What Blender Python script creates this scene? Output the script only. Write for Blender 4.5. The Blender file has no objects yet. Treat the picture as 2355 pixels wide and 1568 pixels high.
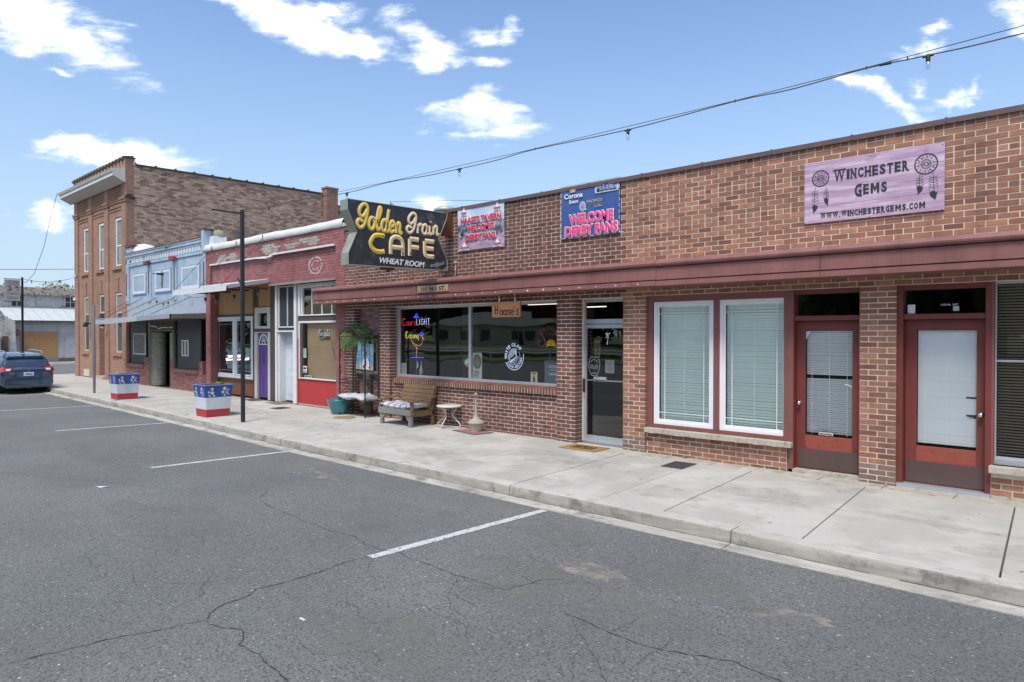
import bpy, bmesh, math, random
from mathutils import Vector, Matrix
random.seed(7)
S = bpy.context.scene
COL = S.collection
R = math.radians
# ------------------------------------------------------------------ camera
cam_d = bpy.data.cameras.new("camera"); cam = bpy.data.objects.new("camera", cam_d); COL.objects.link(cam)
cam_d.lens = 24; cam_d.sensor_width = 36; cam_d.clip_start = .05; cam_d.clip_end = 3000
CAM = Vector((0, -9.3, 1.86))
cam.location = CAM; cam.rotation_euler = (R(90 - .6), 0, R(42.4)); S.camera = cam
FWD = Vector((-.6743, .7385, 0)); RGT = Vector((.7385, .6743, 0))
# ------------------------------------------------------------------ world
SUN_EL, SUN_AZ = 60, 160            # azimuth measured clockwise from +Y
SKY_STRENGTH, SUN_STRENGTH, EXPOSURE = .118, 2.3, 0.78
W = bpy.data.worlds.new("World"); S.world = W; W.use_nodes = True
nt = W.node_tree; N = nt.nodes; LK = nt.links
N.clear()
def nd(t, **k):
    n = N.new(t)
    for a, b in k.items(): setattr(n, a, b)
    return n
def mth(op, a, b=None, c=None, clamp=False):
    n = N.new('ShaderNodeMath'); n.operation = op; n.use_clamp = clamp
    for i, v in enumerate((a, b, c)):
        if v is None: continue
        if isinstance(v, (int, float)): n.inputs[i].default_value = v
        else: LK.new(v, n.inputs[i])
    return n.outputs[0]
def vmth(op, a, b=None, out=0):
    n = N.new('ShaderNodeVectorMath'); n.operation = op
    for i, v in enumerate((a, b)):
        if v is None: continue
        if isinstance(v, (tuple, list, Vector)): n.inputs[i].default_value = tuple(v)
        else: LK.new(v, n.inputs[i])
    return n.outputs[out]
sky = nd('ShaderNodeTexSky', sky_type='NISHITA', sun_disc=False)
sky.sun_elevation = R(SUN_EL); sky.sun_rotation = R(SUN_AZ)
sky.altitude = 500; sky.air_density = 1.0; sky.dust_density = .6; sky.ozone_density = 1.2
tc = nd('ShaderNodeTexCoord'); D = tc.outputs['Generated']
dn = mth('MAXIMUM', vmth('DOT_PRODUCT', D, FWD, out=1), .02)
u0 = mth('DIVIDE', vmth('DOT_PRODUCT', D, RGT, out=1), dn)
v0 = mth('DIVIDE', vmth('DOT_PRODUCT', D, (0, 0, 1), out=1), dn)
cmb = nd('ShaderNodeCombineXYZ'); LK.new(u0, cmb.inputs[0]); LK.new(v0, cmb.inputs[1]); UV = cmb.outputs[0]
def noise(vec, scale, detail=6, rough=.55, dist=0, out=0):
    n = nd('ShaderNodeTexNoise'); LK.new(vec, n.inputs['Vector'])
    n.inputs['Scale'].default_value = scale; n.inputs['Detail'].default_value = detail
    n.inputs['Roughness'].default_value = rough; n.inputs['Distortion'].default_value = dist
    return n.outputs[out]
wob = vmth('SCALE', vmth('SUBTRACT', noise(UV, 7, 5, .6, 0, 1), (.5, .5, .5))); wob.node.inputs[3].default_value = .11
mp = nd('ShaderNodeMapping'); mp.inputs['Rotation'].default_value = (0, 0, R(22)); mp.inputs['Scale'].default_value = (.42, 1.5, 1)
LK.new(UV, mp.inputs[0])
UVW = vmth('ADD', UV, wob)
CLOUDS = [  # centre x, y, radii, angle (in the sky plane, units of 1/1570)
 (70, 20, 190, 78, 28, 1.2), (180, 85, 150, 44, 34, 1.), (150, 157, 34, 12, 5, .85), (240, 45, 60, 30, 20, .6), (60,110,40,14,20,.5),
 (600, 15, 190, 38, 14, 1.5), (720, 62, 190, 46, 16, 1.6), (820, 92, 100, 36, 12, 1.5), (755, 8, 80, 18, 6, .8),
 (985, 82, 82, 38, 25, 1.1), (1110, 62, 52, 26, 0, .85), (1160, 66, 34, 24, 0, .85), (1115, 130, 60, 20, 0, .9), (1000, 128, 34, 32, 60, .9),
 (1105, 282, 112, 38, 4, 1.2), (1095, 248, 46, 34, 0, 1.), (300, 356, 165, 32, 4, 1.1), (170, 322, 80, 22, 8, .95), (235, 375, 60, 24, 0, .9),
 (125, 492, 62, 28, 0, 1.05), (980, 482, 52, 26, 0, 1.1), (1000, 250, 26, 12, 0, .5),
 (1970, 200, 44, 22, 30, .85), (2050, 234, 66, 22, 18, .9), (2090, 200, 20, 20, 60, .6), (2175, 220, 80, 14, -4, .75), (2245, 208, 20, 9, -30, .6),
 (2325, 45, 48, 30, 20, .9), (2150, 74, 40, 12, -18, .7), (2120, 108, 70, 10, -10, .45), (2345,86,24,14,0,.5), (925, 60, 40, 20, 40, .5), (5, 690, 40,14,0,.5), (0, 470, 30, 12, 0, .4)]
acc = None
for cx, cy, rx, ry, an, dens in CLOUDS:
    c = ((cx - 1177) / 1569.5, (767 - cy) / 1569.5, 0); a = -R(an)
    d = vmth('SUBTRACT', UVW, c)
    p = vmth('DOT_PRODUCT', d, (math.cos(a) / rx * 1569.5, math.sin(a) / rx * 1569.5, 0), out=1)
    q = vmth('DOT_PRODUCT', d, (-math.sin(a) / ry * 1569.5, math.cos(a) / ry * 1569.5, 0), out=1)
    l = mth('SQRT', mth('ADD', mth('MULTIPLY', p, p), mth('MULTIPLY', q, q)))
    m = mth('MULTIPLY', mth('SUBTRACT', 1.15, l), dens)
    acc = m if acc is None else mth('MAXIMUM', acc, m)
nz = noise(mp.outputs[0], 16, 9, .62, .4)
fine = noise(mp.outputs[0], 46, 6, .6, .2)
val = mth('ADD', acc, mth('ADD', mth('MULTIPLY', mth('SUBTRACT', nz, .5), 2.7), mth('MULTIPLY', mth('SUBTRACT', fine, .5), 1.1)))
ss = nd('ShaderNodeMapRange', interpolation_type='SMOOTHSTEP'); LK.new(val, ss.inputs[0])
ss.inputs[1].default_value = -.16; ss.inputs[2].default_value = 1.3
near = ss.outputs[0]
# the rest of the sky: the same kind of scattered cloud
dz = mth('MAXIMUM', vmth('DOT_PRODUCT', D, (0, 0, 1), out=1), .04)
dv = nd('ShaderNodeVectorMath', operation='DIVIDE'); LK.new(D, dv.inputs[0])
c3 = nd('ShaderNodeCombineXYZ')
for i in range(3): LK.new(mth('ADD', dz, .15), c3.inputs[i])
LK.new(c3.outputs[0], dv.inputs[1])
gen = noise(dv.outputs[0], 1.1, 9, .6, .3)
gs = nd('ShaderNodeMapRange', interpolation_type='SMOOTHSTEP'); LK.new(gen, gs.inputs[0])
gs.inputs[1].default_value = .5; gs.inputs[2].default_value = .64
def smooth(v, a, b):
    n = nd('ShaderNodeMapRange', interpolation_type='SMOOTHSTEP'); LK.new(v, n.inputs[0])
    n.inputs[1].default_value = a; n.inputs[2].default_value = b; return n.outputs[0]
out = mth('MAXIMUM', smooth(mth('ABSOLUTE', u0), .85, 1.25), smooth(v0, .58, .85))
out = mth('MAXIMUM', out, smooth(mth('MULTIPLY', dn, -1), -.25, -.1))
mask = mth('MAXIMUM', near, mth('MULTIPLY', gs.outputs[0], out))
# pale band towards the horizon
hz = nd('ShaderNodeMapRange', interpolation_type='SMOOTHSTEP'); LK.new(vmth('DOT_PRODUCT', D, (0, 0, 1), out=1), hz.inputs[0])
hz.inputs[1].default_value = .46; hz.inputs[2].default_value = -.04; hz.inputs[3].default_value = 0; hz.inputs[4].default_value = .86
tint = nd('ShaderNodeMix', data_type='RGBA', blend_type='MULTIPLY'); tint.inputs[0].default_value = 1
LK.new(sky.outputs[0], tint.inputs[6]); tint.inputs[7].default_value = (.99, 1.04, 1.10, 1)
m1 = nd('ShaderNodeMix', data_type='RGBA'); LK.new(hz.outputs[0], m1.inputs[0]); LK.new(tint.outputs[2], m1.inputs[6])
m1.inputs[7].default_value = (2.5, 3.2, 3.95, 1)
shade = nd('ShaderNodeMix', data_type='RGBA'); LK.new(smooth(nz, .35, .62), shade.inputs[0])
shade.inputs[6].default_value = (7.0, 7.3, 7.7, 1); shade.inputs[7].default_value = (8.8, 8.8, 8.7, 1)
m2 = nd('ShaderNodeMix', data_type='RGBA'); LK.new(mask, m2.inputs[0]); LK.new(m1.outputs[2], m2.inputs[6]); LK.new(shade.outputs[2], m2.inputs[7])
bg = nd('ShaderNodeBackground'); bg.inputs[1].default_value = SKY_STRENGTH; LK.new(m2.outputs[2], bg.inputs[0])
wo = nd('ShaderNodeOutputWorld'); LK.new(bg.outputs[0], wo.inputs[0])
# ------------------------------------------------------------------ sun behind thin cloud
sd = bpy.data.lights.new("sun", 'SUN'); sd.energy = SUN_STRENGTH; sd.angle = R(18); sd.color = (1, .93, .82)
sun = bpy.data.objects.new("sun", sd); COL.objects.link(sun)
sv = Vector((math.sin(R(SUN_AZ)) * math.cos(R(SUN_EL)), math.cos(R(SUN_AZ)) * math.cos(R(SUN_EL)), math.sin(R(SUN_EL))))
sun.rotation_euler = sv.to_track_quat('Z', 'Y').to_euler(); sun.location = (0, -20, 30)
S.view_settings.view_transform = 'Standard'; S.view_settings.look = 'None'
S.view_settings.exposure = EXPOSURE; S.view_settings.gamma = 1; S.view_settings.use_curve_mapping = False
S.render.engine = 'CYCLES'; S.cycles.max_bounces = 6; S.cycles.transparent_max_bounces = 12
# ------------------------------------------------------------------ materials
def mat(name, col, rough=.75, metal=0., var=.12, vs=3., col2=None, tone=None, bump=0., bs=60., stretch=None, spec=.5, speck=None, dirt=None, coat=0, emit=None, streak=0):
    """var/vs: large soft colour variation; tone=(colA,colB): per-piece colour from the 'tone' attribute; speck=(col,scale,amount)"""
    m = bpy.data.materials.new(name); m.use_nodes = True; t = m.node_tree; n = t.nodes; l = t.links
    b = n['Principled BSDF']; b.inputs['Roughness'].default_value = rough; b.inputs['Metallic'].default_value = metal
    b.inputs['Specular IOR Level'].default_value = spec; b.inputs['Coat Weight'].default_value = coat
    g = n.new('ShaderNodeNewGeometry'); pos = g.outputs['Position']
    if stretch:
        mpp = n.new('ShaderNodeMapping'); mpp.inputs['Scale'].default_value = stretch; l.new(pos, mpp.inputs[0]); pos2 = mpp.outputs[0]
    else: pos2 = pos
    def nz_(v, s, d=5, r=.6):
        k = n.new('ShaderNodeTexNoise'); l.new(v, k.inputs['Vector']); k.inputs['Scale'].default_value = s; k.inputs['Detail'].default_value = d; k.inputs['Roughness'].default_value = r
        return k.outputs[0]
    def mix(f, a, c, mode='MIX'):
        k = n.new('ShaderNodeMix'); k.data_type = 'RGBA'; k.blend_type = mode
        for i, v in ((0, f), (6, a), (7, c)):
            if isinstance(v, (int, float)): k.inputs[i].default_value = v
            elif isinstance(v, tuple): k.inputs[i].default_value = (*v[:3], 1)
            else: l.new(v, k.inputs[i])
        return k.outputs[2]
    def ramp(v, a, c):
        k = n.new('ShaderNodeMapRange'); k.interpolation_type = 'SMOOTHSTEP'; l.new(v, k.inputs[0]); k.inputs[1].default_value = a; k.inputs[2].default_value = c
        return k.outputs[0]
    if tone:
        at = n.new('ShaderNodeAttribute'); at.attribute_name = 'tone'
        cur = mix(at.outputs['Fac'], tone[0], tone[1])
    else: cur = tuple(col)
    if col2 is not None: cur = mix(ramp(nz_(pos2, vs, 6), .42, .62), cur, tuple(col2))
    if var:
        f = n.new('ShaderNodeMapRange'); l.new(nz_(pos2, vs * 1.7, 6), f.inputs[0]); f.inputs[1].default_value = .25; f.inputs[2].default_value = .75
        f.inputs[3].default_value = 1 - var; f.inputs[4].default_value = 1 + var
        k = n.new('ShaderNodeVectorMath'); k.operation = 'SCALE'
        if isinstance(cur, tuple): k.inputs[0].default_value = cur[:3]
        else: l.new(cur, k.inputs[0])
        l.new(f.outputs[0], k.inputs[3]); cur = k.outputs[0]
    if speck:
        cur = mix(ramp(nz_(pos, speck[1], 2), 1 - speck[2] - .06, 1 - speck[2]), cur, speck[0])
    if dirt:   # (colour, scale, lo, hi)
        cur = mix(ramp(nz_(pos, dirt[1], 8, .68), dirt[2], dirt[3]), cur, dirt[0])
    if streak:   # rain streaks and broad uneven weathering
        ms = n.new('ShaderNodeMapping'); ms.inputs['Scale'].default_value = (3.2, 3.2, .28); l.new(pos, ms.inputs[0])
        f1 = n.new('ShaderNodeMapRange'); l.new(nz_(ms.outputs[0], 1.3, 7, .62), f1.inputs[0]); f1.inputs[1].default_value = .46; f1.inputs[2].default_value = .70; f1.inputs[3].default_value = 1; f1.inputs[4].default_value = 1 - streak
        f2 = n.new('ShaderNodeMapRange'); l.new(nz_(pos, .38, 4, .6), f2.inputs[0]); f2.inputs[1].default_value = .3; f2.inputs[2].default_value = .7; f2.inputs[3].default_value = 1 - streak * .5; f2.inputs[4].default_value = 1 + streak * .5
        mu_ = n.new('ShaderNodeMath'); mu_.operation = 'MULTIPLY'; l.new(f1.outputs[0], mu_.inputs[0]); l.new(f2.outputs[0], mu_.inputs[1])
        k = n.new('ShaderNodeVectorMath'); k.operation = 'SCALE'; l.new(mu_.outputs[0], k.inputs[3])
        if isinstance(cur, tuple): k.inputs[0].default_value = cur[:3]
        else: l.new(cur, k.inputs[0])
        cur = k.outputs[0]
    if isinstance(cur, tuple): b.inputs['Base Color'].default_value = (*cur[:3], 1)
    else: l.new(cur, b.inputs['Base Color'])
    if bump:
        bp = n.new('ShaderNodeBump'); bp.inputs['Strength'].default_value = bump; bp.inputs['Distance'].default_value = .01
        l.new(nz_(pos2, bs, 4), bp.inputs['Height']); l.new(bp.outputs[0], b.inputs['Normal'])
    if emit:
        b.inputs['Emission Color'].default_value = (*emit[0], 1); b.inputs['Emission Strength'].default_value = emit[1]
    return m
def glass_mat(name, tintc=(1, 1, 1), refl=1.0, rough=.01):
    m = bpy.data.materials.new(name); m.use_nodes = True; t = m.node_tree; n = t.nodes; l = t.links; n.clear()
    o = n.new('ShaderNodeOutputMaterial'); mx = n.new('ShaderNodeMixShader'); tr = n.new('ShaderNodeBsdfTransparent'); gl = n.new('ShaderNodeBsdfGlossy')
    tr.inputs[0].default_value = (*tintc, 1); gl.inputs['Roughness'].default_value = rough
    fr = n.new('ShaderNodeFresnel'); fr.inputs[0].default_value = 1.52
    mu = n.new('ShaderNodeMath'); mu.operation = 'MULTIPLY'; mu.use_clamp = True; mu.inputs[1].default_value = 1.9 * refl
    gb = n.new('ShaderNodeNewGeometry'); iv = n.new('ShaderNodeMath'); iv.operation = 'SUBTRACT'; iv.inputs[0].default_value = 1; l.new(gb.outputs['Backfacing'], iv.inputs[1]); m2_ = n.new('ShaderNodeMath'); m2_.operation = 'MULTIPLY'; l.new(fr.outputs[0], mu.inputs[0]); l.new(mu.outputs[0], m2_.inputs[0]); l.new(iv.outputs[0], m2_.inputs[1]); l.new(m2_.outputs[0], mx.inputs[0]); l.new(tr.outputs[0], mx.inputs[1]); l.new(gl.outputs[0], mx.inputs[2]); l.new(mx.outputs[0], o.inputs[0])
    # slight waviness of old panes
    g = n.new('ShaderNodeNewGeometry'); k = n.new('ShaderNodeTexNoise'); l.new(g.outputs['Position'], k.inputs['Vector']); k.inputs['Scale'].default_value = 1.3; k.inputs['Detail'].default_value = 1
    bp = n.new('ShaderNodeBump'); bp.inputs['Strength'].default_value = .12; bp.inputs['Distance'].default_value = .02; l.new(k.outputs[0], bp.inputs['Height']); l.new(bp.outputs[0], gl.inputs['Normal'])
    return m
# ------------------------------------------------------------------ mesh builder
ORG = {}
def org(o):
    return ORG.get(o.name, Vector((0, 0, 0))) if o else Vector((0, 0, 0))
class MB:
    def __init__(s): s.v = []; s.f = []; s.m = []; s.t = []; s.sm = []
    def add(s, vs, fs, m=0, tone=None, smooth=False):
        o = len(s.v); s.v += [tuple(p) for p in vs]
        for f in fs: s.f.append(tuple(i + o for i in f)); s.m.append(m); s.t.append(.5 if tone is None else tone); s.sm.append(smooth)
        return s
    def box(s, x0, x1, y0, y1, z0, z1, m=0, tone=None):
        if x0 > x1: x0, x1 = x1, x0
        if y0 > y1: y0, y1 = y1, y0
        if z0 > z1: z0, z1 = z1, z0
        return s.add([(x0, y0, z0), (x1, y0, z0), (x1, y1, z0), (x0, y1, z0), (x0, y0, z1), (x1, y0, z1), (x1, y1, z1), (x0, y1, z1)],
              [(3, 2, 1, 0), (4, 5, 6, 7), (0, 1, 5, 4), (1, 2, 6, 5), (2, 3, 7, 6), (3, 0, 4, 7)], m, tone)
    def hexa(s, a, b, m=0, tone=None):   # two quads, bottom and top loops
        return s.add(list(a) + list(b), [(3, 2, 1, 0), (4, 5, 6, 7), (0, 1, 5, 4), (1, 2, 6, 5), (2, 3, 7, 6), (3, 0, 4, 7)], m, tone)
    def poly(s, pts, m=0, tone=None): return s.add(pts, [tuple(range(len(pts)))], m, tone)
    def prism(s, pts, d, m=0, m2=None, tone=None):   # pts: 3D loop, d: extrusion vector
        n = len(pts); d = Vector(d); a = [Vector(p) for p in pts]; b = [p + d for p in a]
        s.add(a, [tuple(range(n))], m, tone); s.add(b, [tuple(reversed(range(n)))], m, tone)
        s.add(a + b, [(i, i + n, (i + 1) % n + n, (i + 1) % n) for i in range(n)], m if m2 is None else m2, tone); return s
    def tube(s, path, r, n=8, m=0, caps=True, flat=None, tone=None):
        P = [Vector(p) for p in path]; k = len(P)
        rr = r if isinstance(r, (list, tuple)) else [r] * k
        vs = []; up = Vector((0, 0, 1)) if flat is None else Vector(flat)
        for i, p in enumerate(P):
            t = (P[min(i + 1, k - 1)] - P[max(i - 1, 0)])
            if t.length < 1e-9: t = Vector((0, 0, 1))
            t.normalize(); a = t.cross(up)
            if a.length < 1e-3: a = t.cross(Vector((1, 0, 0)))
            a.normalize(); b = t.cross(a).normalized()
            kb = .13 if flat is not None else 1
            for j in range(n):
                th = 2 * math.pi * j / n; vs.append(p + a * math.cos(th) * rr[i] + b * math.sin(th) * rr[i] * kb)
        fs = [(i * n + j, i * n + (j + 1) % n, (i + 1) * n + (j + 1) % n, (i + 1) * n + j) for i in range(k - 1) for j in range(n)]
        s.add(vs, fs, m, tone, smooth=n > 5)
        if caps: s.add(vs[:n], [tuple(reversed(range(n)))], m, tone); s.add(vs[-n:], [tuple(range(n))], m, tone)
        return s
    def lathe(s, c, prof, n=24, m=0, tone=None, caps=True):
        c = Vector(c); vs = []
        for r, z in prof:
            for j in range(n):
                th = 2 * math.pi * j / n; vs.append(c + Vector((r * math.cos(th), r * math.sin(th), z)))
        fs = [(i * n + j, i * n + (j + 1) % n, (i + 1) * n + (j + 1) % n, (i + 1) * n + j) for i in range(len(prof) - 1) for j in range(n)]
        s.add(vs, fs, m, tone, smooth=True)
        if caps: s.add(vs[:n], [tuple(reversed(range(n)))], m, tone); s.add(vs[-n:], [tuple(range(n))], m, tone)
        return s
    def grid(s, fn, nu, nv, m=0, smooth=True):
        vs = [fn(i / nu, j / nv) for j in range(nv + 1) for i in range(nu + 1)]
        return s.add(vs, [(j * (nu + 1) + i, j * (nu + 1) + i + 1, (j + 1) * (nu + 1) + i + 1, (j + 1) * (nu + 1) + i) for j in range(nv) for i in range(nu)], m, None, smooth)
    def mesh(s, name, mats, o=Vector((0, 0, 0))):
        me = bpy.data.meshes.new(name); me.from_pydata([tuple(Vector(p) - o) for p in s.v], [], s.f)
        if not isinstance(mats, (list, tuple)): mats = [mats]
        for x in mats: me.materials.append(x)
        me.polygons.foreach_set('material_index', s.m); me.polygons.foreach_set('use_smooth', s.sm)
        a = me.attributes.new('tone', 'FLOAT', 'FACE'); a.data.foreach_set('value', [float(x) for x in s.t])
        me.update(); return me
    def build(s, name, mats, parent=None, bevel=0, label=None, kind=None, loc=None):
        o0 = org(parent) if parent else (Vector(loc) if loc is not None else Vector((0, 0, 0)))
        o = bpy.data.objects.new(name, s.mesh(name, mats, o0)); COL.objects.link(o); ORG[o.name] = o0
        if parent: o.parent = parent
        else: o.location = o0
        if bevel:
            bv = o.modifiers.new('bevel', 'BEVEL'); bv.width = bevel; bv.segments = 2; bv.limit_method = 'ANGLE'
        if label: o['label'] = label
        if kind: o['kind'] = kind
        return o
def tag(o, label, cat, group=None):
    o['label'] = label; o['category'] = cat
    if group: o['group'] = group
    return o
def thing(name, loc, label, cat, group=None):
    o = bpy.data.objects.new(name, None); COL.objects.link(o); o.location = loc; o.empty_display_size = .1
    ORG[o.name] = Vector(loc); return tag(o, label, cat, group)
def struct(o): o['kind'] = 'structure'; return o
def copy_tree(o, shift, label=None):
    def cp(a, par):
        c = a.copy(); COL.objects.link(c)
        if par: c.parent = par
        ORG[c.name] = org(a) + shift
        for ch in [x for x in bpy.data.objects if x.parent == a]: cp(ch, c)
        return c
    r = cp(o, None); r.location = o.location + shift
    if label: r['label'] = label
    return r
# lettering -----------------------------------------------------------------------
PL = {'F': (Vector((1, 0, 0)), Vector((0, 0, 1)), Vector((0, -1, 0))),      # reads from the street
      'S': (Vector((0, 1, 0)), Vector((0, 0, 1)), Vector((1, 0, 0))),       # faces +X
      'G': (Vector((1, 0, 0)), Vector((0, 1, 0)), Vector((0, 0, 1)))}       # on the ground
def glyphs(body, bold=0., shear=0., depth=.02):
    cu = bpy.data.curves.new('lettering', 'FONT'); cu.body = body; cu.size = 1; cu.offset = bold; cu.shear = shear; cu.extrude = depth; cu.resolution_u = 3
    ob = bpy.data.objects.new('lettering', cu); COL.objects.link(ob)
    bpy.context.view_layer.update()
    me = bpy.data.meshes.new_from_object(ob.evaluated_get(bpy.context.evaluated_depsgraph_get()))
    vs = [v.co.copy() for v in me.vertices]; fs = [tuple(p.vertices) for p in me.polygons]
    bpy.data.objects.remove(ob); bpy.data.curves.remove(cu); bpy.data.meshes.remove(me)
    return vs, fs
def letter(mb, body, plane, c, w, h, bold=0., shear=0., m=0, depth=.004, rot=0, slope=0):
    """fit `body` into a w x h box centred at world point c on a plane"""
    U, V, Nn = PL[plane] if isinstance(plane, str) else plane
    vs, fs = glyphs(body, bold, shear)
    if not vs: return
    x0 = min(v.x for v in vs); x1 = max(v.x for v in vs); y0 = min(v.y for v in vs); y1 = max(v.y for v in vs)
    c = Vector(c); out = []; par = list(range(len(vs)))
    def find(i):
        while par[i] != i: par[i] = par[par[i]]; i = par[i]
        return i
    for f in fs:
        for q in f[1:]: par[find(q)] = find(f[0])
    for q, v in enumerate(vs):
        if (v.x - x0) < 0: pass
    cx_ = {}
    for q, v in enumerate(vs): cx_.setdefault(find(q), []).append(v.x)
    isl = {k_: int(sum(l_) / len(l_) / max((x1 - x0) / max(len(body), 1), 1e-6)) for k_, l_ in cx_.items()}
    for q, v in enumerate(vs):
        lift_ = .0007 * (isl[find(q)] % 3)
        a = ((v.x - x0) / max(x1 - x0, 1e-6) - .5) * w; b = ((v.y - y0) / max(y1 - y0, 1e-6) - .5) * h + slope * a
        if rot: a, b = a * math.cos(rot) - b * math.sin(rot), a * math.sin(rot) + b * math.cos(rot)
        out.append(c + U * a + V * b + Nn * (depth + lift_ if v.z > 0 else -.001))
    mb.add(out, fs, m)
def smoothpath(p, k=5):
    if len(p) < 3: return p
    o = []
    for i in range(len(p) - 1):
        a = p[max(i - 1, 0)]; b = p[i]; c = p[i + 1]; d = p[min(i + 2, len(p) - 1)]
        for j in range(k):
            t = j / k
            o.append(tuple(.5 * ((2 * b[q]) + (-a[q] + c[q]) * t + (2 * a[q] - 5 * b[q] + 4 * c[q] - d[q]) * t * t + (-a[q] + 3 * b[q] - 3 * c[q] + d[q]) * t ** 3) for q in range(2)))
    o.append(p[-1]); return o
def strokes(mb, paths, plane, c, w, h, r, m=0, lift=0., sm=True, slope=0, flat=True):
    """paths in a unit box (0..1) -> ribbons of half width r; c is the lower left corner"""
    U, V, Nn = PL[plane]; c = Vector(c)
    for p in paths:
        q = smoothpath(p) if sm and len(p) > 2 else p
        P = [c + U * (a * w) + V * (b * h + slope * a * w) + Nn * lift for a, b in q]
        mb.tube(P, r, 6, m, flat=Nn if flat else None)
def arc(cx, cy, rx, ry, a0, a1, n=14): return [(cx + rx * math.cos(R(a0 + (a1 - a0) * i / n)), cy + ry * math.sin(R(a0 + (a1 - a0) * i / n))) for i in range(n + 1)]
def disc(mb, plane, c, rx, ry=None, m=0, n=20, lift=0):
    U, V, Nn = PL[plane]; ry = ry or rx; c = Vector(c)
    mb.poly([c + U * rx * math.cos(2 * math.pi * i / n) + V * ry * math.sin(2 * math.pi * i / n) + Nn * lift for i in range(n)], m)
def flat(mb, plane, c, pts, m=0, lift=0):
    U, V, Nn = PL[plane]; c = Vector(c); mb.poly([c + U * a + V * b + Nn * lift for a, b in pts], m)
def star(mb, plane, c, r, m=0, lift=.002, rot=0, slope=(0, 0)):
    U, V, Nn = PL[plane] if isinstance(plane, str) else plane; c = Vector(c); P = []
    for i in range(10):
        rr = r if i % 2 == 0 else r * .42; t = math.pi / 2 + i * math.pi / 5 + rot
        P.append(c + U * rr * math.cos(t) + V * rr * math.sin(t) + Nn * lift)
    cc = c + Nn * lift
    mb.add([cc] + P, [(0, i + 1, (i + 1) % 10 + 1) for i in range(10)], m)
# ================================================================== materials in use
m_asphalt = mat('asphalt', (.160, .166, .166), .88, var=.17, vs=.33, col2=(.182, .180, .170), bump=1., bs=110, speck=((.50, .50, .49), 38, .275), dirt=((.058, .060, .064), 55, .45, .66))
m_crack = mat('crack', (.035, .034, .034), .95, var=.3, vs=30)
m_stain = mat('dried_mud', (.16, .145, .125), .9, var=.2, vs=8, col2=(.12, .115, .108), bump=.4, bs=90)
m_conc = mat('concrete', (.42, .41, .38), .88, var=.09, vs=1.1, col2=(.47, .455, .42), bump=.3, bs=90, dirt=((.29, .272, .235), 1.9, .50, .76), tone=((.365, .355, .325), (.43, .415, .38)))
m_conc_old = mat('old_concrete', (.36, .34, .28), .9, var=.16, vs=3, col2=(.43, .41, .36), bump=.4, bs=60, dirt=((.19, .175, .14), 5, .52, .7))
m_curb = mat('curb_concrete', (.42, .408, .365), .9, var=.13, vs=1.8, col2=(.48, .46, .415), bump=.5, bs=70, dirt=((.24, .235, .215), 3.4, .52, .72))
m_gut = mat('gutter_concrete', (.36, .345, .30), .92, var=.2, vs=2.2, col2=(.46, .44, .385), bump=.5, bs=60, dirt=((.17, .165, .15), 3, .50, .70), stretch=(.5, 3, 3))
m_face = mat('shaded_grimy_curb_face', (.30, .29, .255), .92, var=.2, vs=2.5, col2=(.37, .355, .31), bump=.5, bs=60, dirt=((.16, .155, .14), 4, .48, .70), stretch=(.6, 3, 5))  # shade of the upright curb face painted into the base colour, plus grime
m_joint = mat('joint_dirt', (.085, .078, .068), .95, var=.3, vs=20)
m_paint = mat('road_paint', (.52, .53, .53), .8, var=.08, vs=12, dirt=((.16, .16, .16), 34, .50, .64), bump=.3, bs=80)
m_dirt = mat('gravel', (.20, .17, .13), .95, var=.25, vs=2, col2=(.13, .15, .07), bump=.6, bs=20)
m_grass = mat('lawn', (.11, .17, .05), .95, var=.3, vs=1.5, col2=(.14, .14, .06), bump=.6, bs=30)
m_mortar = mat('mortar', (.72, .64, .55), .92, streak=.22, var=.10, vs=2.2, dirt=((.42, .35, .29), 3, .60, .80), bump=.4, bs=60)
m_brick_L = mat('tavern_brick', (.2, .07, .05), .88, streak=.25, var=.16, vs=6, tone=((.115, .050, .039), (.205, .088, .064)), bump=.5, bs=110, dirt=((.085, .042, .034), 30, .60, .78))
m_brick_R = mat('shop_brick', (.3, .12, .08), .88, streak=.22, var=.16, vs=6, tone=((.20, .088, .058), (.44, .212, .128)), bump=.5, bs=110, dirt=((.12, .06, .045), 30, .60, .78))
m_canopy = mat('canopy_metal', (.245, .108, .100), .55, streak=.2, var=.10, vs=1.1, dirt=((.19, .078, .068), 4, .52, .76), spec=.3)
m_coping = mat('brown_coping', (.13, .085, .08), .45, var=.12, vs=3)
m_redwood = mat('red_painted_wood', (.155, .033, .026), .55, var=.14, vs=2.5, dirt=((.10, .022, .018), 6, .58, .75))
m_redworn = mat('worn_red_paint', (.27, .06, .04), .7, var=.18, vs=5, stretch=(1, 1, 6), dirt=((.12, .028, .022), 9, .55, .7))
m_frame_red = mat('dusty_red_frame', (.20, .072, .064), .6, var=.10, vs=2)
m_kick = mat('brown_kick_plate', (.105, .068, .062), .42, metal=.2, var=.12, vs=2, bump=.2, bs=40)
m_alu = mat('aluminium', (.50, .53, .58), .38, metal=.55, var=.06, vs=4)
m_white = mat('white_vinyl', (.74, .74, .76), .45, var=.04, vs=3)
m_whitepaint = mat('white_painted_wood', (.66, .67, .68), .65, var=.07, vs=4, dirt=((.40, .39, .37), 9, .60, .74))
m_blind = mat('teal_tinted_blind', (.86, .93, .90), .55, var=.05, vs=1)
m_blind2 = mat('white_mini_blind', (.78, .82, .84), .5, var=.06, vs=1)
m_blind3 = mat('bronze_blind', (.26, .23, .17), .5, var=.1, vs=1)
m_glass = glass_mat('window_glass', (1, 1, 1), 1.45)
m_glass_soft = glass_mat('door_glass', (.97, .98, .98), .45)
m_glass_teal = glass_mat('tinted_glass', (.96, .99, .985), .6)
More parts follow.
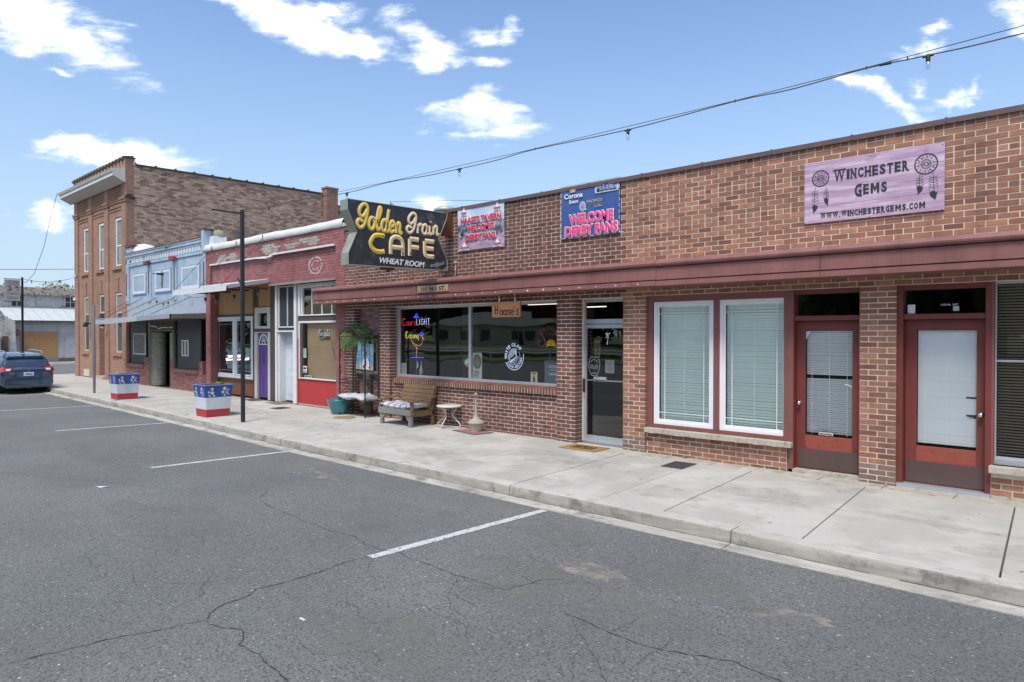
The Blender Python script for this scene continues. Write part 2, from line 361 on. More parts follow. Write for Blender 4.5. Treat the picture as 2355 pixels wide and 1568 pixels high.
m_black = mat('black_metal', (.016, .018, .022), .4, metal=.3, var=.1)
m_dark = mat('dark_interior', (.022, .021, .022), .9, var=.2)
m_darkwood = mat('dark_wood', (.05, .032, .022), .7, var=.2)
m_chrome = mat('chrome', (.72, .72, .74), .12, metal=1., var=0)
m_sill = mat('sill_stone', (.42, .38, .32), .85, var=.14, vs=5, dirt=((.20, .17, .14), 9, .55, .72), bump=.4, bs=50)
m_mauve = mat('mauve_painted_brick', (.27, .14, .14), .85, var=.12, vs=6, tone=((.20, .10, .10), (.38, .26, .25)), bump=.4, bs=60)
m_paper = mat('paper', (.62, .68, .64), .8, var=.04)
m_print = mat('dark_print', (.05, .06, .07), .8, var=0)
m_whitep = mat('white_print', (.75, .77, .8), .6, var=0)
# ================================================================== ground
RZ = -.14
def curbY(x):
    K = [(-36, -2.62), (-26.8, -2.75), (-19.4, -2.89), (-14, -3.02), (-11, -3.13), (30, -3.13)]
    for (a, ya), (b, yb) in zip(K, K[1:]):
        if x <= b: return ya + (yb - ya) * max(0, (x - a)) / (b - a)
    return -3.13
g = MB().add([(-900, -700, -.2), (600, -700, -.2), (600, 900, -.2), (-900, 900, -.2)], [(0, 1, 2, 3)]); struct(g.build('ground', m_dirt))
rd = MB()
rd.add([(-300, -27, RZ), (200, -27, RZ), (200, -2.4, RZ), (-300, -2.4, RZ)], [(0, 1, 2, 3)])
rd.add([(-51.5, -2.4, RZ), (-36.3, -2.4, RZ), (-36.3, 120, RZ), (-51.5, 120, RZ)], [(0, 1, 2, 3)])
road = struct(rd.build('road', m_asphalt))
lw = MB().add([(-300, -300, -.1), (200, -300, -.1), (200, -27.3, -.1), (-300, -27.3, -.1)], [(0, 1, 2, 3)]); struct(lw.build('lawn', m_grass))
# parking lines, painted between the bays
def quadstrip(x0, x1, ya, yb, w, z):
    m = MB(); n = 26; L = []; Rr = []
    for i in range(n + 1):
        t = i / n; x = x0 + (x1 - x0) * t; y = ya + (yb - ya) * t
        L.append((x - w / 2 + random.uniform(-.006, .006), y, z)); Rr.append((x + w / 2 + random.uniform(-.006, .006), y, z))
    m.add(L + Rr, [(i, i + n + 1, i + n + 2, i + 1) for i in range(n)]); return m
for x0, x1, ya, yb, w in [(-5.04, -4.93, -5.66, -3.36, .105), (-10.83, -10.62, -5.43, -3.25, .10), (-16.40, -16.04, -5.28, -3.15, .10), (-21.75, -21.36, -5.2, -3.03, .10), (-27.0, -26.72, -5.1, -2.92, .10), (.75, .85, -5.7, -3.36, .105)]:
    struct(quadstrip(x0, x1, ya, yb, w, RZ + .004).build('parking_line', m_paint, road))
# opposite kerb side parking marks
def crack(pts, w, z=RZ + .005):
    w *= .72
    P = [Vector((*p, z)) for p in pts]; Q = [P[0]]
    for a, b in zip(P, P[1:]):
        k = max(2, int((b - a).length / .035)); n = Vector((-(b - a).y, (b - a).x, 0)).normalized()
        off = 0
        for i in range(1, k + 1):
            off = off * .6 + random.uniform(-.011, .011); Q.append(a.lerp(b, i / k) + n * (off if i < k else 0))
    m = MB(); L = []; Rr = []
    for i, p in enumerate(Q):
        t = (Q[min(i + 1, len(Q) - 1)] - Q[max(i - 1, 0)]).normalized(); n = Vector((-t.y, t.x, 0))
        ww = w * random.uniform(.35, 1.15) * min(1, .25 + i / 6, .25 + (len(Q) - 1 - i) / 6)
        L.append(p + n * ww / 2); Rr.append(p - n * ww / 2)
    n = len(Q); m.add(L + Rr, [(i, i + n, i + n + 1, i + 1) for i in range(n - 1)])
    return struct(m.build('crack', m_crack, road))
crack([(-5.03, -8.36), (-4.98, -8.04), (-4.93, -7.72), (-4.875, -7.62), (-4.83, -7.44), (-4.79, -7.28), (-4.82, -7.2), (-4.87, -7.17), (-4.96, -7.02), (-4.976, -6.85), (-5.065, -6.73), (-5.04, -6.5), (-5.045, -6.04), (-5.076, -6.02), (-5.09, -5.83), (-5.08, -5.64)], .013)
crack([(-4.82, -7.2), (-4.73, -7.25), (-4.58, -7.22), (-4.455, -7.14), (-4.3, -7.2), (-4.24, -7.26), (-4.03, -7.23), (-3.88, -7.26), (-3.65, -7.28), (-3.3, -7.3)], .011)
crack([(-8.3, -4.95), (-8.05, -5.06), (-7.89, -5.27), (-7.48, -5.35), (-7.04, -5.39), (-6.66, -5.42), (-6.34, -5.425), (-6.02, -5.44), (-5.73, -5.39), (-5.57, -5.42), (-5.35, -5.48), (-5.14, -5.47), (-4.94, -5.4), (-4.74, -5.45), (-4.56, -5.43), (-4.1, -5.45), (-3.62, -5.42), (-3.55, -5.08), (-3.4, -4.9)], .009)
crack([(-3.05, -5.44), (-2.59, -5.51), (-2.25, -5.5), (-1.81, -5.33), (-1.3, -5.4)], .010)
crack([(-4.1, -5.45), (-3.9, -5.75), (-3.5, -5.8)], .007)
crack([(-14.5, -7.2), (-12, -7.0), (-10.2, -6.2), (-9.1, -5.8)], .008)
crack([(-2.9, -5.5), (-2.4, -5.9), (-2.0, -6.3)], .006)
rnd_ = random.Random(5)
for cx_, cy_, n_ in ((-6.4, -6.6, 7), (-3.6, -6.1, 6), (-8.5, -6.2, 6), (-2.6, -5.9, 5), (-11.5, -6.5, 5), (-5.5, -7.4, 4), (-3.9, -5.1, 4), (-14, -5.6, 3)):
    for _ in range(n_):
        x, y = cx_ + rnd_.gauss(0, .7), cy_ + rnd_.gauss(0, .5); a = rnd_.uniform(0, 6.28); P_ = [(x, y)]
        for k_ in range(rnd_.randint(3, 7)): a += rnd_.gauss(0, .5); x += .16 * math.cos(a); y += .16 * math.sin(a); P_.append((x, y))
        crack(P_, .0042)
# dried mud patches with their own outline
def blob(c, rx, ry, m_, name, seed, z=RZ + .003, n=44):
    rnd = random.Random(seed); ph = [rnd.uniform(0, 6.28) for _ in range(6)]
    P = []
    for i in range(n):
        t = 2 * math.pi * i / n; k = 1 + .2 * math.sin(3 * t + ph[0]) + .12 * math.sin(5 * t + ph[1]) + .07 * math.sin(9 * t + ph[2]) + .05 * math.sin(14 * t + ph[3])
        P.append((c[0] + rx * k * math.cos(t), c[1] + ry * k * math.sin(t), z))
    return struct(MB().poly(P).build(name, m_, road))
def soft_stain(name, col, lo=.44, hi=.60, mx_=.7):   # breaks up towards its rim
    m = mat(name, col, .9, var=.15, vs=7); t = m.node_tree; n = t.nodes; l = t.links
    tr = n.new('ShaderNodeBsdfTransparent'); mx = n.new('ShaderNodeMixShader'); g_ = n.new('ShaderNodeNewGeometry'); k = n.new('ShaderNodeTexNoise')
    k.inputs['Scale'].default_value = 5; k.inputs['Detail'].default_value = 9; k.inputs['Roughness'].default_value = .72; l.new(g_.outputs['Position'], k.inputs['Vector'])
    mr = n.new('ShaderNodeMapRange'); l.new(k.outputs[0], mr.inputs[0]); mr.inputs[1].default_value = lo; mr.inputs[2].default_value = hi; mr.inputs[4].default_value = mx_
    l.new(mr.outputs[0], mx.inputs[0]); l.new(tr.outputs[0], mx.inputs[1]); l.new(n['Principled BSDF'].outputs[0], mx.inputs[2]); l.new(mx.outputs[0], n['Material Output'].inputs[0]); return m
m_st1 = soft_stain('tan_stain', (.30, .275, .24)); m_st2 = soft_stain('grey_stain', (.22, .21, .19), .36, .8, .6); m_st3 = soft_stain('dark_stain', (.06, .06, .063))
blob((-8.75, -4.02), .62, .17, m_st1, 'mud_stain', 3); blob((-8.6, -4.08), .5, .12, m_st1, 'mud_stain', 4, RZ + .0045)
blob((-5.9, -4.6), .9, .5, m_st2, 'mud_stain', 31); blob((-3.2, -5.2), 1.0, .5, m_st2, 'mud_stain', 32); blob((-7.6, -6.4), 1.1, .5, m_st2, 'mud_stain', 33); blob((-3.6, -6.6), .8, .35, m_st2, 'mud_stain', 34); blob((-12.5, -5.4), 1.6, .6, m_st2, 'mud_stain', 35); blob((-4.3, -3.95), .45, .28, m_st2, 'mud_stain', 9); blob((-2.6, -4.3), .55, .35, m_st2, 'mud_stain', 12); blob((-3.4, -4.6), .4, .16, m_st1, 'mud_stain', 15)
blob((-1.9, -4.4), .35, .15, m_st1, 'mud_stain', 18)
# bits of litter and chips on the asphalt
lt = MB()
for i in range(60):
    x = random.uniform(-14, -1.5); y = random.uniform(-8, -3.5); s = random.uniform(.003, .009)
    lt.add([(x, y, RZ + .004), (x + s * 2, y + s * .4, RZ + .004), (x + s * 1.4, y + s, RZ + .008)], [(0, 1, 2)])
lt.build('asphalt_chips', mat('pale_chip', (.6, .6, .57), .8, var=.1), road, kind='stuff')
t = MB(); t.poly([(-10.02, -6.39, RZ + .006), (-9.94, -6.36, RZ + .012), (-9.82, -6.25, RZ + .01), (-9.86, -6.3, RZ + .02), (-9.9, -6.38, RZ + .006)])
tag(t.build('paper_scrap', m_whitep), 'torn white paper scrap lying on the asphalt below the third parking line', 'litter')
tag(MB().box(-4.31, -4.25, -6.79, -6.775, RZ + .004, RZ + .012).build('cigarette_butt', mat('butt', (.6, .58, .5))), 'pale cigarette butt on the asphalt beside the long crack near the camera', 'litter')
# ------------------------------------------------------------------ sidewalk
sw = MB().box(-36.6, 14, -2.75, .6, -.5, -.014); sw.poly([(-36.6, -.6, -.0135), (-35.9, -1.6, -.0135), (-34.6, -2.45, -.0135), (-32, -2.5, -.0135), (-32, 0, -.0135), (-36.6, .2, -.0135)])
sidewalk = struct(sw.build('sidewalk', m_joint))
sk = lambda x0, y: x0 - .07 * (y + 3)
joints = [12.4, 10.9, 9.4, 7.9, 6.4, 4.9, 3.6, 2.1, .68, -.75, -2.22, -3.64, -4.44, -5.69, -7.25, -8.57, -10.09, -11.35, -12.8, -14.25, -15.7, -17.15, -18.6, -20.05, -21.5, -22.95, -24.4, -25.85, -27.3, -28.75, -30.2, -31.65, -33.1, -34.4]
G_ = .007
def slab(x0, x1, y0, y1, f0=None, f1=None):
    dz = random.uniform(-.002, .002); a0 = f0 if f0 is not None else y0; a1 = f1 if f1 is not None else y0
    m = MB(); z0, z1 = -.1, dz
    lo = [(sk(x0, a0) + G_, a0, z0), (sk(x1, a1) - G_, a1, z0), (sk(x1, y1) - G_, y1, z0), (sk(x0, y1) + G_, y1, z0)]
    hi = [(p[0], p[1], z1) for p in lo]
    m.hexa(lo, hi, 0, random.random()); return m.build('paving_slab', m_conc, sidewalk, bevel=.006)
for b, a in zip(joints, joints[1:]):
    fa, fb = curbY(a) + .185, curbY(b) + .185
    top = -.27 if a > -6 else .12
    slab(a, b, None, top, fa, fb)
for i in range(26):
    a = -5.95 + i * .74
    m = MB().box(a + .006, a + .734, -.262, .03, -.1, random.uniform(-.002, .001), 0, random.random()); m.build('paving_slab', m_conc_old, sidewalk, bevel=.005)
# corner slabs
c = MB(); c.prism([(-36.45, .6, -.001), (-36.45, -.6, -.001), (-35.8, -1.55, -.001), (-34.62, -2.36, -.001), (-34.53, .6, -.001)], (0, 0, -.1)); c.build('paving_slab', m_conc, sidewalk)
for k in range(12): MB().box(-36.45, -34.9, .62 + k * 1.5, 2.1 + k * 1.5, -.1, 0, 0, random.random()).build('paving_slab', m_conc, sidewalk)
sb = MB().box(-36.6, -34.8, .5, 19, -.5, -.014).build('side_walk_bed', m_joint, sidewalk)
# gum spots, chips and old stains on the walk
gm = MB()
for i in range(45):
    x = random.uniform(-14, 1); y = random.uniform(-2.9, -.35); r_ = random.uniform(.006, .018)
    gm.poly([(x + r_ * (1 + .3 * random.random()) * math.cos(a), y + r_ * math.sin(a) * random.uniform(.7, 1.1), .004) for a in [2 * math.pi * k / 7 for k in range(7)]])
gm.build('gum_spots', mat('old_gum', (.24, .23, .21), .9, var=.3), sidewalk, kind='stuff')
m_st5 = soft_stain('walk_stain', (.26, .24, .205), .36, .85, .34)
for c_, a_, b_, sd_ in (((-1.5, -1.6), .9, .10, 41), ((-3.2, -1.5), .5, .35, 42), ((-6.2, -1.3), .9, .4, 43), ((-9.6, -1.5), .9, .25, 44), ((-4.0, -2.2), .4, .3, 45), ((-2.6, -.5), .6, .15, 46), ((-8, -2.3), .8, .3, 47), ((-12.5, -1.8), 1.2, .4, 48), ((-16, -1.5), 1.5, .5, 49), ((-.6, -2.2), .5, .3, 50)):
    o = blob(c_, a_, b_, m_st5, 'walk_stain', sd_, .0035); o.parent = sidewalk
# ------------------------------------------------------------------ curb and gutter
curb = bpy.data.objects.new('curb', None); COL.objects.link(curb); struct(curb)
prof = [(0, -.3), (0, -.002), (.15, -.002), (.168, -.006), (.178, -.018), (.184, -.05), (.192, -.124), (.192, -.3)]
gprof = [(.2, -.3), (.2, -.124), (.225, -.127), (.385, -.133), (.385, -.3)]
def sweep(path, pr, name, m_):
    k = len(pr); vs = []
    for i, (x, y) in enumerate(path):
        a = Vector(path[max(i - 1, 0)]); b = Vector(path[min(i + 1, len(path) - 1)]); t_ = (b - a).normalized(); n = Vector((-t_.y, t_.x))
        if n.y > 0 and abs(n.x) < .7: n = -n
        for o_, z in pr: vs.append((x + n.x * o_, y + n.y * o_, z + random.uniform(-.0012, .0012)))
    fs = [(i * k + j, (i + 1) * k + j, (i + 1) * k + (j + 1) % k, i * k + (j + 1) % k) for i in range(len(path) - 1) for j in range(k)]
    m = MB()
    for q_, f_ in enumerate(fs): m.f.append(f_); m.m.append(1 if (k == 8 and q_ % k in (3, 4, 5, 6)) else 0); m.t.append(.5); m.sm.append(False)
    m.v = list(vs); m.add(vs[:k], [tuple(range(k))]); m.add(vs[-k:], [tuple(reversed(range(k)))]); return m.build(name, m_, curb)
cj = [12, 8.6, 5.75, 2.9, .03, -2.82, -5.67, -8.52, -11.2, -14.06, -16.6, -19.43, -22.2, -25, -27.8, -30.6, -33.2]
for b, a in zip(cj, cj[1:]):
    n = 5; P = [(a + .006 + (b - a - .012) * i / n, curbY(a + (b - a) * i / n) + .18) for i in range(n + 1)]
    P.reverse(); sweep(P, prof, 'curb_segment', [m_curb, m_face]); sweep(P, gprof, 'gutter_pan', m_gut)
P = [(-33.2, -2.44), (-34.6, -2.38), (-35.8, -1.56), (-36.45, -.62), (-36.5, .6), (-36.5, 8), (-36.5, 19)]
for (pa, pb) in zip(P, P[1:]): pass
def sweep2(path, pr, name, m_, side):
    k = len(pr); vs = []
    for i, (x, y) in enumerate(path):
        a = Vector(path[max(i - 1, 0)]); b = Vector(path[min(i + 1, len(path) - 1)]); t_ = (b - a).normalized(); n = Vector((t_.y, -t_.x)) * side
        for o_, z in pr: vs.append((x + n.x * o_, y + n.y * o_, z))
    fs = [(i * k + j, (i + 1) * k + j, (i + 1) * k + (j + 1) % k, i * k + (j + 1) % k) for i in range(len(path) - 1) for j in range(k)]
    return MB().add(vs, fs).build(name, m_, curb)
sweep2(P, prof, 'curb_segment', m_curb, -1); sweep2(P, gprof, 'gutter_pan', m_curb, -1)
# far curb of the side street
sweep2([(-51.6, -60), (-51.6, 60)], prof, 'curb_segment', m_curb, 1)
gs2 = MB()
x = -33
while x < 10:
    b = x + random.uniform(.6, 2.5); n = 6; w_ = random.uniform(.006, .02)
    for i in range(n):
        xa, xb = x + (b - x) * i / n, x + (b - x) * (i + 1) / n; ya, yb_ = curbY(xa) + .18 - .192, curbY(xb) + .18 - .192; wa = w_ * random.uniform(.5, 1.3)
        gs2.add([(xa, ya - wa, -.1225), (xb, yb_ - wa, -.1225), (xb, yb_ + .002, -.121), (xa, ya + .002, -.121)], [(0, 1, 2, 3)])
    x = b + random.uniform(0, .8)
gs2.build('gutter_grit', m_joint, curb, kind='stuff')
# leaf litter along the gutter
gl = MB()
for i in range(260):
    x = random.choice([-22.9, -20.2, -19, -14.8, -11.9, -9, -7.2]) + random.gauss(0, .35); y = curbY(x) - .04 - abs(random.gauss(0, .05)); s = random.uniform(.008, .022); a = random.uniform(0, 6.28)
    gl.add([(x, y, -.12), (x + s * math.cos(a), y + s * math.sin(a), -.112), (x - s * .4 * math.sin(a), y + s * .4 * math.cos(a), -.118)], [(0, 1, 2)])
gl.build('gutter_debris', mat('dry_leaf', (.16, .12, .07), .9, var=.3), curb, kind='stuff')
# weeds in the joints
m_weed = mat('weed', (.10, .13, .05), .9, var=.3, vs=30)
def tuft(c, n, h, r, label):
    m = MB()
    for i in range(n):
        a = random.uniform(0, 6.28); rr = random.uniform(0, r); x = c[0] + rr * math.cos(a); y = c[1] + rr * math.sin(a); b = random.uniform(0, 6.28); hh = h * random.uniform(.4, 1); w = .004
        m.add([(x - w, y, c[2]), (x + w, y, c[2]), (x + math.cos(b) * hh * .6, y + math.sin(b) * hh * .6, c[2] + hh)], [(0, 1, 2)])
    return tag(m.build('weed', m_weed, kind='stuff'), label, 'weed')
tuft((-21.0, -2.7, 0), 60, .07, .12, 'dry weeds at the foot of the farther star planter')
tuft((-16.1, -2.75, 0), 40, .05, .14, 'sparse dry weeds on the curb beside the nearer star planter')
tuft((-4.95, -.02, 0), 26, .05, .05, 'small green weed growing at the wall below the stone sill')
# ================================================================== brick tavern and shops
C_ = .069; L_ = .2068; J_ = .0128
zr = lambda k: 3.4855 + C_ * k
X0, X1 = -13.87, 6.2
tav = thing('brick_storefront_building', (-5, 0, 0), 'long one storey red brick building with red metal canopy, tavern and shop under one parapet', 'building')
specs = []     # (x0,x1,y0,y1,z0,z1,matkey,tone)
def course(xa, xb, k, y, dep, key=None, header=False, phase=0., zc=None):
    L = L_ / 2 if header else L_; z = zr(k) if zc is None else zc
    n0 = math.floor((xa - X0 - phase) / L) - 1; x = X0 + phase + n0 * L
    while x < xb:
        a, b = max(x, xa), min(x + L, xb)
        if b - a > .03:
            kk = key or ('L' if (a + b) / 2 < -6.1 + (0 if k % 2 else .05) else 'R')
            t = min(1, max(0, random.gauss(.5, .26)))
            specs.append((a + J_ / 2, b - J_ / 2, y, y + dep, z + J_ / 2, z + C_ - J_ / 2, kk, t))
        x += L
for k in range(-15, 12):
    course(X0, X1, k, 0, .05, header=(k in (0, 6, 11)), phase=0 if k % 2 == 0 else L_ / 2)
PIERS = [(-13.87, -13.478, .15), (-12.54, -12.144, .19), (-7.44, -7.031, .19), (-6.077, -5.669, .10), (-2.566, -2.15, .10), (2.3, 2.71, .1), (5.79, 6.2, .1)]
LOW = -51
for a, b, d in PIERS:
    for k in range(LOW, -15):
        z = zr(k)
        if z < -.04: continue
        w = (b - a) / 2
        xs = [a, a + w, b] if k % 2 == 0 else [a, a + w / 2, a + 1.5 * w, b]
        for p, q in zip(xs, xs[1:]):
            specs.append((p + (J_ / 2 if p > a else 0), q - (J_ / 2 if q < b else 0), 0, d, z + J_ / 2, z + C_ - J_ / 2, ('D' if z < .2 and a > -6.2 else 'R') if a > -6.2 else 'L', min(1, max(0, random.gauss(.42, .22)))))
def lowwall(xa, xb, ztop, y, ph=.05, key=None):
    for k in range(LOW, 0):
        z = zr(k)
        if z + C_ > ztop + .005 or z < -.04: continue
        course(xa, xb, k, y, .05, 'D' if (key == 'R' and random.random() < .0) else key, phase=ph if k % 2 == 0 else ph + L_ / 2)
lowwall(-12.144, -7.44, .79, .07, key='L')
lowwall(-5.669, -3.485, .315, .05, key='R'); lowwall(-1.2, 2.3, .29, .05, key='R'); lowwall(2.71, 5.79, .3, .05, key='R')
def lastk(v): return (v - CAM).length
def in_view(x, z):
    d = Vector((x, 0, z)) - CAM; f = d.dot(FWD); return f > 0 and abs(d.dot(RGT) / f) < .74 and abs(d.z / f) < .49
keyf = lambda s: (0 if in_view(s[0], s[4]) else 1, (Vector((s[0], 0, s[4])) - CAM).length)
BM = {'L': m_brick_L, 'R': m_brick_R, 'D': mat('grimy_brick', (.2, .12, .1), .9, var=.2, vs=6, tone=((.16, .10, .08), (.27, .18, .145)), bump=.5)}
cache = {}
def piece(parent, s, mats, name='brick'):
    """one brick as an object of its own; alike bricks share mesh data"""
    w, d, h = round(s[1] - s[0], 3), round(s[3] - s[2], 3), round(s[5] - s[4], 3); tq = round(s[7] * 6) / 6
    key = (w, d, h, s[6], tq, name)
    if key not in cache: cache[key] = MB().box(0, w, 0, d, 0, h, 0, tq).mesh(name, mats[s[6]])
    o = bpy.data.objects.new(name, cache[key]); COL.objects.link(o); o.parent = parent
    o.location = Vector((s[0], s[2] + random.uniform(-.002, .002), s[4])) - org(parent); return o
def lay(parent, specs, mats, name='brick', rest='brick_courses', n=300, keyfn=keyf):
    specs.sort(key=keyfn)
    for s in specs[:n]: piece(parent, s, mats, name)
    keys = sorted(set(s[6] for s in specs)); m = MB()
    for s in specs[n:]:
        j = random.uniform(-.002, .002); m.box(s[0], s[1], s[2] + j, s[3], s[4], s[5], keys.index(s[6]), s[7])
    if len(specs) > n: m.build(rest, [mats[k] for k in keys], parent, kind='stuff')
lay(tav, specs, BM)
# mortar backing, recessed 7 mm behind the faces
mb = MB(); e = .0045
mb.box(X0, X1, e, .3, 2.452, 4.31)
for a, b, d in PIERS: mb.box(a + .004, b - .006, e, .32, 0, 2.452)
mb.box(-12.144, -7.44, .07 + e, .3, -.02, .79); mb.box(-5.669, -3.485, .05 + e, .3, -.02, .316); mb.box(-1.2, 2.3, .05 + e, .3, -.02, .29); mb.box(2.71, 5.79, .05 + e, .3, -.02, .3)
mb.build('mortar_wall', m_mortar, tav)
# whitewashed foot of the wall
MB().box(-12.14, -7.44, .045, .075, -.005, .03).build('base_paint', mat('red_base_paint', (.22, .09, .08), .9, var=.2), tav)
MB().box(-1.19, 2.3, .03, .06, -.005, .035).build('base_mortar', m_sill, tav)
# body and roof behind
rf = MB(); rf.box(X0, X1, .3, .45, .0, 4.30) if False else None
rf.box(X0, X1, .3, .34, 2.452, 4.3); rf.box(X0, X0 + .04, .34, 14, 0, 4.3); rf.box(X1 - .04, X1, .34, 14, 0, 4.3); rf.box(X0, X1, 13.9, 14, 0, 4.3); rf.box(X0 + .04, X1 - .04, .34, 13.9, 3.7, 3.76)
rf.build('roof_and_side_walls', m_dark, tav)
# poster niche back wall, painted bricks
ns = []
for k in range(LOW, -15):
    z = zr(k); ph = 0 if k % 2 else .1; x = -13.478 - ph
    if z < 0: continue
    while x < -12.54:
        a, b = max(x, -13.478), min(x + L_, -12.54)
        if b - a > .02: ns.append((a + .004, b - .004, .15, .2, z + .004, z + C_ - .004, 'M', random.random() ** 2))
        x += L_
lay(tav, ns, {'M': m_mauve}, 'painted_brick', 'painted_brick_courses', 0)
MB().box(-13.478, -12.54, .156, .3, 0, 2.452).build('niche_backing', mat('mauve_mortar', (.16, .085, .085), .9), tav)
MB().box(-13.478, -12.54, -.02, .15, 0, .03).build('niche_step', mat('red_step', (.17, .075, .065), .85, var=.2, dirt=((.35, .3, .28), 6, .55, .7)), tav)
# rowlock sill under the big window
x = -12.05; i = 0
while x < -7.45:
    t = random.random(); m = MB(); a, b = x + .006, x + .0615
    m.hexa([(a, .0, .785), (b, .0, .785), (b, .2, .80), (a, .2, .80)], [(a, .0, .885), (b, .0, .885), (b, .2, .925), (a, .2, .925)], 0, t)
    m.build('sill_brick', m_brick_L, tav); x += .069
MB().hexa([(-12.05, .006, .787), (-7.44, .006, .787), (-7.44, .21, .80), (-12.05, .21, .80)], [(-12.05, .006, .879), (-7.44, .006, .879), (-7.44, .21, .919), (-12.05, .21, .919)]).build('sill_mortar', m_mortar, tav)
# ------------------------------------------------------------------ coping
cp = MB(); a = X0 - .01
while a < X1:
    b = min(a + 1.02, X1); cp.box(a + .002, b - .002, -.035, .33, 4.315, 4.362); cp.box(a + .002, b - .002, -.038, -.032, 4.298, 4.35)
    cp.box(b - .012, b + .012, -.042, .33, 4.312, 4.372); a = b
cp.build('coping', m_coping, tav)
# ------------------------------------------------------------------ canopy
can = MB(); xa, xb = -14.55, 6.4
prf = [(0, 2.57), (-.45, 2.57), (-.45, 2.638), (-.41, 2.641), (-.41, 2.654), (-.44, 2.657), (-.44, 2.832), (-.415, 2.835), (-.415, 2.849), (-.458, 2.852), (-.485, 2.872), (-.49, 2.895), (-.47, 2.925), (-.46, 2.945), (0, 2.985)]
seams = [-14.55, -12.9, -10.7, -8.42, -6.12, -5.22, -2.9, -.6, 1.7, 4, 6.4]
for a, b in zip(seams, seams[1:]):
    w = random.uniform(-.006, .006); wz = random.uniform(-.004, .004); A = [(a + .003, y + (w if y < -.1 else 0), z + (wz if y < -.1 else 0)) for y, z in prf]; m = MB(); m.prism(A, (b - a - .006, 0, 0)); m.build('canopy_panel', m_canopy, tav)
MB().box(-14.54, 6.39, -.40, -.002, 2.58, 2.9).build('canopy_core', m_dark, tav)
cl = MB()
for i in range(40):
    x = -14.3 + i * .365 + random.uniform(-.03, .03)
    if x > -5.2: break
    if random.random() < .12: continue
    s = random.uniform(.010, .017); cl.box(x - s, x + s, -.4565, -.449, 2.603 - s, 2.603 + s)
cl.build('light_clips', mat('clip', (.62, .45, .45)), tav)
# ------------------------------------------------------------------ openings: helpers
def frame(mb_, x0, x1, z0, z1, y0, y1, w, m=0, wb=None):
    wb = w if wb is None else wb
    mb_.box(x0, x0 + w, y0, y1, z0, z1, m); mb_.box(x1 - w, x1, y0, y1, z0, z1, m); mb_.box(x0 + w, x1 - w, y0, y1, z1 - w, z1, m); mb_.box(x0 + w, x1 - w, y0, y1, z0, z0 + wb, m)
def pane(x0, x1, z0, z1, y, parent, m_, name='pane'): return MB().box(x0, x1, y, y + .005, z0, z1).build(name, m_, parent)
def room(x0, x1, y0, y1, z0, z1, parent, m_=None, name='interior'):
    m = MB(); m.add([(x0, y0, z0), (x1, y0, z0), (x1, y1, z0), (x0, y1, z0), (x0, y0, z1), (x1, y0, z1), (x1, y1, z1), (x0, y1, z1)], [(0, 1, 2, 3), (7, 6, 5, 4), (1, 5, 6, 2), (2, 6, 7, 3), (3, 7, 4, 0)])
    return m.build(name, m_ or m_dark, parent)
def slats(parent, x0, x1, z0, z1, y, pitch, w, m_, tilt=60, gaps=(), name='slat', ladders=(.12, .5, .88), jig=.0):
    c, s = math.cos(R(tilt)) * w / 2, math.sin(R(tilt)) * w / 2
    key = ('slat', round(x1 - x0, 3), w, tilt, m_.name)
    if key not in cache:
        mm = MB(); L = x1 - x0
        mm.add([(0, -c, s), (L, -c, s), (L, 0, .002 + 0), (0, 0, .002), (L, c, -s), (0, c, -s)], [(3, 2, 1, 0), (5, 4, 2, 3)]); cache[key] = mm.mesh(name, m_)
    z = z1 - pitch / 2; k = 0
    while z > z0 + pitch * .3:
        if k not in gaps:
            o = bpy.data.objects.new(name, cache[key]); COL.objects.link(o); o.parent = parent; o.location = Vector((x0, y, z + random.uniform(-jig, jig))) - org(parent); o.rotation_euler = (0, random.uniform(-jig, jig) * .8, 0)
        z -= pitch; k += 1
    ld = MB()
    for f in ladders: xx = x0 + (x1 - x0) * f; ld.box(xx - .0015, xx + .0015, y - c - .004, y - c - .003, z0, z1)
    ld.build('blind_cord', m_, parent)
# ---- big tavern window
big = MB(); frame(big, -12.1, -7.42, .918, 2.452, .19, .25, .05); big.box(-9.84, -9.78, .185, .245, .968, 2.402)
bigw = big.build('picture_window', m_alu, tav, bevel=.004)
pane(-12.05, -9.84, .968, 2.402, .215, bigw, m_glass); pane(-9.78, -7.47, .968, 2.402, .215, bigw, m_glass)
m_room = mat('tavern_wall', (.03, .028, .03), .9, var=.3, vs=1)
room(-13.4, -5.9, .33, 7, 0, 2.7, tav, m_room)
inn = MB(); inn.box(-13.4, -12.1, .27, .3, 0, 2.7); inn.box(-11.3, -11.05, 1.4, 1.65, 0, 2.7); inn.box(-12.9, -10.4, 3.6, 4.2, 0, 1.05); inn.box(-10.9, -10.5, 1.0, 1.3, 0, 1.0); inn.box(-9.4, -8.6, 2.2, 3.1, .7, .76)
inn.build('bar_furniture', m_darkwood, tav)
m_tube = mat('fluorescent_tube', (.9, .9, .85), .4, var=0, emit=((1, .95, .82), 1.0))
def tubelamp(x0, x1, y, z, label):
    o = MB().box(x0, x1, y, y + .05, z - .014, z).build('ceiling_light', m_tube); return tag(o, label, 'light', 'lit ceiling tubes inside the tavern')
tubelamp(-9.85, -8.9, 2.0, 2.505, 'lit fluorescent tube on the tavern ceiling behind the hanging wooden sign')
tubelamp(-7.45, -7.05, .9, 2.36, 'lit fluorescent tube seen through the transom over the glass door')
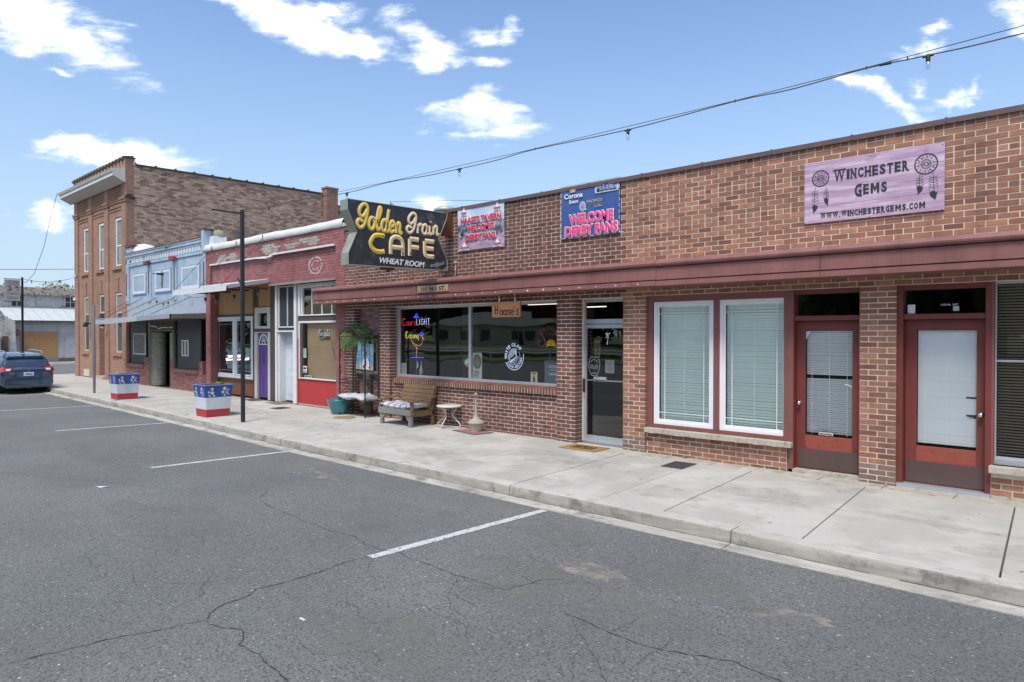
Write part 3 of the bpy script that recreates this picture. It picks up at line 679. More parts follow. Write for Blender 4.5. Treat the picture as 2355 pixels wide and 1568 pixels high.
# ---- glass door (aluminium)
dr = MB(); frame(dr, -7.1, -6.08, 0, 2.452, .25, .31, .055, wb=.03); dr.box(-7.045, -6.135, .25, .31, 2.03, 2.11)
door = dr.build('glass_door', m_alu, tav, bevel=.003)
lf = MB(); frame(lf, -7.04, -6.14, .035, 2.02, .235, .275, .065, wb=.09); lf.build('door_leaf', m_alu, door, bevel=.003)
pane(-6.98, -6.2, .12, 1.958, .252, door, m_glass); pane(-7.045, -6.135, 2.11, 2.4, .27, door, m_glass, 'transom_pane')
hb = MB().box(-7.0, -6.19, .29, .31, 1.055, 1.075); hb.build('push_bar', m_alu, door)
MB().box(-7.012, -6.998, .19, .235, .86, 1.09).build('pull_handle', m_black, door); MB().lathe((-7.01, .232, .775), [(.012, 0), (.012, .02)], 10).build('lock', m_chrome, door)
MB().box(-7.1, -6.08, .2, .34, -.01, .035).build('threshold', m_alu, tav)
box_ = MB().box(-6.86, -6.61, .29, .33, 1.05, 1.125); tag(box_.build('box', mat('pale_box', (.55, .56, .54))), 'small pale flat box behind the push bar of the glass door', 'box')
# ---- red framed double window and shop doors
rw = MB(); frame(rw, -5.669, -3.437, .40, 2.452, .055, .16, .1, wb=.055); rw.box(-4.555, -4.467, .05, .15, .455, 2.36); rw.box(-3.47, -3.40, .045, .16, 0.03, 2.452)
redw = rw.build('red_window_surround', m_frame_red, tav, bevel=.004)
for a, b in ((-5.555, -4.557), (-4.467, -3.471)):
    w = MB(); frame(w, a, b, .458, 2.358, .07, .12, .05); frame(w, a + .05, b - .05, .508, 2.308, .085, .115, .032)
    wo_ = w.build('white_window', m_white, tav, bevel=.004)
    x0, x1, z0, z1 = a + .082, b - .082, .54, 2.276
    pane(x0, x1, z0, z1, .1, wo_, m_glass_teal)
    gr = MB(); gr.box(x0 + .085, x0 + .098, .106, .11, z0, z1); gr.box(x1 - .098, x1 - .085, .106, .11, z0, z1); gr.box(x0, x1, .107, .111, z1 - .11, z1 - .097); gr.box(x0, x1, .107, .111, z0 + .097, z0 + .11); gr.build('grille_bar', m_white, wo_)
    slats(wo_, x0, x1, z0, z1,   .145, .0415, .05, m_blind, 57, jig=.0012)
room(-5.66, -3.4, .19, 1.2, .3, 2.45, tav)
m = MB(); n = 26
for i in range(n):
    a = -5.66 + i * (2.26 / n); b = a + 2.26 / n; m.box(a, b, -.055 + random.uniform(0, .006), .06, .318 + random.uniform(0, .01), .402 - random.uniform(0, .003))
m.build('stone_sill', m_sill, tav, bevel=.006); m = MB()
m.box(-1.21, 2.3, -.055, .06, .295, .378); m.box(2.71, 5.79, -.055, .06, .295, .378); m.build('stone_sill', m_sill, tav, bevel=.01)
def reddoor(xl, xr, px0, px1, kx, frl, frr, side, gaps, extra=None, tilt=55):
    f = MB(); f.box(*frl, .04, .2, 0, 2.452); f.box(*frr, .04, .2, 0, 2.452); f.box(frl[1], frr[0], .06, .2, 2.035, 2.10); f.box(frl[1], frr[0], .06, .2, 2.39, 2.452)
    d = f.build('red_door', m_redwood, tav, bevel=.004)
    lf = MB(); lf.box(xl, px0, .15, .19, .05, 2.03); lf.box(px1, xr, .15, .19, .05, 2.03); lf.box(px0, px1, .15, .19, 1.905, 2.03); lf.build('door_leaf', m_redwood, d, bevel=.003)
    MB().box(px0, px1, .152, .19, .315, .50).build('bottom_rail', m_redworn, d, bevel=.003); MB().box(xl, xr, .153, .19, .05, .33).build('rail_backing', m_redworn, d)
    MB().box(xl + .02, xr - .005, .143, .1525, .066, .318).build('kick_plate', m_kick, d)
    pane(px0, px1, .5, 1.905, .168, d, m_glass_soft); pane(frl[1], frr[0], 2.10, 2.39, .13, d, m_glass, 'transom_pane')
    slats(d, px0 + .005, px1 - .005, .53 if side else .52, 1.90, .205, .0235, .026, m_blind2, tilt, gaps, jig=.0009)
    k = MB(); U = Vector((kx, .15, .928)); k.lathe((0, 0, 0), [(.028, 0), (.03, .004), (.012, .012), (.012, .035), (.026, .045), (.028, .06), (.018, .072), (0.001, .074)], 16)
    k.v = [(U.x + a, U.y - c, U.z + b) for a, b, c in k.v]; k.build('door_knob', m_chrome, d)
    room(frl[0] + .01, frr[1] - .01, .22, 1.2, 0, 2.45, tav); MB().box(frl[0], frr[1], .02, .22, -.01, .045).build('threshold', m_alu if side else m_conc_old, tav)
    return d
d1 = reddoor(-3.392, -2.58, -3.28, -2.69, -3.345, (-3.40, -3.393), (-2.58, -2.566), 0, (25, 26), tilt=56)
d2 = reddoor(-2.085, -1.262, -1.963, -1.353, -1.302, (-2.15, -2.09), (-1.256, -1.2), 1, (), tilt=72)
bs = MB(); bs.box(-1.46, -1.357, .196, .2, 1.105, 1.122); bs.add([(-1.46, .195, .895), (-1.357, .195, .87), (-1.357, .195, .915), (-1.46, .195, .91)], [(0, 1, 2, 3)]); bs.build('broken_slat_gap', m_dark, d2)
bs = MB(); bs.add([(-2.80, .19, 1.20), (-2.70, .19, 1.165), (-2.70, .19, 1.18), (-2.78, .19, 1.21)], [(0, 1, 2, 3)]); bs.build('bent_slat', m_blind2, d1)
# ---- right hand window with bronze blinds
for (a, b) in ((-1.19, 2.28), (2.73, 5.77)):
    w = MB(); frame(w, a, b, .44, 2.452, .13, .18, .028); w.box(a, b, .12, .17, .378, .45); w.box(a + .03, b - .03, .14, .16, 1.54, 1.565)
    wo_ = w.build('bronze_window', m_alu if a < 0 else m_alu, tav, bevel=.003); pane(a + .03, b - .03, .46, 2.43, .15, wo_, m_glass_soft)
    x = a + .03
    while x < b - .1: slats(wo_, x, min(x + 1.14, b - .03), .47, 2.42, .215, .033, .030, m_blind3, 42, ladders=(.35, .8)); x += 1.15
    room(a, b, .25, 1.2, .3, 2.45, tav)
MB().box(-1.2, -1.175, .05, .13, .378, 2.452).build('window_trim', m_frame_red, tav)
MB().box(-3.396, -3.392, .16, .2, 0, .01).build('trim', m_frame_red, tav)
# ================================================================== cafe sign (two faced box standing out from the wall)
cs = thing('cafe_sign', (-10.1, -.2, 3.0), 'old black projecting sign in yellow and cream paint reading Golden Grain CAFE WHEAT ROOM', 'sign')
m_signblk = mat('weathered_black', (.026, .027, .031), .55, var=.5, vs=3, stretch=(1, 1.2, 1), dirt=((.17, .17, .18), 3.6, .50, .80), bump=.2, bs=20)
m_signedge = mat('green_grey_edge', (.26, .30, .27), .5, var=.15, vs=3, col2=(.24, .25, .15), dirt=((.42, .43, .40), 5, .6, .75))
m_yel = mat('faded_yellow', (.78, .54, .07), .7, var=.10, vs=9, dirt=((.62, .5, .22), 14, .6, .7)); m_cream = mat('faded_cream', (.80, .64, .38), .7, var=.08, vs=9, dirt=((.35, .25, .14), 10, .68, .8))
m_rust = mat('rust', (.13, .045, .02), .85, var=.3, vs=12)
sh = [(-2.54, 4.18), (-.235, 4.226), (-.265, 4.10), (-.465, 3.69), (-.246, 3.31), (-.226, 3.10), (-2.522, 3.05), (-2.522, 3.26), (-2.349, 3.63), (-2.535, 4.00)]
b = MB(); b.prism([(-10.0, y, z) for y, z in sh], (-.22, 0, 0), 0, 1); b.build('sign_box', [m_signblk, m_signedge], cs, bevel=.004)
rim = MB()
for (ya, za), (yb, zb) in zip(sh, sh[1:] + sh[:1]): rim.tube([(-9.998, ya, za), (-9.998, yb, zb)], .009, 6)
rim.build('edge_trim', m_signedge, cs)
LT = {'G': [[(.72, .80), (.62, .96), (.4, 1.0), (.18, .82), (.14, .6), (.3, .46), (.52, .56), (.7, .82), (.66, .5), (.56, .18), (.34, .0), (.12, .06), (.06, .24), (.22, .32), (.42, .26)]],
      'o': [arc(.25, .25, .2, .24, 60, 420), [(.3, .47), (.5, .44)]], 'l': [[(.02, .25), (.25, .6), (.34, .9), (.22, 1.0), (.13, .72), (.10, .25), (.2, .02), (.36, .12)]],
      'd': [arc(.24, .25, .19, .24, 20, 380), [(.5, .98), (.44, .5), (.42, .12), (.5, .02), (.6, .1)]], 'e': [[(.06, .24), (.3, .3), (.36, .42), (.24, .5), (.1, .4), (.07, .2), (.18, .02), (.42, .12)]],
      'n': [[(.04, .46), (.1, .3), (.1, .02)], [(.1, .28), (.25, .48), (.38, .38), (.38, .1), (.46, .02), (.56, .12)]], 'r': [[(.02, .46), (.1, .36), (.1, .02)], [(.1, .28), (.22, .48), (.38, .44)]],
      'a': [arc(.24, .25, .19, .24, 20, 380), [(.44, .46), (.42, .12), (.5, .02), (.58, .1)]], 'i': [[(.06, .46), (.08, .1), (.16, .02), (.26, .1)], [(.1, .64), (.12, .68)]]}
def script(mb_, word, y0, y1, z0, z1, r, slope, m_=0, x=-9.999, shear=.12):
    adv = {'G': .8, 'o': .5, 'l': .4, 'd': .58, 'e': .44, 'n': .56, 'r': .4, 'a': .56, 'i': .28}
    tot = sum(adv[c_] for c_ in word); k = (y1 - y0) / tot; h = z1 - z0; p = 0
    for c_ in word:
        for path in LT[c_]:
            q = smoothpath(path, 3)
            P = [Vector((x, y0 + (p + a + shear * b_) * k, z0 + b_ * h + slope * (p + a) * k)) for a, b_ in q]
            mb_.tube(P, r, 6, m_, flat=Vector((1, 0, 0)))
        p += adv[c_]
t = MB(); script(t, 'Golden', -2.36, -1.36, 3.72, 4.14, .038, -.03); t.build('script_lettering', mat('pale_outline', (.50, .47, .36), .8, var=.1), cs)
t = MB(); script(t, 'Golden', -2.36, -1.36, 3.72, 4.14, .027, -.03, 0, -9.990); t.build('script_lettering', m_yel, cs)
t = MB(); script(t, 'Grain', -1.27, -.46, 3.74, 4.11, .034, .03); t.build('script_lettering', mat('pale_outline2', (.42, .40, .36), .8, var=.1), cs)
t = MB(); script(t, 'Grain', -1.27, -.46, 3.74, 4.11, .022, .03, 0, -9.990); t.build('script_lettering', m_cream, cs)
def block(paths, m_, nm='cafe_letter', rr=.043):
    t = MB()
    for p in paths:
        q = p if len(p) < 3 else smoothpath(p, 3); t.tube([(-9.993 + .0007 * paths.index(p), y, z) for y, z in q], rr, 6, 0, flat=Vector((1, 0, 0)))
    t.build(nm, m_, cs)
    t = MB()
    for p in paths:
        q = p if len(p) < 3 else smoothpath(p, 3); t.tube([(-9.983, y, z) for y, z in q], .004, 5)
    t.build('neon_groove', mat('groove', (.42, .33, .16), .5, var=.1), cs)
block([[(-1.76, 3.61), (-1.86, 3.625), (-1.98, 3.60), (-2.055, 3.50), (-2.06, 3.45), (-2.03, 3.385), (-1.95, 3.335), (-1.86, 3.325), (-1.76, 3.345)]], m_yel)
block([[(-1.62, 3.31), (-1.62, 3.5), (-1.58, 3.60), (-1.48, 3.635), (-1.385, 3.60), (-1.34, 3.5), (-1.34, 3.30)], [(-1.62, 3.44), (-1.34, 3.44)]], m_cream)
block([[(-1.18, 3.315), (-1.18, 3.63)], [(-1.18, 3.63), (-.965, 3.63)], [(-1.18, 3.48), (-.965, 3.48)]], m_cream)
block([[(-.81, 3.63), (-.585, 3.63)], [(-.82, 3.62), (-.82, 3.42), (-.80, 3.36), (-.74, 3.34)], [(-.75, 3.34), (-.585, 3.34)], [(-.81, 3.49), (-.60, 3.49)]], m_cream)
t = MB(); letter(t, 'WHEAT ROOM', 'S', (-9.999, -1.34, 3.178), 1.05, .105, .02, .25, slope=-.01); t.build('lettering', m_whitep, cs)
t = MB(); t.poly([(-9.997, y, z) for y, z in [(-.69, 3.15), (-.66, 3.2), (-.58, 3.205), (-.50, 3.25), (-.44, 3.235), (-.31, 3.28), (-.32, 3.22), (-.42, 3.19), (-.5, 3.15), (-.6, 3.16), (-.64, 3.135)]]); t.poly([(-9.997, y, z) for y, z in [(-.36, 3.10), (-.30, 3.16), (-.25, 3.19), (-.232, 3.12)]]); t.build('peeled_patch', mat('bare_tin', (.22, .24, .27), .5, metal=.3, var=.2, vs=12), cs)
t = MB()
for y, z, r_ in [(-1.36, 3.355, .02), (-1.36, 3.32, .016), (-1.18, 3.345, .015), (-1.17, 3.37, .012), (-.62, 3.345, .014), (-.78, 3.51, .012), (-1.79, 3.62, .014), (-1.83, 3.625, .008), (-1.12, 3.64, .01), (-.79, 3.35, .009), (-1.9, 3.335, .007), (-1.5, 3.63, .008), (-1.37, 3.4, .01)]: disc(t, 'S', (-9.972, y, z), r_, n=9)
t.build('rust_hole', mat('hole', (.03, .018, .01), .9), cs)
t = MB(); t.box(-10.2, -10.1, -.235, .0, 3.80, 4.28); t.box(-10.16, -10.14, -1.5, -1.46, 4.2, 4.26); t.tube([(-10.1, -1.6, 3.06), (-10.1, -1.6, 2.985)], .03, 8); t.box(-10.18, -10.06, -1.72, -1.48, 3.03, 3.07); t.tube([(-10.1, -.24, 3.16), (-10.05, -.1, 3.13), (-10.0, 0, 3.1)], .018); t.build('bracket', m_rust, cs)
t = MB(); t.tube([(-9.98, -.01, 3.29), (-9.985, -.03, 3.15), (-9.99, -.02, 3.06), (-10.03, -.02, 2.99)], .014); t.box(-10.02, -9.95, -.04, .01, 3.26, 3.31); tag(t.build('conduit', mat('cream_pipe', (.4, .36, .3), .6)), 'short pale conduit elbow on the brick wall right of the black cafe sign', 'pipe')
gw = MB(); gw.tube([(-10.0, -1.62, 4.20), (-10.0, -1.62, 4.26)], .006, 6); gw.tube([(-10.0, -1.62, 4.255), (-9.2, -.85, 4.29), (-8.5, -.02, 4.305)], .0035, 5); gw.tube([(-8.62, -.02, 4.3), (-8.35, -.02, 4.28)], .007, 6); gw.lathe((-8.3, -.05, 4.27), [(.012, -.02), (.025, 0), (.012, .02)], 8)
tag(gw.build('guy_wire', m_black), 'thin guy wire running from the top of the black cafe sign to the brick wall', 'wire')
# ================================================================== banners
m_b1 = mat('mud_print', (.33, .24, .36), .6, var=.2, vs=6, col2=(.45, .36, .48), stretch=(1, 1, 2.2)); m_b1s = mat('sky_print', (.42, .55, .72), .6, var=.08, vs=3, col2=(.6, .68, .78))
m_b1d = mat('truck_print', (.07, .10, .17), .6, var=.5, vs=9, col2=(.34, .36, .38)); m_pink = mat('hot_pink_print', (.78, .07, .23), .6, var=0); m_pinkp = mat('pale_pink_print', (.82, .62, .76), .6, var=0); m_redp = mat('red_print', (.55, .035, .06), .6, var=0)
b1 = thing('vinyl_banner', (-9.3, -.02, 3.48), 'pale pink and blue vinyl banner reading HAASE\'S TAVERN WELCOMES DERBY FANS, beside the cafe sign', 'banner')
def banner_sheet(x0, x1, z0, z1, parent, mats, bands, y=-.022):
    m = MB(); nx, nz = 16, 20
    for j in range(nz):
        for i in range(nx):
            def P(i, j):
                u, v = i / nx, j / nz; s = .012 * (1 - (2 * u - 1) ** 2) * (1 - v) + .004 * math.sin(9 * u + 3 * v)
                return (x0 + (x1 - x0) * u, y - .004 + .006 * math.sin(7 * u + 5 * v) * (1 - v * .5), z0 + (z1 - z0) * v + (.018 * (1 - v) * math.sin(3.1 * u)))
            v = (j + .5) / nz; k = next(b_[1] for b_ in bands if v <= b_[0])
            m.add([P(i, j), P(i + 1, j), P(i + 1, j + 1), P(i, j + 1)], [(0, 1, 2, 3)], k, smooth=True)
    return m.build('vinyl_sheet', mats, parent)
banner_sheet(-9.92, -8.66, 3.48, 4.34, b1, [m_b1, m_b1s, m_b1d], [(.42, 0), (.62, 2), (1.01, 1)])
t = MB(); y = -.036
for n_i, (xa_, za_, w_, h_) in enumerate([(-9.75, 3.85, .15, .12), (-9.0, 3.83, .35, .14), (-9.3, 3.92, .3, .12), (-8.85, 3.9, .18, .16), (-9.6, 3.93, .2, .06)]): t.box(xa_ - w_ / 2, xa_ + w_ / 2, y - .0006 * n_i, y + .003, za_ - h_ / 2, za_ + h_ / 2)
disc(t, 'F', (-9.82, y, 3.79), .05, n=14); disc(t, 'F', (-8.74, y, 3.8), .04, n=14); t.build('truck_picture', [m_b1d], b1)
for s_, c_, w_, h_, sh_ in [("HAASE'S TAVERN", (-9.27, 4.075), 1.09, .115, 0), ('WELCOMES', (-9.275, 3.905), .75, .118, 0), ('DERBY FANS', (-9.275, 3.73), .81, .118, 0)]:
    t = MB(); letter(t, s_, 'F', (c_[0], -.040, c_[1]), w_ + .022, h_ + .018, .075, .0, 1); letter(t, s_, 'F', (c_[0], -.047, c_[1]), w_, h_, .032, .0, 0); t.build('lettering', [m_redp, m_pinkp], b1)
m_gp = mat('grey_print', (.35, .38, .45), .6)
for cx, cz, w_ in [(-9.735, 4.235, .16), (-8.83, 4.235, .18), (-9.72, 3.56, .24), (-8.83, 3.565, .2)]:
    t = MB(); flat(t, 'F', (cx, -.040, cz), [(-w_ * .6, -.07), (w_ * .6, -.07), (.0, .09)], 0); letter(t, 'Coors', 'F', (cx, -.046, cz - .005), w_, .045, .03, .3, 1); letter(t, 'LIGHT', 'F', (cx, -.046, cz - .048), w_ * .8, .022, .0, 0, 2); t.build('corner_logo', [m_whitep, m_redp, m_gp], b1)
m_navy = mat('blue_vinyl', (.045, .10, .30), .45, var=.12, vs=2.5, stretch=(2, 1, .6)); m_tanp = mat('tan_print', (.5, .38, .24), .6, var=0)
b2 = thing('vinyl_banner', (-6.7, -.02, 3.48), 'deep blue vinyl banner with beer logos and pink letters reading WELCOME DERBY FANS', 'banner')
banner_sheet(-7.33, -6.12, 3.485, 4.345, b2, [m_navy], [(2, 0)])
t = MB(); t.box(-7.335, -6.115, -.03, -.018, 4.335, 4.385); t.build('hem', mat('grey_hem', (.35, .42, .46), .5), b2)
t = MB()
for i in range(9):
    x = -7.3 + i * .145; t.tube([(x, -.036, 3.49 + random.uniform(0, .01)), (x + .1, -.037, 3.488 + random.uniform(0, .014))], .0045, 4)
for i in range(8): z = 3.5 + i * .1; t.tube([(-7.318, -.034, z), (-7.32, -.034, z + .07)], .005, 4); t.tube([(-6.132, -.034, z), (-6.13, -.034, z + .06)], .004, 4)
t.build('hem_stitching', m_whitep, b2)
t = MB()
for s_, c_, w_, h_ in [('WELCOME', (-6.685, 3.797), .885, .165), ('DERBY FANS', (-6.685, 3.60), 1.06, .16)]:
    letter(t, s_, 'F', (c_[0], -.040, c_[1]), w_ + .034, h_ + .028, .085, 0, 1); letter(t, s_, 'F', (c_[0], -.048, c_[1]), w_, h_, .04, 0, 0)
letter(t, 'Corona', 'F', (-7.045, -.042, 4.20), .39, .085, .02, 0, 2); letter(t, 'Extra', 'F', (-7.035, -.042, 4.10), .19, .06, .015, 0, 2)
letter(t, 'PACIFICO', 'F', (-6.61, -.042, 4.06), .31, .05, .01, 0, 3); letter(t, 'CLARA', 'F', (-6.54, -.042, 3.97), .16, .034, .01, .3, 3); t.box(-6.72, -6.455, -.041, -.038, 4.006, 4.011, 3)
letter(t, 'Modelo', 'F', (-6.375, -.042, 4.245), .40, .075, .03, 0, 4); letter(t, 'Modelo', 'F', (-6.375, -.048, 4.245), .38, .062, .0, 0, 5); t.box(-6.60, -6.14, -.041, -.038, 4.175, 4.19, 4)
disc(t, 'F', (-6.375, -.038, 4.25), .085, .07, 4); disc(t, 'F', (-6.375, -.040, 4.25), .072, .058, 6)
for x in (-6.585, -6.16): disc(t, 'F', (x, -.040, 4.23), .022, .045, 4)
disc(t, 'F', (-6.855, -.040, 4.0), .066, .08, 4); disc(t, 'F', (-6.855, -.043, 4.0), .052, .064, 5); flat(t, 'F', (-6.855, -.046, 3.995), [(-.03, -.02), (.03, -.02), (.012, .01), (0, .03), (-.015, .005)], 0); disc(t, 'F', (-6.80, -.043, 3.94), .03, .02, 7); disc(t, 'F', (-6.845, -.043, 3.925), .028, .018, 7)
flat(t, 'F', (-7.06, -.041, 4.275), [(-.05, -.02), (.05, -.02), (.062, .035), (.03, .015), (0, .05), (-.03, .015), (-.062, .035)], 3)
t.build('lettering', [m_pink, m_pinkp, m_whitep, m_tanp, mat('silver_print', (.55, .58, .66), .5), mat('pale_blue_print', (.25, .36, .55), .5), m_navy, mat('lime_print', (.4, .45, .2), .6)], b2)
# ================================================================== lilac shop sign
gs_ = thing('shop_sign', (-2.45, -.02, 3.3), 'lilac wood print sign with dream catchers reading WINCHESTER GEMS above the shop doors', 'sign')
m_lil = mat('lilac_print', (.44, .30, .43), .5, var=.16, vs=2.2, col2=(.62, .48, .58), stretch=(.6, 1, 6), dirt=((.31, .18, .28), 3.5, .56, .76)); m_ink = mat('ink', (.025, .028, .045), .6, var=0)
gsb = MB(); gsb.box(-3.24, -1.652, -.028, -.016, 3.306, 4.096)
gsb.build('sign_panel', m_lil, gs_, bevel=.002)
t = MB()
for z in (3.52, 3.69, 3.87, 3.98): t.box(-3.238, -1.654, -.0292, -.027, z, z + .0022)
t.build('board_line', mat('plum_line', (.16, .07, .16), .6), gs_)
def slab_word(mb_, word, c, w, h, big0=1.3, yy=-.0285, slope=0.):
    """western capitals: heavy letters with slab serifs; first one larger"""
    n = len(word); ws = []
    for i, ch in enumerate(word):
        ws.append((1.5 if ch in 'WM' else .55 if ch == 'I' else .5 if ch == '.' else 1.0) * (big0 if i == 0 and big0 > 1 else 1))
    tot = sum(ws); k = w / tot; x = c[0] - w / 2
    for i, ch in enumerate(word):
        hh = h * (big0 if i == 0 and big0 > 1 else 1); wl = ws[i] * k; cx = x + wl / 2; cz = c[1] + slope * (cx - c[0]) + (hh - h) * (-.1)
        if ch == '.': mb_.box(cx - .008, cx + .008, yy - .002, yy, cz - h / 2, cz - h / 2 + .015)
        else:
            if ch == 'M':
                ww = wl * .80; mb_.prism([(cx + a_ * ww, yy - .004, cz + b_ * hh) for a_, b_ in ((-.5, -.5), (-.5, .5), (-.2, .5), (0, .02), (.2, .5), (.5, .5), (.5, -.5), (.22, -.5), (.22, .1), (0, -.38), (-.22, .1), (-.22, -.5))], (0, .004, 0))
            else: letter(mb_, ch, 'F', (cx, yy, cz), wl * .78, hh, .012 if ch == 'W' else .04)
            s = hh * .065
            feet = {'W': [.1, .5, .9], 'I': [.5], 'N': [.12, .88], 'H': [.1, .9], 'E': [.15], 'T': [.5], 'R': [.12, .9], 'M': [], 'C': [], 'S': [], 'G': [.85], 'O': []}[ch]
            for f in feet:
                fx = cx + (f - .5) * wl * .8
                if ch not in 'W': mb_.box(fx - wl * .16, fx + wl * .16, yy - .0064, yy, cz - hh / 2 - .001, cz - hh / 2 + s)
                if ch not in 'T' and not (ch == 'R' and f > .5): mb_.box(fx - wl * .16, fx + wl * .16, yy - .0064, yy, cz + hh / 2 - s, cz + hh / 2 + .001)
                if ch in 'IHTE': mb_.box(fx - wl * .13, fx + wl * .13, yy - .0064, yy, cz - s * .5, cz + s * .5)
        x += wl
for a_ in (('WINCHESTER', (-2.45, 3.885), .87, .122, 1.3), ('GEMS', (-2.44, 3.665), .385, .125, 1.25), ('WWW.WINCHESTERGEMS.COM', (-2.44, 3.39), 1.20, .073, 1)): t = MB(); slab_word(t, *a_); t.build('lettering', m_ink, gs_)
def catcher(cx, cz, r, f):
    t = MB(); y = -.030
    for rr, w_ in ((r, .0042), (r * .93, .0022), (r * .42, .003), (r * .16, .003)): t.tube([(cx + rr * math.cos(a), y, cz + rr * math.sin(a)) for a in [2 * math.pi * i / 28 for i in range(29)]], w_, 4, flat=(0, -1, 0))
    for i in range(18):
        a = 2 * math.pi * i / 18; t.tube([(cx + r * .15 * math.cos(a), y, cz + r * .15 * math.sin(a)), (cx + r * .42 * math.cos(a), y, cz + r * .42 * math.sin(a))], .0015, 4)
        a2 = a + .14; t.tube([(cx + r * .42 * math.cos(a), y, cz + r * .42 * math.sin(a)), (cx + r * .95 * math.cos(a2), y, cz + r * .95 * math.sin(a2))], .0015, 4)
    for i in range(10):
        a = 2 * math.pi * (i + .3) / 10; disc(t, 'F', (cx + r * .68 * math.cos(a), y - .001, cz + r * .68 * math.sin(a)), .0075, n=7)
    for fx, ft, fb, w_, solid in f:
        mid = (ft + fb) / 2; dx = .02 * (1 if fx > cx else -1)
        t.tube([(fx - dx * .3, y, ft + .03), (fx, y, ft), (fx + dx * .3, y, mid), (fx + dx, y, fb)], .0028, 4)
        t.tube([(fx - w_, y, ft - .05), (fx - w_ * 1.1, y, mid), (fx - w_ * .6, y, fb + .05), (fx + dx, y, fb)], .0016, 4); t.tube([(fx + w_ * .8, y, ft - .05), (fx + w_ * 1.2, y, mid), (fx + w_ * .9, y, fb + .06), (fx + dx, y, fb)], .0016, 4)
        t.poly([(fx - w_, y - .001, fb + .085), (fx - w_ * .2, y - .001, fb + .11), (fx + w_ * 1.05, y - .001, fb + .085), (fx + w_ * .8, y - .001, fb + .045), (fx + dx, y - .001, fb), (fx - w_ * .7, y - .001, fb + .045)])
        for k in range(5):
            zz = ft - .01 - k * .03; t.tube([(fx, y, zz - .02), (fx - w_ * 1.1, y, zz + random.uniform(-.01, .01))], .0017, 4); t.tube([(fx, y, zz - .02), (fx + w_ * 1.1, y, zz + random.uniform(-.01, .012))], .0017, 4)
    t.build('dream_catcher_print', m_ink, gs_)
catcher(-3.035, 3.878, .104, [(-3.105, 3.74, 3.44, .034, 1), (-2.965, 3.735, 3.515, .027, 1)])
catcher(-1.84, 3.868, .121, [(-1.905, 3.735, 3.515, .032, 1), (-1.765, 3.725, 3.435, .04, 1)])
t = MB()
for x, z in ((-3.22, 4.075), (-2.45, 4.08), (-1.672, 4.075), (-3.22, 3.325), (-2.45, 3.322), (-1.672, 3.325)): t.lathe((x, -.03, z), [(.008, -.008), (.008, .008)], 8)
t.build('screw', m_chrome, gs_)
# ================================================================== address board and hanging board
m_wood = mat('grey_wood', (.22, .17, .11), .8, var=.2, vs=5, stretch=(1.2, 1, 14), col2=(.34, .25, .15), bump=.5, bs=60); m_woodo = mat('orange_wood', (.22, .10, .042), .7, var=.22, vs=4, stretch=(1.2, 1, 14), bump=.3, bs=60)
ad = thing('address_board', (-10.18, -.46, 2.68), 'small weathered wooden board on the canopy with house number 111 N. 1 ST', 'sign')
MB().box(-10.64, -9.73, -.466, -.441, 2.682, 2.812).build('board', mat('driftwood', (.30, .27, .22), .8, var=.25, vs=3, stretch=(2, 1, 12), col2=(.42, .27, .13), bump=.4), ad, bevel=.003)
m_bt = mat('burnt', (.02, .015, .01))
for s_, x, w_, h_ in (('111', -10.43, .15, .075), ('N.1', -10.16, .2, .08), ('ST.', -9.89, .2, .08)): t = MB(); letter(t, s_, 'F', (x, -.467, 2.745), w_, h_, .012); t.build('lettering', m_bt, ad)
hs = thing('hanging_board', (-8.3, -.33, 2.16), "hanging brown wooden board reading Haase's under the canopy in front of the picture window", 'sign')
MB().box(-8.66, -7.98, -.36, -.315, 2.158, 2.425).build('board', m_woodo, hs, bevel=.006)
t = MB()
HA = {'H': [[(.08, .9), (.1, .05)], [(.42, .95), (.36, .0)], [(.0, .42), (.2, .55), (.42, .5)]], 'a': [arc(.24, .24, .17, .22, 30, 390), [(.42, .48), (.42, .02)]], 's': [[(.4, .42), (.25, .5), (.12, .38), (.25, .26), (.36, .14), (.24, .0), (.08, .08)]], 'e': [[(.08, .24), (.4, .3), (.3, .48), (.12, .42), (.08, .15), (.22, .0), (.42, .08)]], "'": [[(.1, .8), (.06, .62)]]}
x = -8.59
for ch in "Haase's":
    wch = {'H': .135, 'a': .105, 's': .09, 'e': .10, "'": .04}[ch]
    strokes(t, HA[ch], 'F', (x, -.362, 2.20), .2, .185, .0115); x += wch * (.9 if ch != 'a' else .86)
t.build('lettering', mat('burnt_black', (.02, .012, .008)), hs)
for x in (-8.5, -8.12):
    t = MB()
    for k in range(4):
        z = 2.555 - k * .034; t.tube([(x + .008 * math.cos(a) * (1 if k % 2 else .2), -.337 + .008 * math.cos(a) * (.2 if k % 2 else 1), z + .022 * math.sin(a)) for a in [2 * math.pi * i / 8 for i in range(9)]], .0035, 4)
    t.build('chain', m_chrome, hs)
# ================================================================== things in the tavern window
def neon(col, s=2.): return mat('neon_tube', tuple(c_ * .3 for c_ in col), .4, var=0, emit=(col, s))
nr, nb, nw, ny, no = neon((1, .05, .07), .55), neon((.03, .06, 1), 1.5), neon((.55, .7, 1), .8), neon((.85, .85, .05), .5), neon((1, .35, .18), .35)
yb = .29
n1 = thing('neon_sign', (-11.6, yb, 2.0), 'red and white lit neon beer sign with small blue mountain in the picture window', 'neon sign')
t = MB(); CO = {'C': [[(.5, .8), (.3, 1.0), (.05, .7), (.05, .2), (.25, 0), (.5, .15)], [(.15, .9), (.0, 1.0)]], 'o': [arc(.22, .25, .17, .24, 0, 360)], 'r': [[(.06, .5), (.1, 0)], [(.1, .3), (.2, .5), (.34, .45)]], 's': [[(.36, .45), (.2, .5), (.12, .35), (.3, .2), (.2, 0), (.05, .05)]]}
x = -12.06
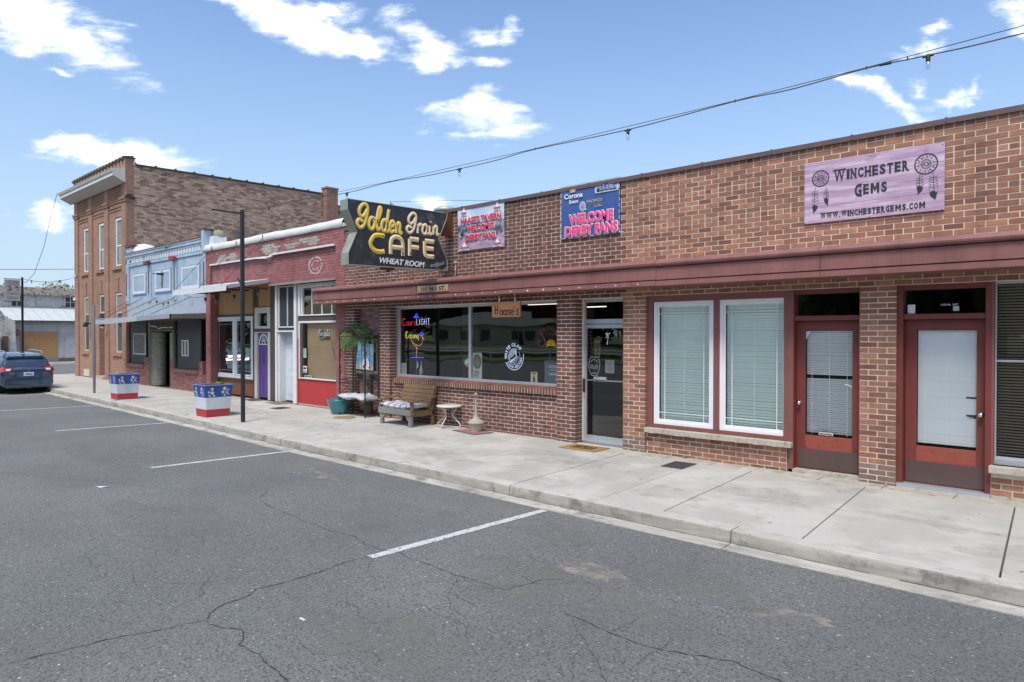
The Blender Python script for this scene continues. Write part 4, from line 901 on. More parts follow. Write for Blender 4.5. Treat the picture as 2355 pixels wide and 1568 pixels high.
for ch in 'Coors': strokes(t, CO[ch], 'F', (x, yb, 2.045),   .2, .16, .0036, flat=False); x += .13 if ch == 'C' else .085
t.build('tube_lettering', nr, n1)
t = MB(); x = -11.57
for p, w_ in (([[(0, 1), (0, 0), (.8, 0)]], .075), ([[(.3, 1), (.3, 0)]], .05), ([[(.85, .85), (.5, 1), (.05, .8), (.05, .2), (.5, 0), (.9, .2), (.9, .5), (.5, .5)]], .10), ([[(0, 1), (0, 0)], [(.8, 1), (.8, 0)], [(0, .5), (.8, .5)]], .095), ([[(0, 1), (1, 1)], [(.5, 1), (.5, 0)]], .08)):
    strokes(t, p, 'F', (x, yb, 2.055), w_ * .85, .13, .004, sm=False, flat=False); x += w_ + .01
t.build('tube_lettering', nw, n1)
t = MB(); t.tube([(-11.66, yb, 2.215), (-11.5, yb, 2.215), (-11.57, yb, 2.30), (-11.66, yb, 2.215)], .008, 5); t.tube([(-11.64, yb, 2.225), (-11.6, yb, 2.25), (-11.575, yb, 2.235), (-11.54, yb, 2.25)], .006, 5); t.build('tube_mountain', nb, n1)
n2 = thing('neon_sign', (-11.6, yb, 1.33), 'lit neon beer sign with yellow lettering over an orange flamingo on a blue base bar', 'neon sign')
t = MB(); x = -11.96
CR_ = dict(CO); CR_['C'] = [[(.5, .85), (.25, 1.0), (.02, .6), (.1, .1), (.4, 0), (.5, .2)], [(.2, .95), (.2, .1)]]; CR_['n'] = [[(.05, .48), (.08, 0)], [(.08, .3), (.2, .48), (.32, .35), (.32, 0)]]; CR_['a'] = [arc(.2, .24, .15, .22, 0, 360), [(.36, .46), (.36, 0)]]
for ch in 'Corona': strokes(t, CR_[ch], 'F', (x, yb, 1.765), .17, .15, .0042, flat=False); x += .105 if ch == 'C' else .07
t.build('tube_lettering', ny, n2)
t = MB(); t.tube([(-11.40, yb, 1.83), (-11.37, yb, 1.74), (-11.40, yb, 1.64), (-11.49, yb, 1.60), (-11.63, yb, 1.635), (-11.74, yb, 1.70), (-11.77, yb, 1.76), (-11.70, yb, 1.80), (-11.58, yb, 1.79), (-11.50, yb, 1.72)], .006, 5); t.tube([(-11.43, yb, 1.83), (-11.34, yb, 1.77), (-11.33, yb, 1.73)], .006, 5); t.tube([(-11.74, yb, 1.68), (-11.66, yb, 1.62), (-11.54, yb, 1.54), (-11.57, yb, 1.46)], .005, 5); t.tube([(-11.585, yb, 1.62), (-11.585, yb, 1.34)], .005, 5)
t.build('tube_flamingo', no, n2); t = MB(); t.tube([(-11.77, yb, 1.345), (-11.35, yb, 1.345)], .0075, 5); t.tube([(-11.49, yb, 1.84), (-11.42, yb, 1.885), (-11.34, yb, 1.85), (-11.40, yb, 1.82), (-11.46, yb, 1.82)], .007, 5); t.build('tube_base', nb, n2)
n3 = thing('neon_sign', (-7.95, yb, 1.7), 'unlit magenta script neon with sun rays at the right edge of the picture window', 'neon sign')
t = MB()
for i in range(9): a = R(20 + i * 17); cx, cz = -7.84, 1.80; t.tube([(cx + .14 * math.cos(a), yb, cz + .13 * math.sin(a)), (cx + .22 * math.cos(a), yb, cz + .21 * math.sin(a))], .0045, 4)
t.build('tube_rays', mat('dull_tube', (.42, .40, .36), .3), n3)
t = MB()
for o_ in (0, .022): t.tube([(p[0] + o_, yb, p[1]) for p in smoothpath([(-7.93, 1.93), (-8.02, 1.96), (-8.07, 1.88), (-8.0, 1.80), (-7.95, 1.72), (-8.0, 1.64), (-8.09, 1.65), (-8.09, 1.73), (-8.03, 1.74)], 3)], .0065, 5)
t.tube([(-7.93, yb, 1.83), (-7.87, yb, 1.90), (-7.84, yb, 1.82), (-7.78, yb, 1.89), (-7.76, yb, 1.82), (-7.68, yb, 1.88), (-7.60, yb, 1.84)], .008, 5); t.build('tube_script', mat('magenta_tube', (.16, .02, .05), .3, emit=((.7, .04, .12), .03)), n3)
t = MB(); cx, cz = -7.80, 1.655
t.tube([(cx + .055 * math.cos(R(a)), yb - .005, cz + .05 * math.sin(R(a))) for a in range(0, 181, 20)], .005, 4); t.tube([(cx - .06, yb - .005, cz), (cx + .06, yb - .005, cz)], .005, 4)
for i in range(11): a = R(-15 + i * 21); t.tube([(cx + .075 * math.cos(a), yb - .005, cz + .07 * math.sin(a)), (cx + .115 * math.cos(a), yb - .005, cz + .105 * math.sin(a))], .004, 4)
t.build('tube_sun', neon((.9, .55, .05), .45), n3)
# round white sticker
n4 = thing('window_sign', (-8.62, .22, 1.18), 'round white window sign with a wave reading WHITE CLAW HARD SELTZER', 'sign')
t = MB(); cx, cz, yy = -8.63, 1.435, .208
def ringtext(mb_, body, r, a0, a1, h, w_, inside=False):
    n = len(body)
    for i, ch in enumerate(body):
        if ch == ' ': continue
        a = R(a0 + (a1 - a0) * i / (n - 1)); rot = a - math.pi / 2 if not inside else a + math.pi / 2
        letter(mb_, ch, 'F', (cx + r * math.cos(a) * .94, yy, cz + r * math.sin(a)), w_ * (1.3 if ch == 'W' else .45 if ch == 'I' else 1), h, .04, 0, 0, .003, rot)
ringtext(t, 'WHITE', .222, 186, 126, .064, .044); ringtext(t, 'CLAW', .222, 100, 44, .064, .048); ringtext(t, 'HARD', .202, 218, 262, .04, .032, True); ringtext(t, 'SELTZER', .202, 282, 352, .04, .03, True)
def ar(r, a0, a1, w_, n=30, dx=0, dz=0): t.tube([(cx + dx + r * .94 * math.cos(R(a0 + (a1 - a0) * i / n)), yy, cz + dz + r * math.sin(R(a0 + (a1 - a0) * i / n))) for i in range(n + 1)], w_, 5, flat=(0, -1, 0))
ar(.252, 208, 372, .007); ar(.157, 170, 395, .0035)
for k in range(9): ar(.148 - k * .013, 205 - k * 3, 62 - k * 2, .0036, 16, .0 + k * .0025, .0)
for k in range(7): zz = cz - .035 - k * .016; t.tube([(cx + x_, yy, zz + .022 * math.sin(x_ * 22 + k * .5) + x_ * .12) for x_ in [(-.125 + k * .006) + (.25 - k * .022) * i / 10 for i in range(11)]], .0036, 5, flat=(0, -1, 0))
for k in range(5): t.tube([(cx + .01 + k * .012, yy, cz + .09 - k * .02), (cx + .045 + k * .006, yy, cz + .085 - k * .02), (cx + .06, yy, cz + .06 - k * .02), (cx + .045, yy, cz + .05 - k * .018)], .0045, 5, flat=(0, -1, 0))
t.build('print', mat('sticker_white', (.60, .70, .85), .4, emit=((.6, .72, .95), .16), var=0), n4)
def sheet(name, x0, x1, z0, z1, y, m_, label, cat='notice', lines=0, lm=None, nm='sheet'):
    o = thing(name, ((x0 + x1) / 2, y, z0), label, cat); MB().box(x0, x1, y, y + .002, z0, z1).build(nm, m_, o)
    if lines:
        t = MB(); h = (z1 - z0)
        for i in range(lines): zz = z1 - h * (.12 + .8 * i / lines); a = random.uniform(.12, .25); t.box(x0 + (x1 - x0) * a, x1 - (x1 - x0) * a, y - .001, y + .001, zz - h * .012, zz + h * .012)
        t.build('print', lm or m_print, o)
    return o
m_green_paper = mat('green_paper', (.30, .42, .38), .8); m_grey_paper = mat('grey_paper', (.30, .33, .33), .8)
sheet('paper_notice', -12.03, -11.86, .97, 1.215, .24, m_grey_paper, 'small grey paper notice at the lower left corner of the picture window', lines=8)
o = sheet('paper_notice', -9.76, -9.5, .975, 1.49, .225, m_grey_paper, 'tall grey paper notice with dark oval emblem right of the picture window mullion', lines=0)
t = MB(); disc(t, 'F', (-9.63, .223, 1.31), .115, .145, 0, 26); disc(t, 'F', (-9.63, .2215, 1.31), .075, .10, 1, 24); disc(t, 'F', (-9.63, .220, 1.345), .05, .045, 2, 20)
for i in range(7): t.box(-9.72, -9.54 - random.uniform(0, .08), .2235, .2245, 1.12 - i * .018, 1.128 - i * .018, 0)
for i in range(12): a = 2 * math.pi * i / 12; letter(t, 'BREWGRANCHO'[i % 11], 'F', (-9.63 + .095 * math.cos(a), .222, 1.31 + .122 * math.sin(a)), .014, .018, 0, 0, 3, .002, a - 1.57) if i % 4 else None
t.build('emblem', [mat('deep_green', (.03, .06, .045), .6), mat('olive', (.10, .13, .09), .6, var=.4, vs=40), mat('barn_red', (.35, .07, .04), .6), m_grey_paper], o)
o = sheet('window_sign', -7.90, -7.5, .972, 1.38, .225, mat('navy_card', (.05, .075, .12), .6), 'dark navy notice reading NATIONAL SOCIETY cut off by the brick pier', 'sign')
t = MB(); letter(t, 'NATIONAL', 'F', (-7.66, .224, 1.27), .36, .045, .02); letter(t, 'SMOKING', 'F', (-7.67, .224, 1.21), .2, .03, 0); letter(t, 'SOCIETY', 'F', (-7.66, .224, 1.135), .33, .045, .02); disc(t, 'F', (-7.62, .224, 1.04), .025, n=12); t.build('lettering', m_grey_paper, o)
o = sheet('beer_card', -8.23, -8.07, .972, 1.16, .225, mat('cream_card', (.42, .37, .24), .7), 'small cream card with a dark bottle shape standing in the picture window', 'card')
t = MB(); flat(t, 'F', (-8.15, .2235, .975), [(-.03, 0), (.03, 0), (.03, .07), (.012, .1), (.012, .13), (-.012, .13), (-.012, .1), (-.03, .07)]); t.box(-8.20, -8.10, .223, .2235, 1.125, 1.145); t.build('print', mat('brown_print', (.07, .045, .03)), o)
t = MB(); t.lathe((-9.95, .30, 1.18), [(.0, 0), (.06, .02), (.09, .08), (.075, .15), (.02, .19)], 12); t.tube([(-9.93, .30, 1.36), (-9.90, .30, 1.5), (-9.86, .30, 1.58), (-9.83, .30, 1.52)], .012, 6); tag(t.build('white_swan_figure', mat('pale_figure', (.34, .38, .35), .5)), 'pale long necked bird figure beside the picture window mullion', 'figurine')
t = MB()
for i in range(30): a = random.uniform(.4, 2.6); l_ = random.uniform(.1, .26); t.tube([(-10.03, .32, 1.2), (-10.03 + l_ * .4 * math.cos(a), .32, 1.2 + l_ * .7 * math.sin(a)), (-10.03 + l_ * .8 * math.cos(a), .32, 1.2 + l_ * math.sin(a))], .006, 4)
tag(t.build('fern', mat('fern_green', (.06, .10, .04), .7, var=.2)), 'small green fern behind the glass left of the window mullion', 'plant')
t = MB(); t.lathe((-11.45, .32, .97), [(.035, 0), (.05, .06), (.035, .14), (.014, .22), (.014, .3)], 12); tag(t.build('vase', mat('grey_glaze', (.26, .28, .32), .3)), 'slim grey vase on the window ledge below the flamingo neon', 'vase')
t = MB(); t.tube([(-11.63, .32, .97), (-11.60, .32, 1.3)], .004, 4); t.add([(-11.60, .32, 1.28), (-11.61, .32, 1.1), (-11.54, .31, 1.14), (-11.53, .31, 1.2)], [(0, 1, 2, 3)]); tag(t.build('small_flag', m_grey_paper), 'small furled flag on a stick in the picture window', 'flag')
# things on the glass door
t = MB(); m_deco = mat('skull_print', (.26, .30, .36), .5, var=0); cx, cz, yy = -6.82, 1.30, .249
t.tube([(cx + p[0], yy, cz + p[1]) for p in smoothpath([(-.1, .1), (-.06, .17), (.0, .15), (.06, .17), (.11, .1), (.115, .0), (.08, -.1), (.06, -.15), (-.05, -.15), (-.08, -.1), (-.115, 0), (-.1, .1)], 3)], .006, 5, flat=(0, -1, 0))
for sx in (-.048, .048):
    for r_ in (.036, .018): t.tube([(cx + sx + r_ * math.cos(a), yy, cz + r_ * math.sin(a)) for a in [2 * math.pi * i / 14 for i in range(15)]], .004, 5, flat=(0, -1, 0))
for i in range(5): t.box(cx - .05 + i * .023, cx - .038 + i * .023, yy - .001, yy, cz - .125, cz - .1)
for i in range(7): a = R(30 + 20 * i); disc(t, 'F', (cx + .08 * math.cos(a), yy, cz + .04 + .08 * math.sin(a)), .010, n=7)
t.poly([(cx - .012, yy, cz - .05), (cx + .012, yy, cz - .05), (cx, yy, cz - .02)])
tag(t.build('door_sticker', m_deco), 'large grey skull sticker on the glass door above the push bar', 'sticker')
sheet('paper_notice', -6.60, -6.42, 1.20, 1.42, .26, mat('grey_notice', (.20, .22, .24), .7), 'grey paper notice taped inside the glass door right of the skull sticker', lines=9, lm=mat('darker', (.08, .08, .09)))
t = MB(); t.tube([(-6.56, .245, 1.88), (-6.53, .245, 1.80), (-6.55, .245, 1.72)], .008, 5); t.tube([(-6.58, .245, 1.87), (-6.54, .245, 1.82), (-6.50, .245, 1.88)], .009, 5); t.tube([(-6.54, .245, 1.82), (-6.585, .245, 1.79)], .006, 5); disc(t, 'F', (-6.55, .244, 1.70), .012, .022, n=9)
tag(t.build('bow', m_whitep), 'small white ribbon bow hanging on the upper pane of the glass door', 'decoration')
t = MB()
for i in range(12): x = -6.93 + random.uniform(0, .2); t.tube([(x, .29, 1.45), (x + random.uniform(-.02, .03), .29, 1.62), (x + random.uniform(-.06, .08), .29, 1.8)], .003, 4)
tag(t.build('dried_reeds', mat('dry_reed', (.22, .20, .14), .8)), 'bunch of dried reeds behind the upper pane of the glass door', 'decoration')
# shop doors' small items
t = MB(); t.box(-2.055, -1.975, .105, .13, 2.105, 2.215); o = t.build('siren_box', m_white, bevel=.008); tag(o, 'white rounded alarm siren box in the transom of the right shop door', 'alarm box')
t = MB(); t.tube([(-2.015 + .02 * math.cos(a), .104, 2.17 + .026 * math.sin(a)) for a in [2 * math.pi * i / 16 for i in range(17)]], .002, 4); t2 = t.build('speaker_ring', mat('grey_ring', (.35, .35, .36)), o)
o = sheet('address_sticker', -1.615, -1.50, .126, .1262, .128, m_grey_paper, 'tiny white house number lettering on the transom glass over the right shop door', 'sticker')
for ch in list(bpy.data.objects):
    if ch.parent == o: bpy.data.objects.remove(ch)
t = MB(); letter(t, '113 N. 1ST', 'F', (-1.62, .128, 2.205), .17, .022, .01); t.build('lettering', m_whitep, o)
sheet('sticky_note', -1.585, -1.525, 2.13, 2.185, .127, mat('mint_paper', (.5, .62, .55)), 'small mint note stuck on the transom glass right of the siren box', 'note')
o = sheet('door_label', -3.105, -2.925, .515, .555, .16, mat('ivory_label', (.55, .52, .40)), 'small ivory label at the foot of the left shop door pane', 'label'); t = MB(); letter(t, 'Please Use This Door', 'F', (-3.015, .159, .535), .16, .018, .01); t.build('lettering', m_print, o)
t = MB(); t.add([(-3.275, .162, 1.895), (-3.21, .162, 1.895), (-3.275, .162, 1.78)], [(0, 1, 2)]); tag(t.build('torn_sticker', mat('pale_blue_sticker', (.5, .56, .68))), 'pale torn corner sticker at the upper left of the left shop door pane', 'sticker')
# ================================================================== furniture on the sidewalk
m_grey_wood = mat('silvered_wood', (.21, .205, .195), .85, var=.2, vs=5, stretch=(2, 9, 14), col2=(.28, .27, .25), bump=.6, bs=70)
m_brown_wood = mat('weathered_brown_wood', (.23, .14, .07), .8, var=.28, vs=5, stretch=(2, 9, 16), col2=(.15, .09, .05), bump=.6, bs=70)
m_cush = mat('cushion', (.50, .52, .54), .95, var=.12, vs=7, bump=.3, bs=30); m_stripe = mat('cushion_stripe', (.05, .07, .12), .95, var=.1)
ch = thing('wooden_garden_chair', (-11.05, -.4, 0), 'wide weathered wooden slat chair with striped cushion under the picture window', 'chair')
def bx(parent, nm, m_, *a, bevel=.006, rot=None):
    m = MB(); m.box(*a); return m.build(nm, m_, parent, bevel=bevel)
for x in (-11.61, -10.68): bx(ch, 'leg', m_grey_wood, x, x + .075, -.67, -.60, 0, .25); bx(ch, 'leg', m_brown_wood, x + .01, x + .07, -.10, -.04, 0, .45)
for x, s in ((-11.535, 1), (-10.68, -1)):
    m = MB(); m.hexa([(x, -.665, .12), (x + s * .02, -.665, .12), (x + s * .02, -.62, .12), (x, -.62, .12)], [(x, -.665, .24), (x + s * .13, -.665, .24), (x + s * .13, -.62, .24), (x, -.62, .24)]); m.build('corner_brace', m_grey_wood, ch)
bx(ch, 'front_rail', m_grey_wood, -11.64, -10.60, -.69, -.665, .225, .345)
for x in (-11.62, -10.64): bx(ch, 'side_rail', m_brown_wood, x, x + .03, -.66, -.05, .2, .31)
for i in range(5): bx(ch, 'seat_slat', m_grey_wood, -11.6, -10.62, -.66 + i * .11, -.565 + i * .11, .315 - i * .018, .338 - i * .018)
tilt = .30
for i in range(6):
    z0_ = .30 + i * .083; y0_ = -.18 + (z0_ - .3) * tilt; z1_ = z0_ + .076; y1_ = -.18 + (z1_ - .3) * tilt; m = MB(); w_ = .0 if i < 5 else .0
    m.hexa([(-11.60, y0_, z0_), (-10.60, y0_, z0_), (-10.60, y0_ + .022, z0_), (-11.60, y0_ + .022, z0_)], [(-11.60 + w_, y1_, z1_), (-10.60, y1_, z1_), (-10.60, y1_ + .022, z1_), (-11.60 + w_, y1_ + .022, z1_)]); m.build('back_slat', m_brown_wood, ch, bevel=.005)
for x in (-11.57, -10.66): m = MB(); m.hexa([(x, -.15, .25), (x + .06, -.15, .25), (x + .06, -.11, .25), (x, -.11, .25)], [(x, .005, .79), (x + .06, .005, .79), (x + .06, .04, .79), (x, .04, .79)]); m.build('back_post', m_brown_wood, ch, bevel=.005)
for x in (-11.66, -10.64): m = MB(); m.hexa([(x, -.70, .485), (x + .10, -.70, .485), (x + .08, -.02, .56), (x + .02, -.02, .56)], [(x, -.70, .51), (x + .10, -.70, .51), (x + .08, -.02, .585), (x + .02, -.02, .585)]); m.build('arm', m_brown_wood, ch, bevel=.006); bx(ch, 'arm_post', m_brown_wood, x + .01, x + .075, -.67, -.62, .24, .487)
def cushion(cx, cy, cz, lx, ly, h, rot=0, seed=1, name='cushion'):
    m = MB(); nu, nv = 30, 20; rnd = random.Random(seed); f = [rnd.uniform(0, 6) for _ in range(6)]
    def P(u, v, s):
        a, b = 2 * u - 1, 2 * v - 1; e = max(0, (1 - abs(a) ** 5) * (1 - abs(b) ** 5)) ** .4
        tuft = 1 - .22 * abs(math.cos(a * 4.2 + .3)) * abs(math.cos(b * 3.1)) ** .5; w = .012 * math.sin(7 * a + f[0]) * math.sin(5 * b + f[1])
        return (cx + a * lx / 2, cy + b * ly / 2, cz + (s * h / 2 * tuft + w) * e + .02 * math.sin(2.2 * a + f[2]))
    for s in (1, -1):
        for j in range(nv):
            for i in range(nu):
                q = [P(i / nu, j / nv, s), P((i + 1) / nu, j / nv, s), P((i + 1) / nu, (j + 1) / nv, s), P(i / nu, (j + 1) / nv, s)]
                if s < 0: q.reverse()
                m.add(q, [(0, 1, 2, 3)], 1 if i % 6 == 2 else 0, smooth=True)
    return m.build(name, [m_cush, m_stripe])
tag(cushion(-11.1, -.44, .40, .96, .5, .12), 'striped navy and white seat cushion lying on the wooden chair', 'cushion')
# side table
tb = thing('side_table', (-10.1, -.1, 0), 'small round white metal side table with curved legs between chair and ash bin', 'table')
m_cream = mat('cream_enamel', (.58, .57, .52), .45, var=.06)
m = MB(); m.lathe((-10.1, -.1, .405), [(.0, 0), (.245, 0), (.252, .005), (.252, .028), (.24, .036), (0, .034)], 32, caps=False); m.build('table_top', m_cream, tb)
for a in (15, 105, 195, 285):
    m = MB(); c_, s_ = math.cos(R(a)), math.sin(R(a)); m.tube([(-10.1 + r_ * c_, -.1 + r_ * s_, z) for r_, z in smoothpath([(.17, .405), (.165, .37), (.10, .27), (.13, .19), (.24, .09), (.27, .04), (.24, .015), (.10, .012), (.0, .02)], 4)], .0115, 8); m.build('leg', m_cream, tb)
# ash receptacle
m = MB(); cx, cy = -9.235, -.20; m.lathe((cx, cy, 0), [(.105, 0), (.115, .012), (.108, .02), (.148, .15), (.160, .165), (.160, .185), (.148, .195), (.13, .215), (.07, .25), (.034, .29), (.026, .36), (.022, .66), (.03, .70), (.026, .735), (0, .745)], 32)
ash = tag(m.build('ash_receptacle', mat('beige_plastic', (.34, .32, .26), .7, var=.08, vs=5, dirt=((.14, .12, .1), 8, .62, .78))), 'beige bottle shaped cigarette receptacle with tall neck below the picture window', 'ash bin')
m = MB()
for i in range(26): a = 2 * math.pi * i / 26; m.tube([(cx + r_ * math.cos(a), cy + r_ * math.sin(a), z) for r_, z in ((.113, .03), (.146, .14))], .006, 5)
m.build('rib', mat('beige_rib', (.36, .34, .28), .7), ash)
m = MB(); m.box(cx + .005, cx + .03, cy - .03, cy - .02, .66, .70); m.build('opening', mat('scorched', (.06, .035, .03)), ash)
# mats
def rotbox(cx, cy, lx, ly, h, ang, m_, nm, z=0):
    c_, s_ = math.cos(R(ang)), math.sin(R(ang)); P = [(cx + a * lx / 2 * c_ - b * ly / 2 * s_, cy + a * lx / 2 * s_ + b * ly / 2 * c_) for a, b in ((-1, -1), (1, -1), (1, 1), (-1, 1))]
    return MB().hexa([(x, y, z) for x, y in P], [(x, y, z + h) for x, y in P]).build(nm, m_, None, bevel=.003)
m_coir = mat('coir', (.36, .20, .065), .98, var=.15, vs=14, bump=1., bs=260)
o = tag(rotbox(-6.6, -.33, .70, .46, .016, 1, m_coir, 'door_mat'), 'tan coir mat with dark lettering in front of the glass door', 'door mat')
t = MB(); PG = (Vector((1, 0, 0)), Vector((0, 1, 0)), Vector((0, 0, 1)))
for s_, yy_ in (('MERRY', .09), ('EVERYTHING', 0), ('HAPPY ALWAYS', -.09)): letter(t, s_, PG, (-6.6, -.33 + yy_, .0165), .44, .07, .05, depth=.001)
t.build('lettering', mat('mat_black', (.03, .022, .015), .95), o)
m = MB(); P = [(-9.68, -.40), (-8.95, -.53), (-8.86, -.1), (-9.6, .02)]; m.hexa([(x, y, 0) for x, y in P], [(x, y, .012) for x, y in P], 0); mi = [(-9.62, -.36), (-9.0, -.475), (-8.93, -.14), (-9.54, -.03)]
o = tag(m.build('small_mat', mat('mat_border', (.12, .10, .12), .95)), 'faded red and grey mat under the beige cigarette receptacle', 'mat'); MB().hexa([(x, y, .0115) for x, y in mi], [(x, y, .0135) for x, y in mi]).build('mat_field', mat('faded_red_field', (.30, .10, .10), .95, vs=4, var=.3, col2=(.30, .24, .27)), o)
m = MB(); m.lathe((-12.95, -.64, 0), [(.235, 0), (.235, .014), (.22, .018), (0, .018)], 30, caps=False); tag(m.build('round_mat', mat('tan_mat', (.26, .19, .12), .95, var=.2, vs=6)), 'round tan mat on the sidewalk in front of the garden arbor', 'mat')
for lb, cx_, cy_, lx, ly, mm in (('flat brown doormat in front of the white paneled door', -16.95, .0, .72, .45, mat('brown_mat', (.16, .13, .09), .95, var=.2, vs=8)), ('flat dark grey doormat in front of the purple door', -18.3, -.02, .6, .40, mat('dark_mat', (.075, .072, .07), .95, var=.2, vs=8))): tag(rotbox(cx_, cy_, lx, ly, .012, -6, mm, 'door_mat'), lb, 'door mat')
def grate(cx, cy, lx, ly, label):
    o = tag(rotbox(cx, cy, lx, ly, .006, 3, mat('cast_iron', (.055, .055, .06), .6, metal=.4, var=.2, vs=9), 'meter_cover'), label, 'cover'); m = MB()
    for i in range(8): x = cx - lx * .42 + i * lx * .12; m.box(x, x + lx * .06, cy - ly * .38, cy + ly * .38, .006, .009)
    m.build('cover_rib', mat('cast_rib', (.09, .09, .1), .5, metal=.4), o)
grate(-4.76, -.58, .34, .48, 'dark square iron cover set in the concrete below the white windows'); grate(-15.8, -.6, .42, .4, 'dark square iron cover set in the concrete near the red panel')
# teal pot
m = MB(); m.lathe((-13.66, -.30, 0), [(.0, .004), (.155, .004), (.165, .0), (.2, .08), (.25, .22), (.275, .31), (.29, .335), (.285, .35), (.255, .345), (.24, .29), (.2, .28), (0, .28)], 36, caps=False)
pot = tag(m.build('flower_pot', mat('teal_glaze', (.035, .22, .24), .22, var=.1, vs=3, col2=(.03, .14, .22), coat=.5)), 'glazed teal ceramic pot beside the brick corner under the arbor cushion', 'pot')
MB().lathe((-13.66, -.30, .275), [(0, .012), (.23, .01)], 20, caps=False).build('soil', mat('soil', (.05, .035, .025), .95), pot)
# ------------------------------------------------------------------ arbor bench
ab = thing('garden_arbor', (-13.0, -.2, 0), 'thin dark wrought iron garden arbor with bench seat in front of the poster niche', 'arbor')
m_iron = mat('wrought_iron', (.028, .022, .02), .6, metal=.3, var=.2)
XL, XR, YF, YB = -13.5, -12.52, -.39, -.03
def tb_(nm, pts, r_=.009, m_=m_iron): return MB().tube(pts, r_ * 1.25, 6, 0).build(nm, m_, ab)
for x, y, h_ in ((XL, YF, 1.87), (XR, YF, 1.83), (XL, YB, 1.87), (XR, YB, 1.83)):
    m = MB(); m.tube([(x, y, 0), (x, y, h_)], .0155, 8); m.lathe((x, y, h_), [(.004, -.01), (.02, .0), (.018, .02), (.008, .03), (.014, .045), (.002, .07)], 8); m.build('post', m_iron, ab)
for y in (YF, YB): tb_('top_bar', [(XL, y, 1.80), (XR, y, 1.80)], .008)
for x in (XL, XR): tb_('top_bar', [(x, YF, 1.80), (x, YB, 1.80)], .008)
arch = smoothpath([(XL, 1.82), (XL + .12, 1.93), (XL + .35, 2.0), (XL + .6, 1.96), (XL + .78, 1.82), (XR, 1.80)], 4)
for y in (YF, YB): tb_('arch', [(a, y, b) for a, b in arch], .009)
for i in range(7): a = XL + .06 + i * .085; tb_('arch_bar', [(a, YF, 1.80), (a + .05, YF, 1.88), (a + .1, YF, 1.95)], .005)
for i in range(5): j = 3 + i * 4; a, b = arch[min(j, len(arch) - 1)]; tb_('roof_bar', [(a, YF, b), (a, YB, b)], .006)
for z in (.82, .745, .36, .30):
    for y in (YF, YB): tb_('cross_bar', [(XL, y, z), (XR, y, z)], .006)
    for x in (XL, XR): tb_('cross_bar', [(x, YF, z), (x, YB, z)], .006)
for z0_, z1_ in ((.745, .82), (.5, .745)):
    for i in range(8 if z1_ > .8 else 4):
        n_ = 8 if z1_ > .8 else 4; a = XL + (XR - XL) * i / n_; b = XL + (XR - XL) * (i + 1) / n_; m = MB(); m.tube([(a, YB, z0_), (b, YB, z1_)], .0045, 5); m.tube([(a, YB, z1_), (b, YB, z0_)], .0045, 5); m.build('lattice', m_iron, ab)
for x in (XL, XR):
    m = MB(); m.tube([(x, YF, .5), (x, YB, .745)], .0045, 5); m.tube([(x, YF, .745), (x, YB, .5)], .0045, 5); m.build('lattice', m_iron, ab)
for i in range(5): x = XL + .2 + i * .15; tb_('back_bar', [(x, YB, .82), (x, YB, 1.80)], .005)
def scroll(x, y, z, s, d=1):
    tb_('scroll', [(x + d * s * (1 - k / 14) * math.cos(k * .62) * .5 + d * s * .5, y, z + s * (1 - k / 14) * math.sin(k * .62) * .5) for k in range(13)], .005)
for z in (1.50, 1.38, 1.12, 1.0): scroll(XL, YF, z, .07); scroll(XR, YF, z, .07, -1); scroll(XL + .02, YF, z - .03, .05)
for s in (-1, 1): tb_('seat_brace', [(-13.01 + s * .49, YF, .36), (-13.01 + s * .35, YF, .25), (-13.01 + s * .25, YF, .33)], .006)
m = MB()
for i in range(9): y = YF + .02 + i * .04; m.tube([(XL, y, .375), (XR, y, .375)], .006, 5)
m.build('seat', m_iron, ab)
for i, (cx_, w_, l_) in enumerate(((-13.2, .62, 'white tufted cushion on the left half of the arbor seat'), (-12.72, .36, 'white tufted cushion on the right half of the arbor seat'))):
    o = cushion(cx_, -.22, .44 - i * .01, w_, .46, .13, seed=5 + i); o.data.materials[1] = mat('cushion_pattern', (.34, .34, .36), .95, var=.3, vs=20); tag(o, l_, 'cushion')
# ------------------------------------------------------------------ poster stand made as palm tree
ps = thing('palm_poster_stand', (-13.07, .07, 0), 'rope wrapped poster stand shaped as palm trees with green fronds in the wall niche', 'poster stand')
m_rope = mat('rope', (.17, .145, .12), .95, var=.35, vs=30, stretch=(.4, .4, 3), bump=.8, bs=90)
def coil(x0, x1, z0, z1, r_, nm):
    L = math.hypot(x1 - x0, z1 - z0); n = int(L / .022); P = []; rr = []
    for i in range(n * 2 + 1): f = i / (n * 2); P.append((x0 + (x1 - x0) * f, .09, z0 + (z1 - z0) * f)); rr.append(r_ * (1.06 if i % 2 else .9))
    return MB().tube(P, rr, 10).build(nm, m_rope, ps)
coil(-13.50, -13.56, 1.74, .96, .05, 'frame'); coil(-12.70, -12.66, 1.74, .98, .05, 'frame'); coil(-13.56, -12.64, .955, .965, .055, 'frame'); coil(-13.5, -12.68, 1.72, 1.70, .045, 'frame'); coil(-13.06, -13.06, .03, .93, .11, 'trunk')
m_frA = mat('palm_green', (.05, .12, .03), .6, var=.3, vs=6); m_frB = mat('palm_lime', (.19, .29, .035), .6, var=.25, vs=6)
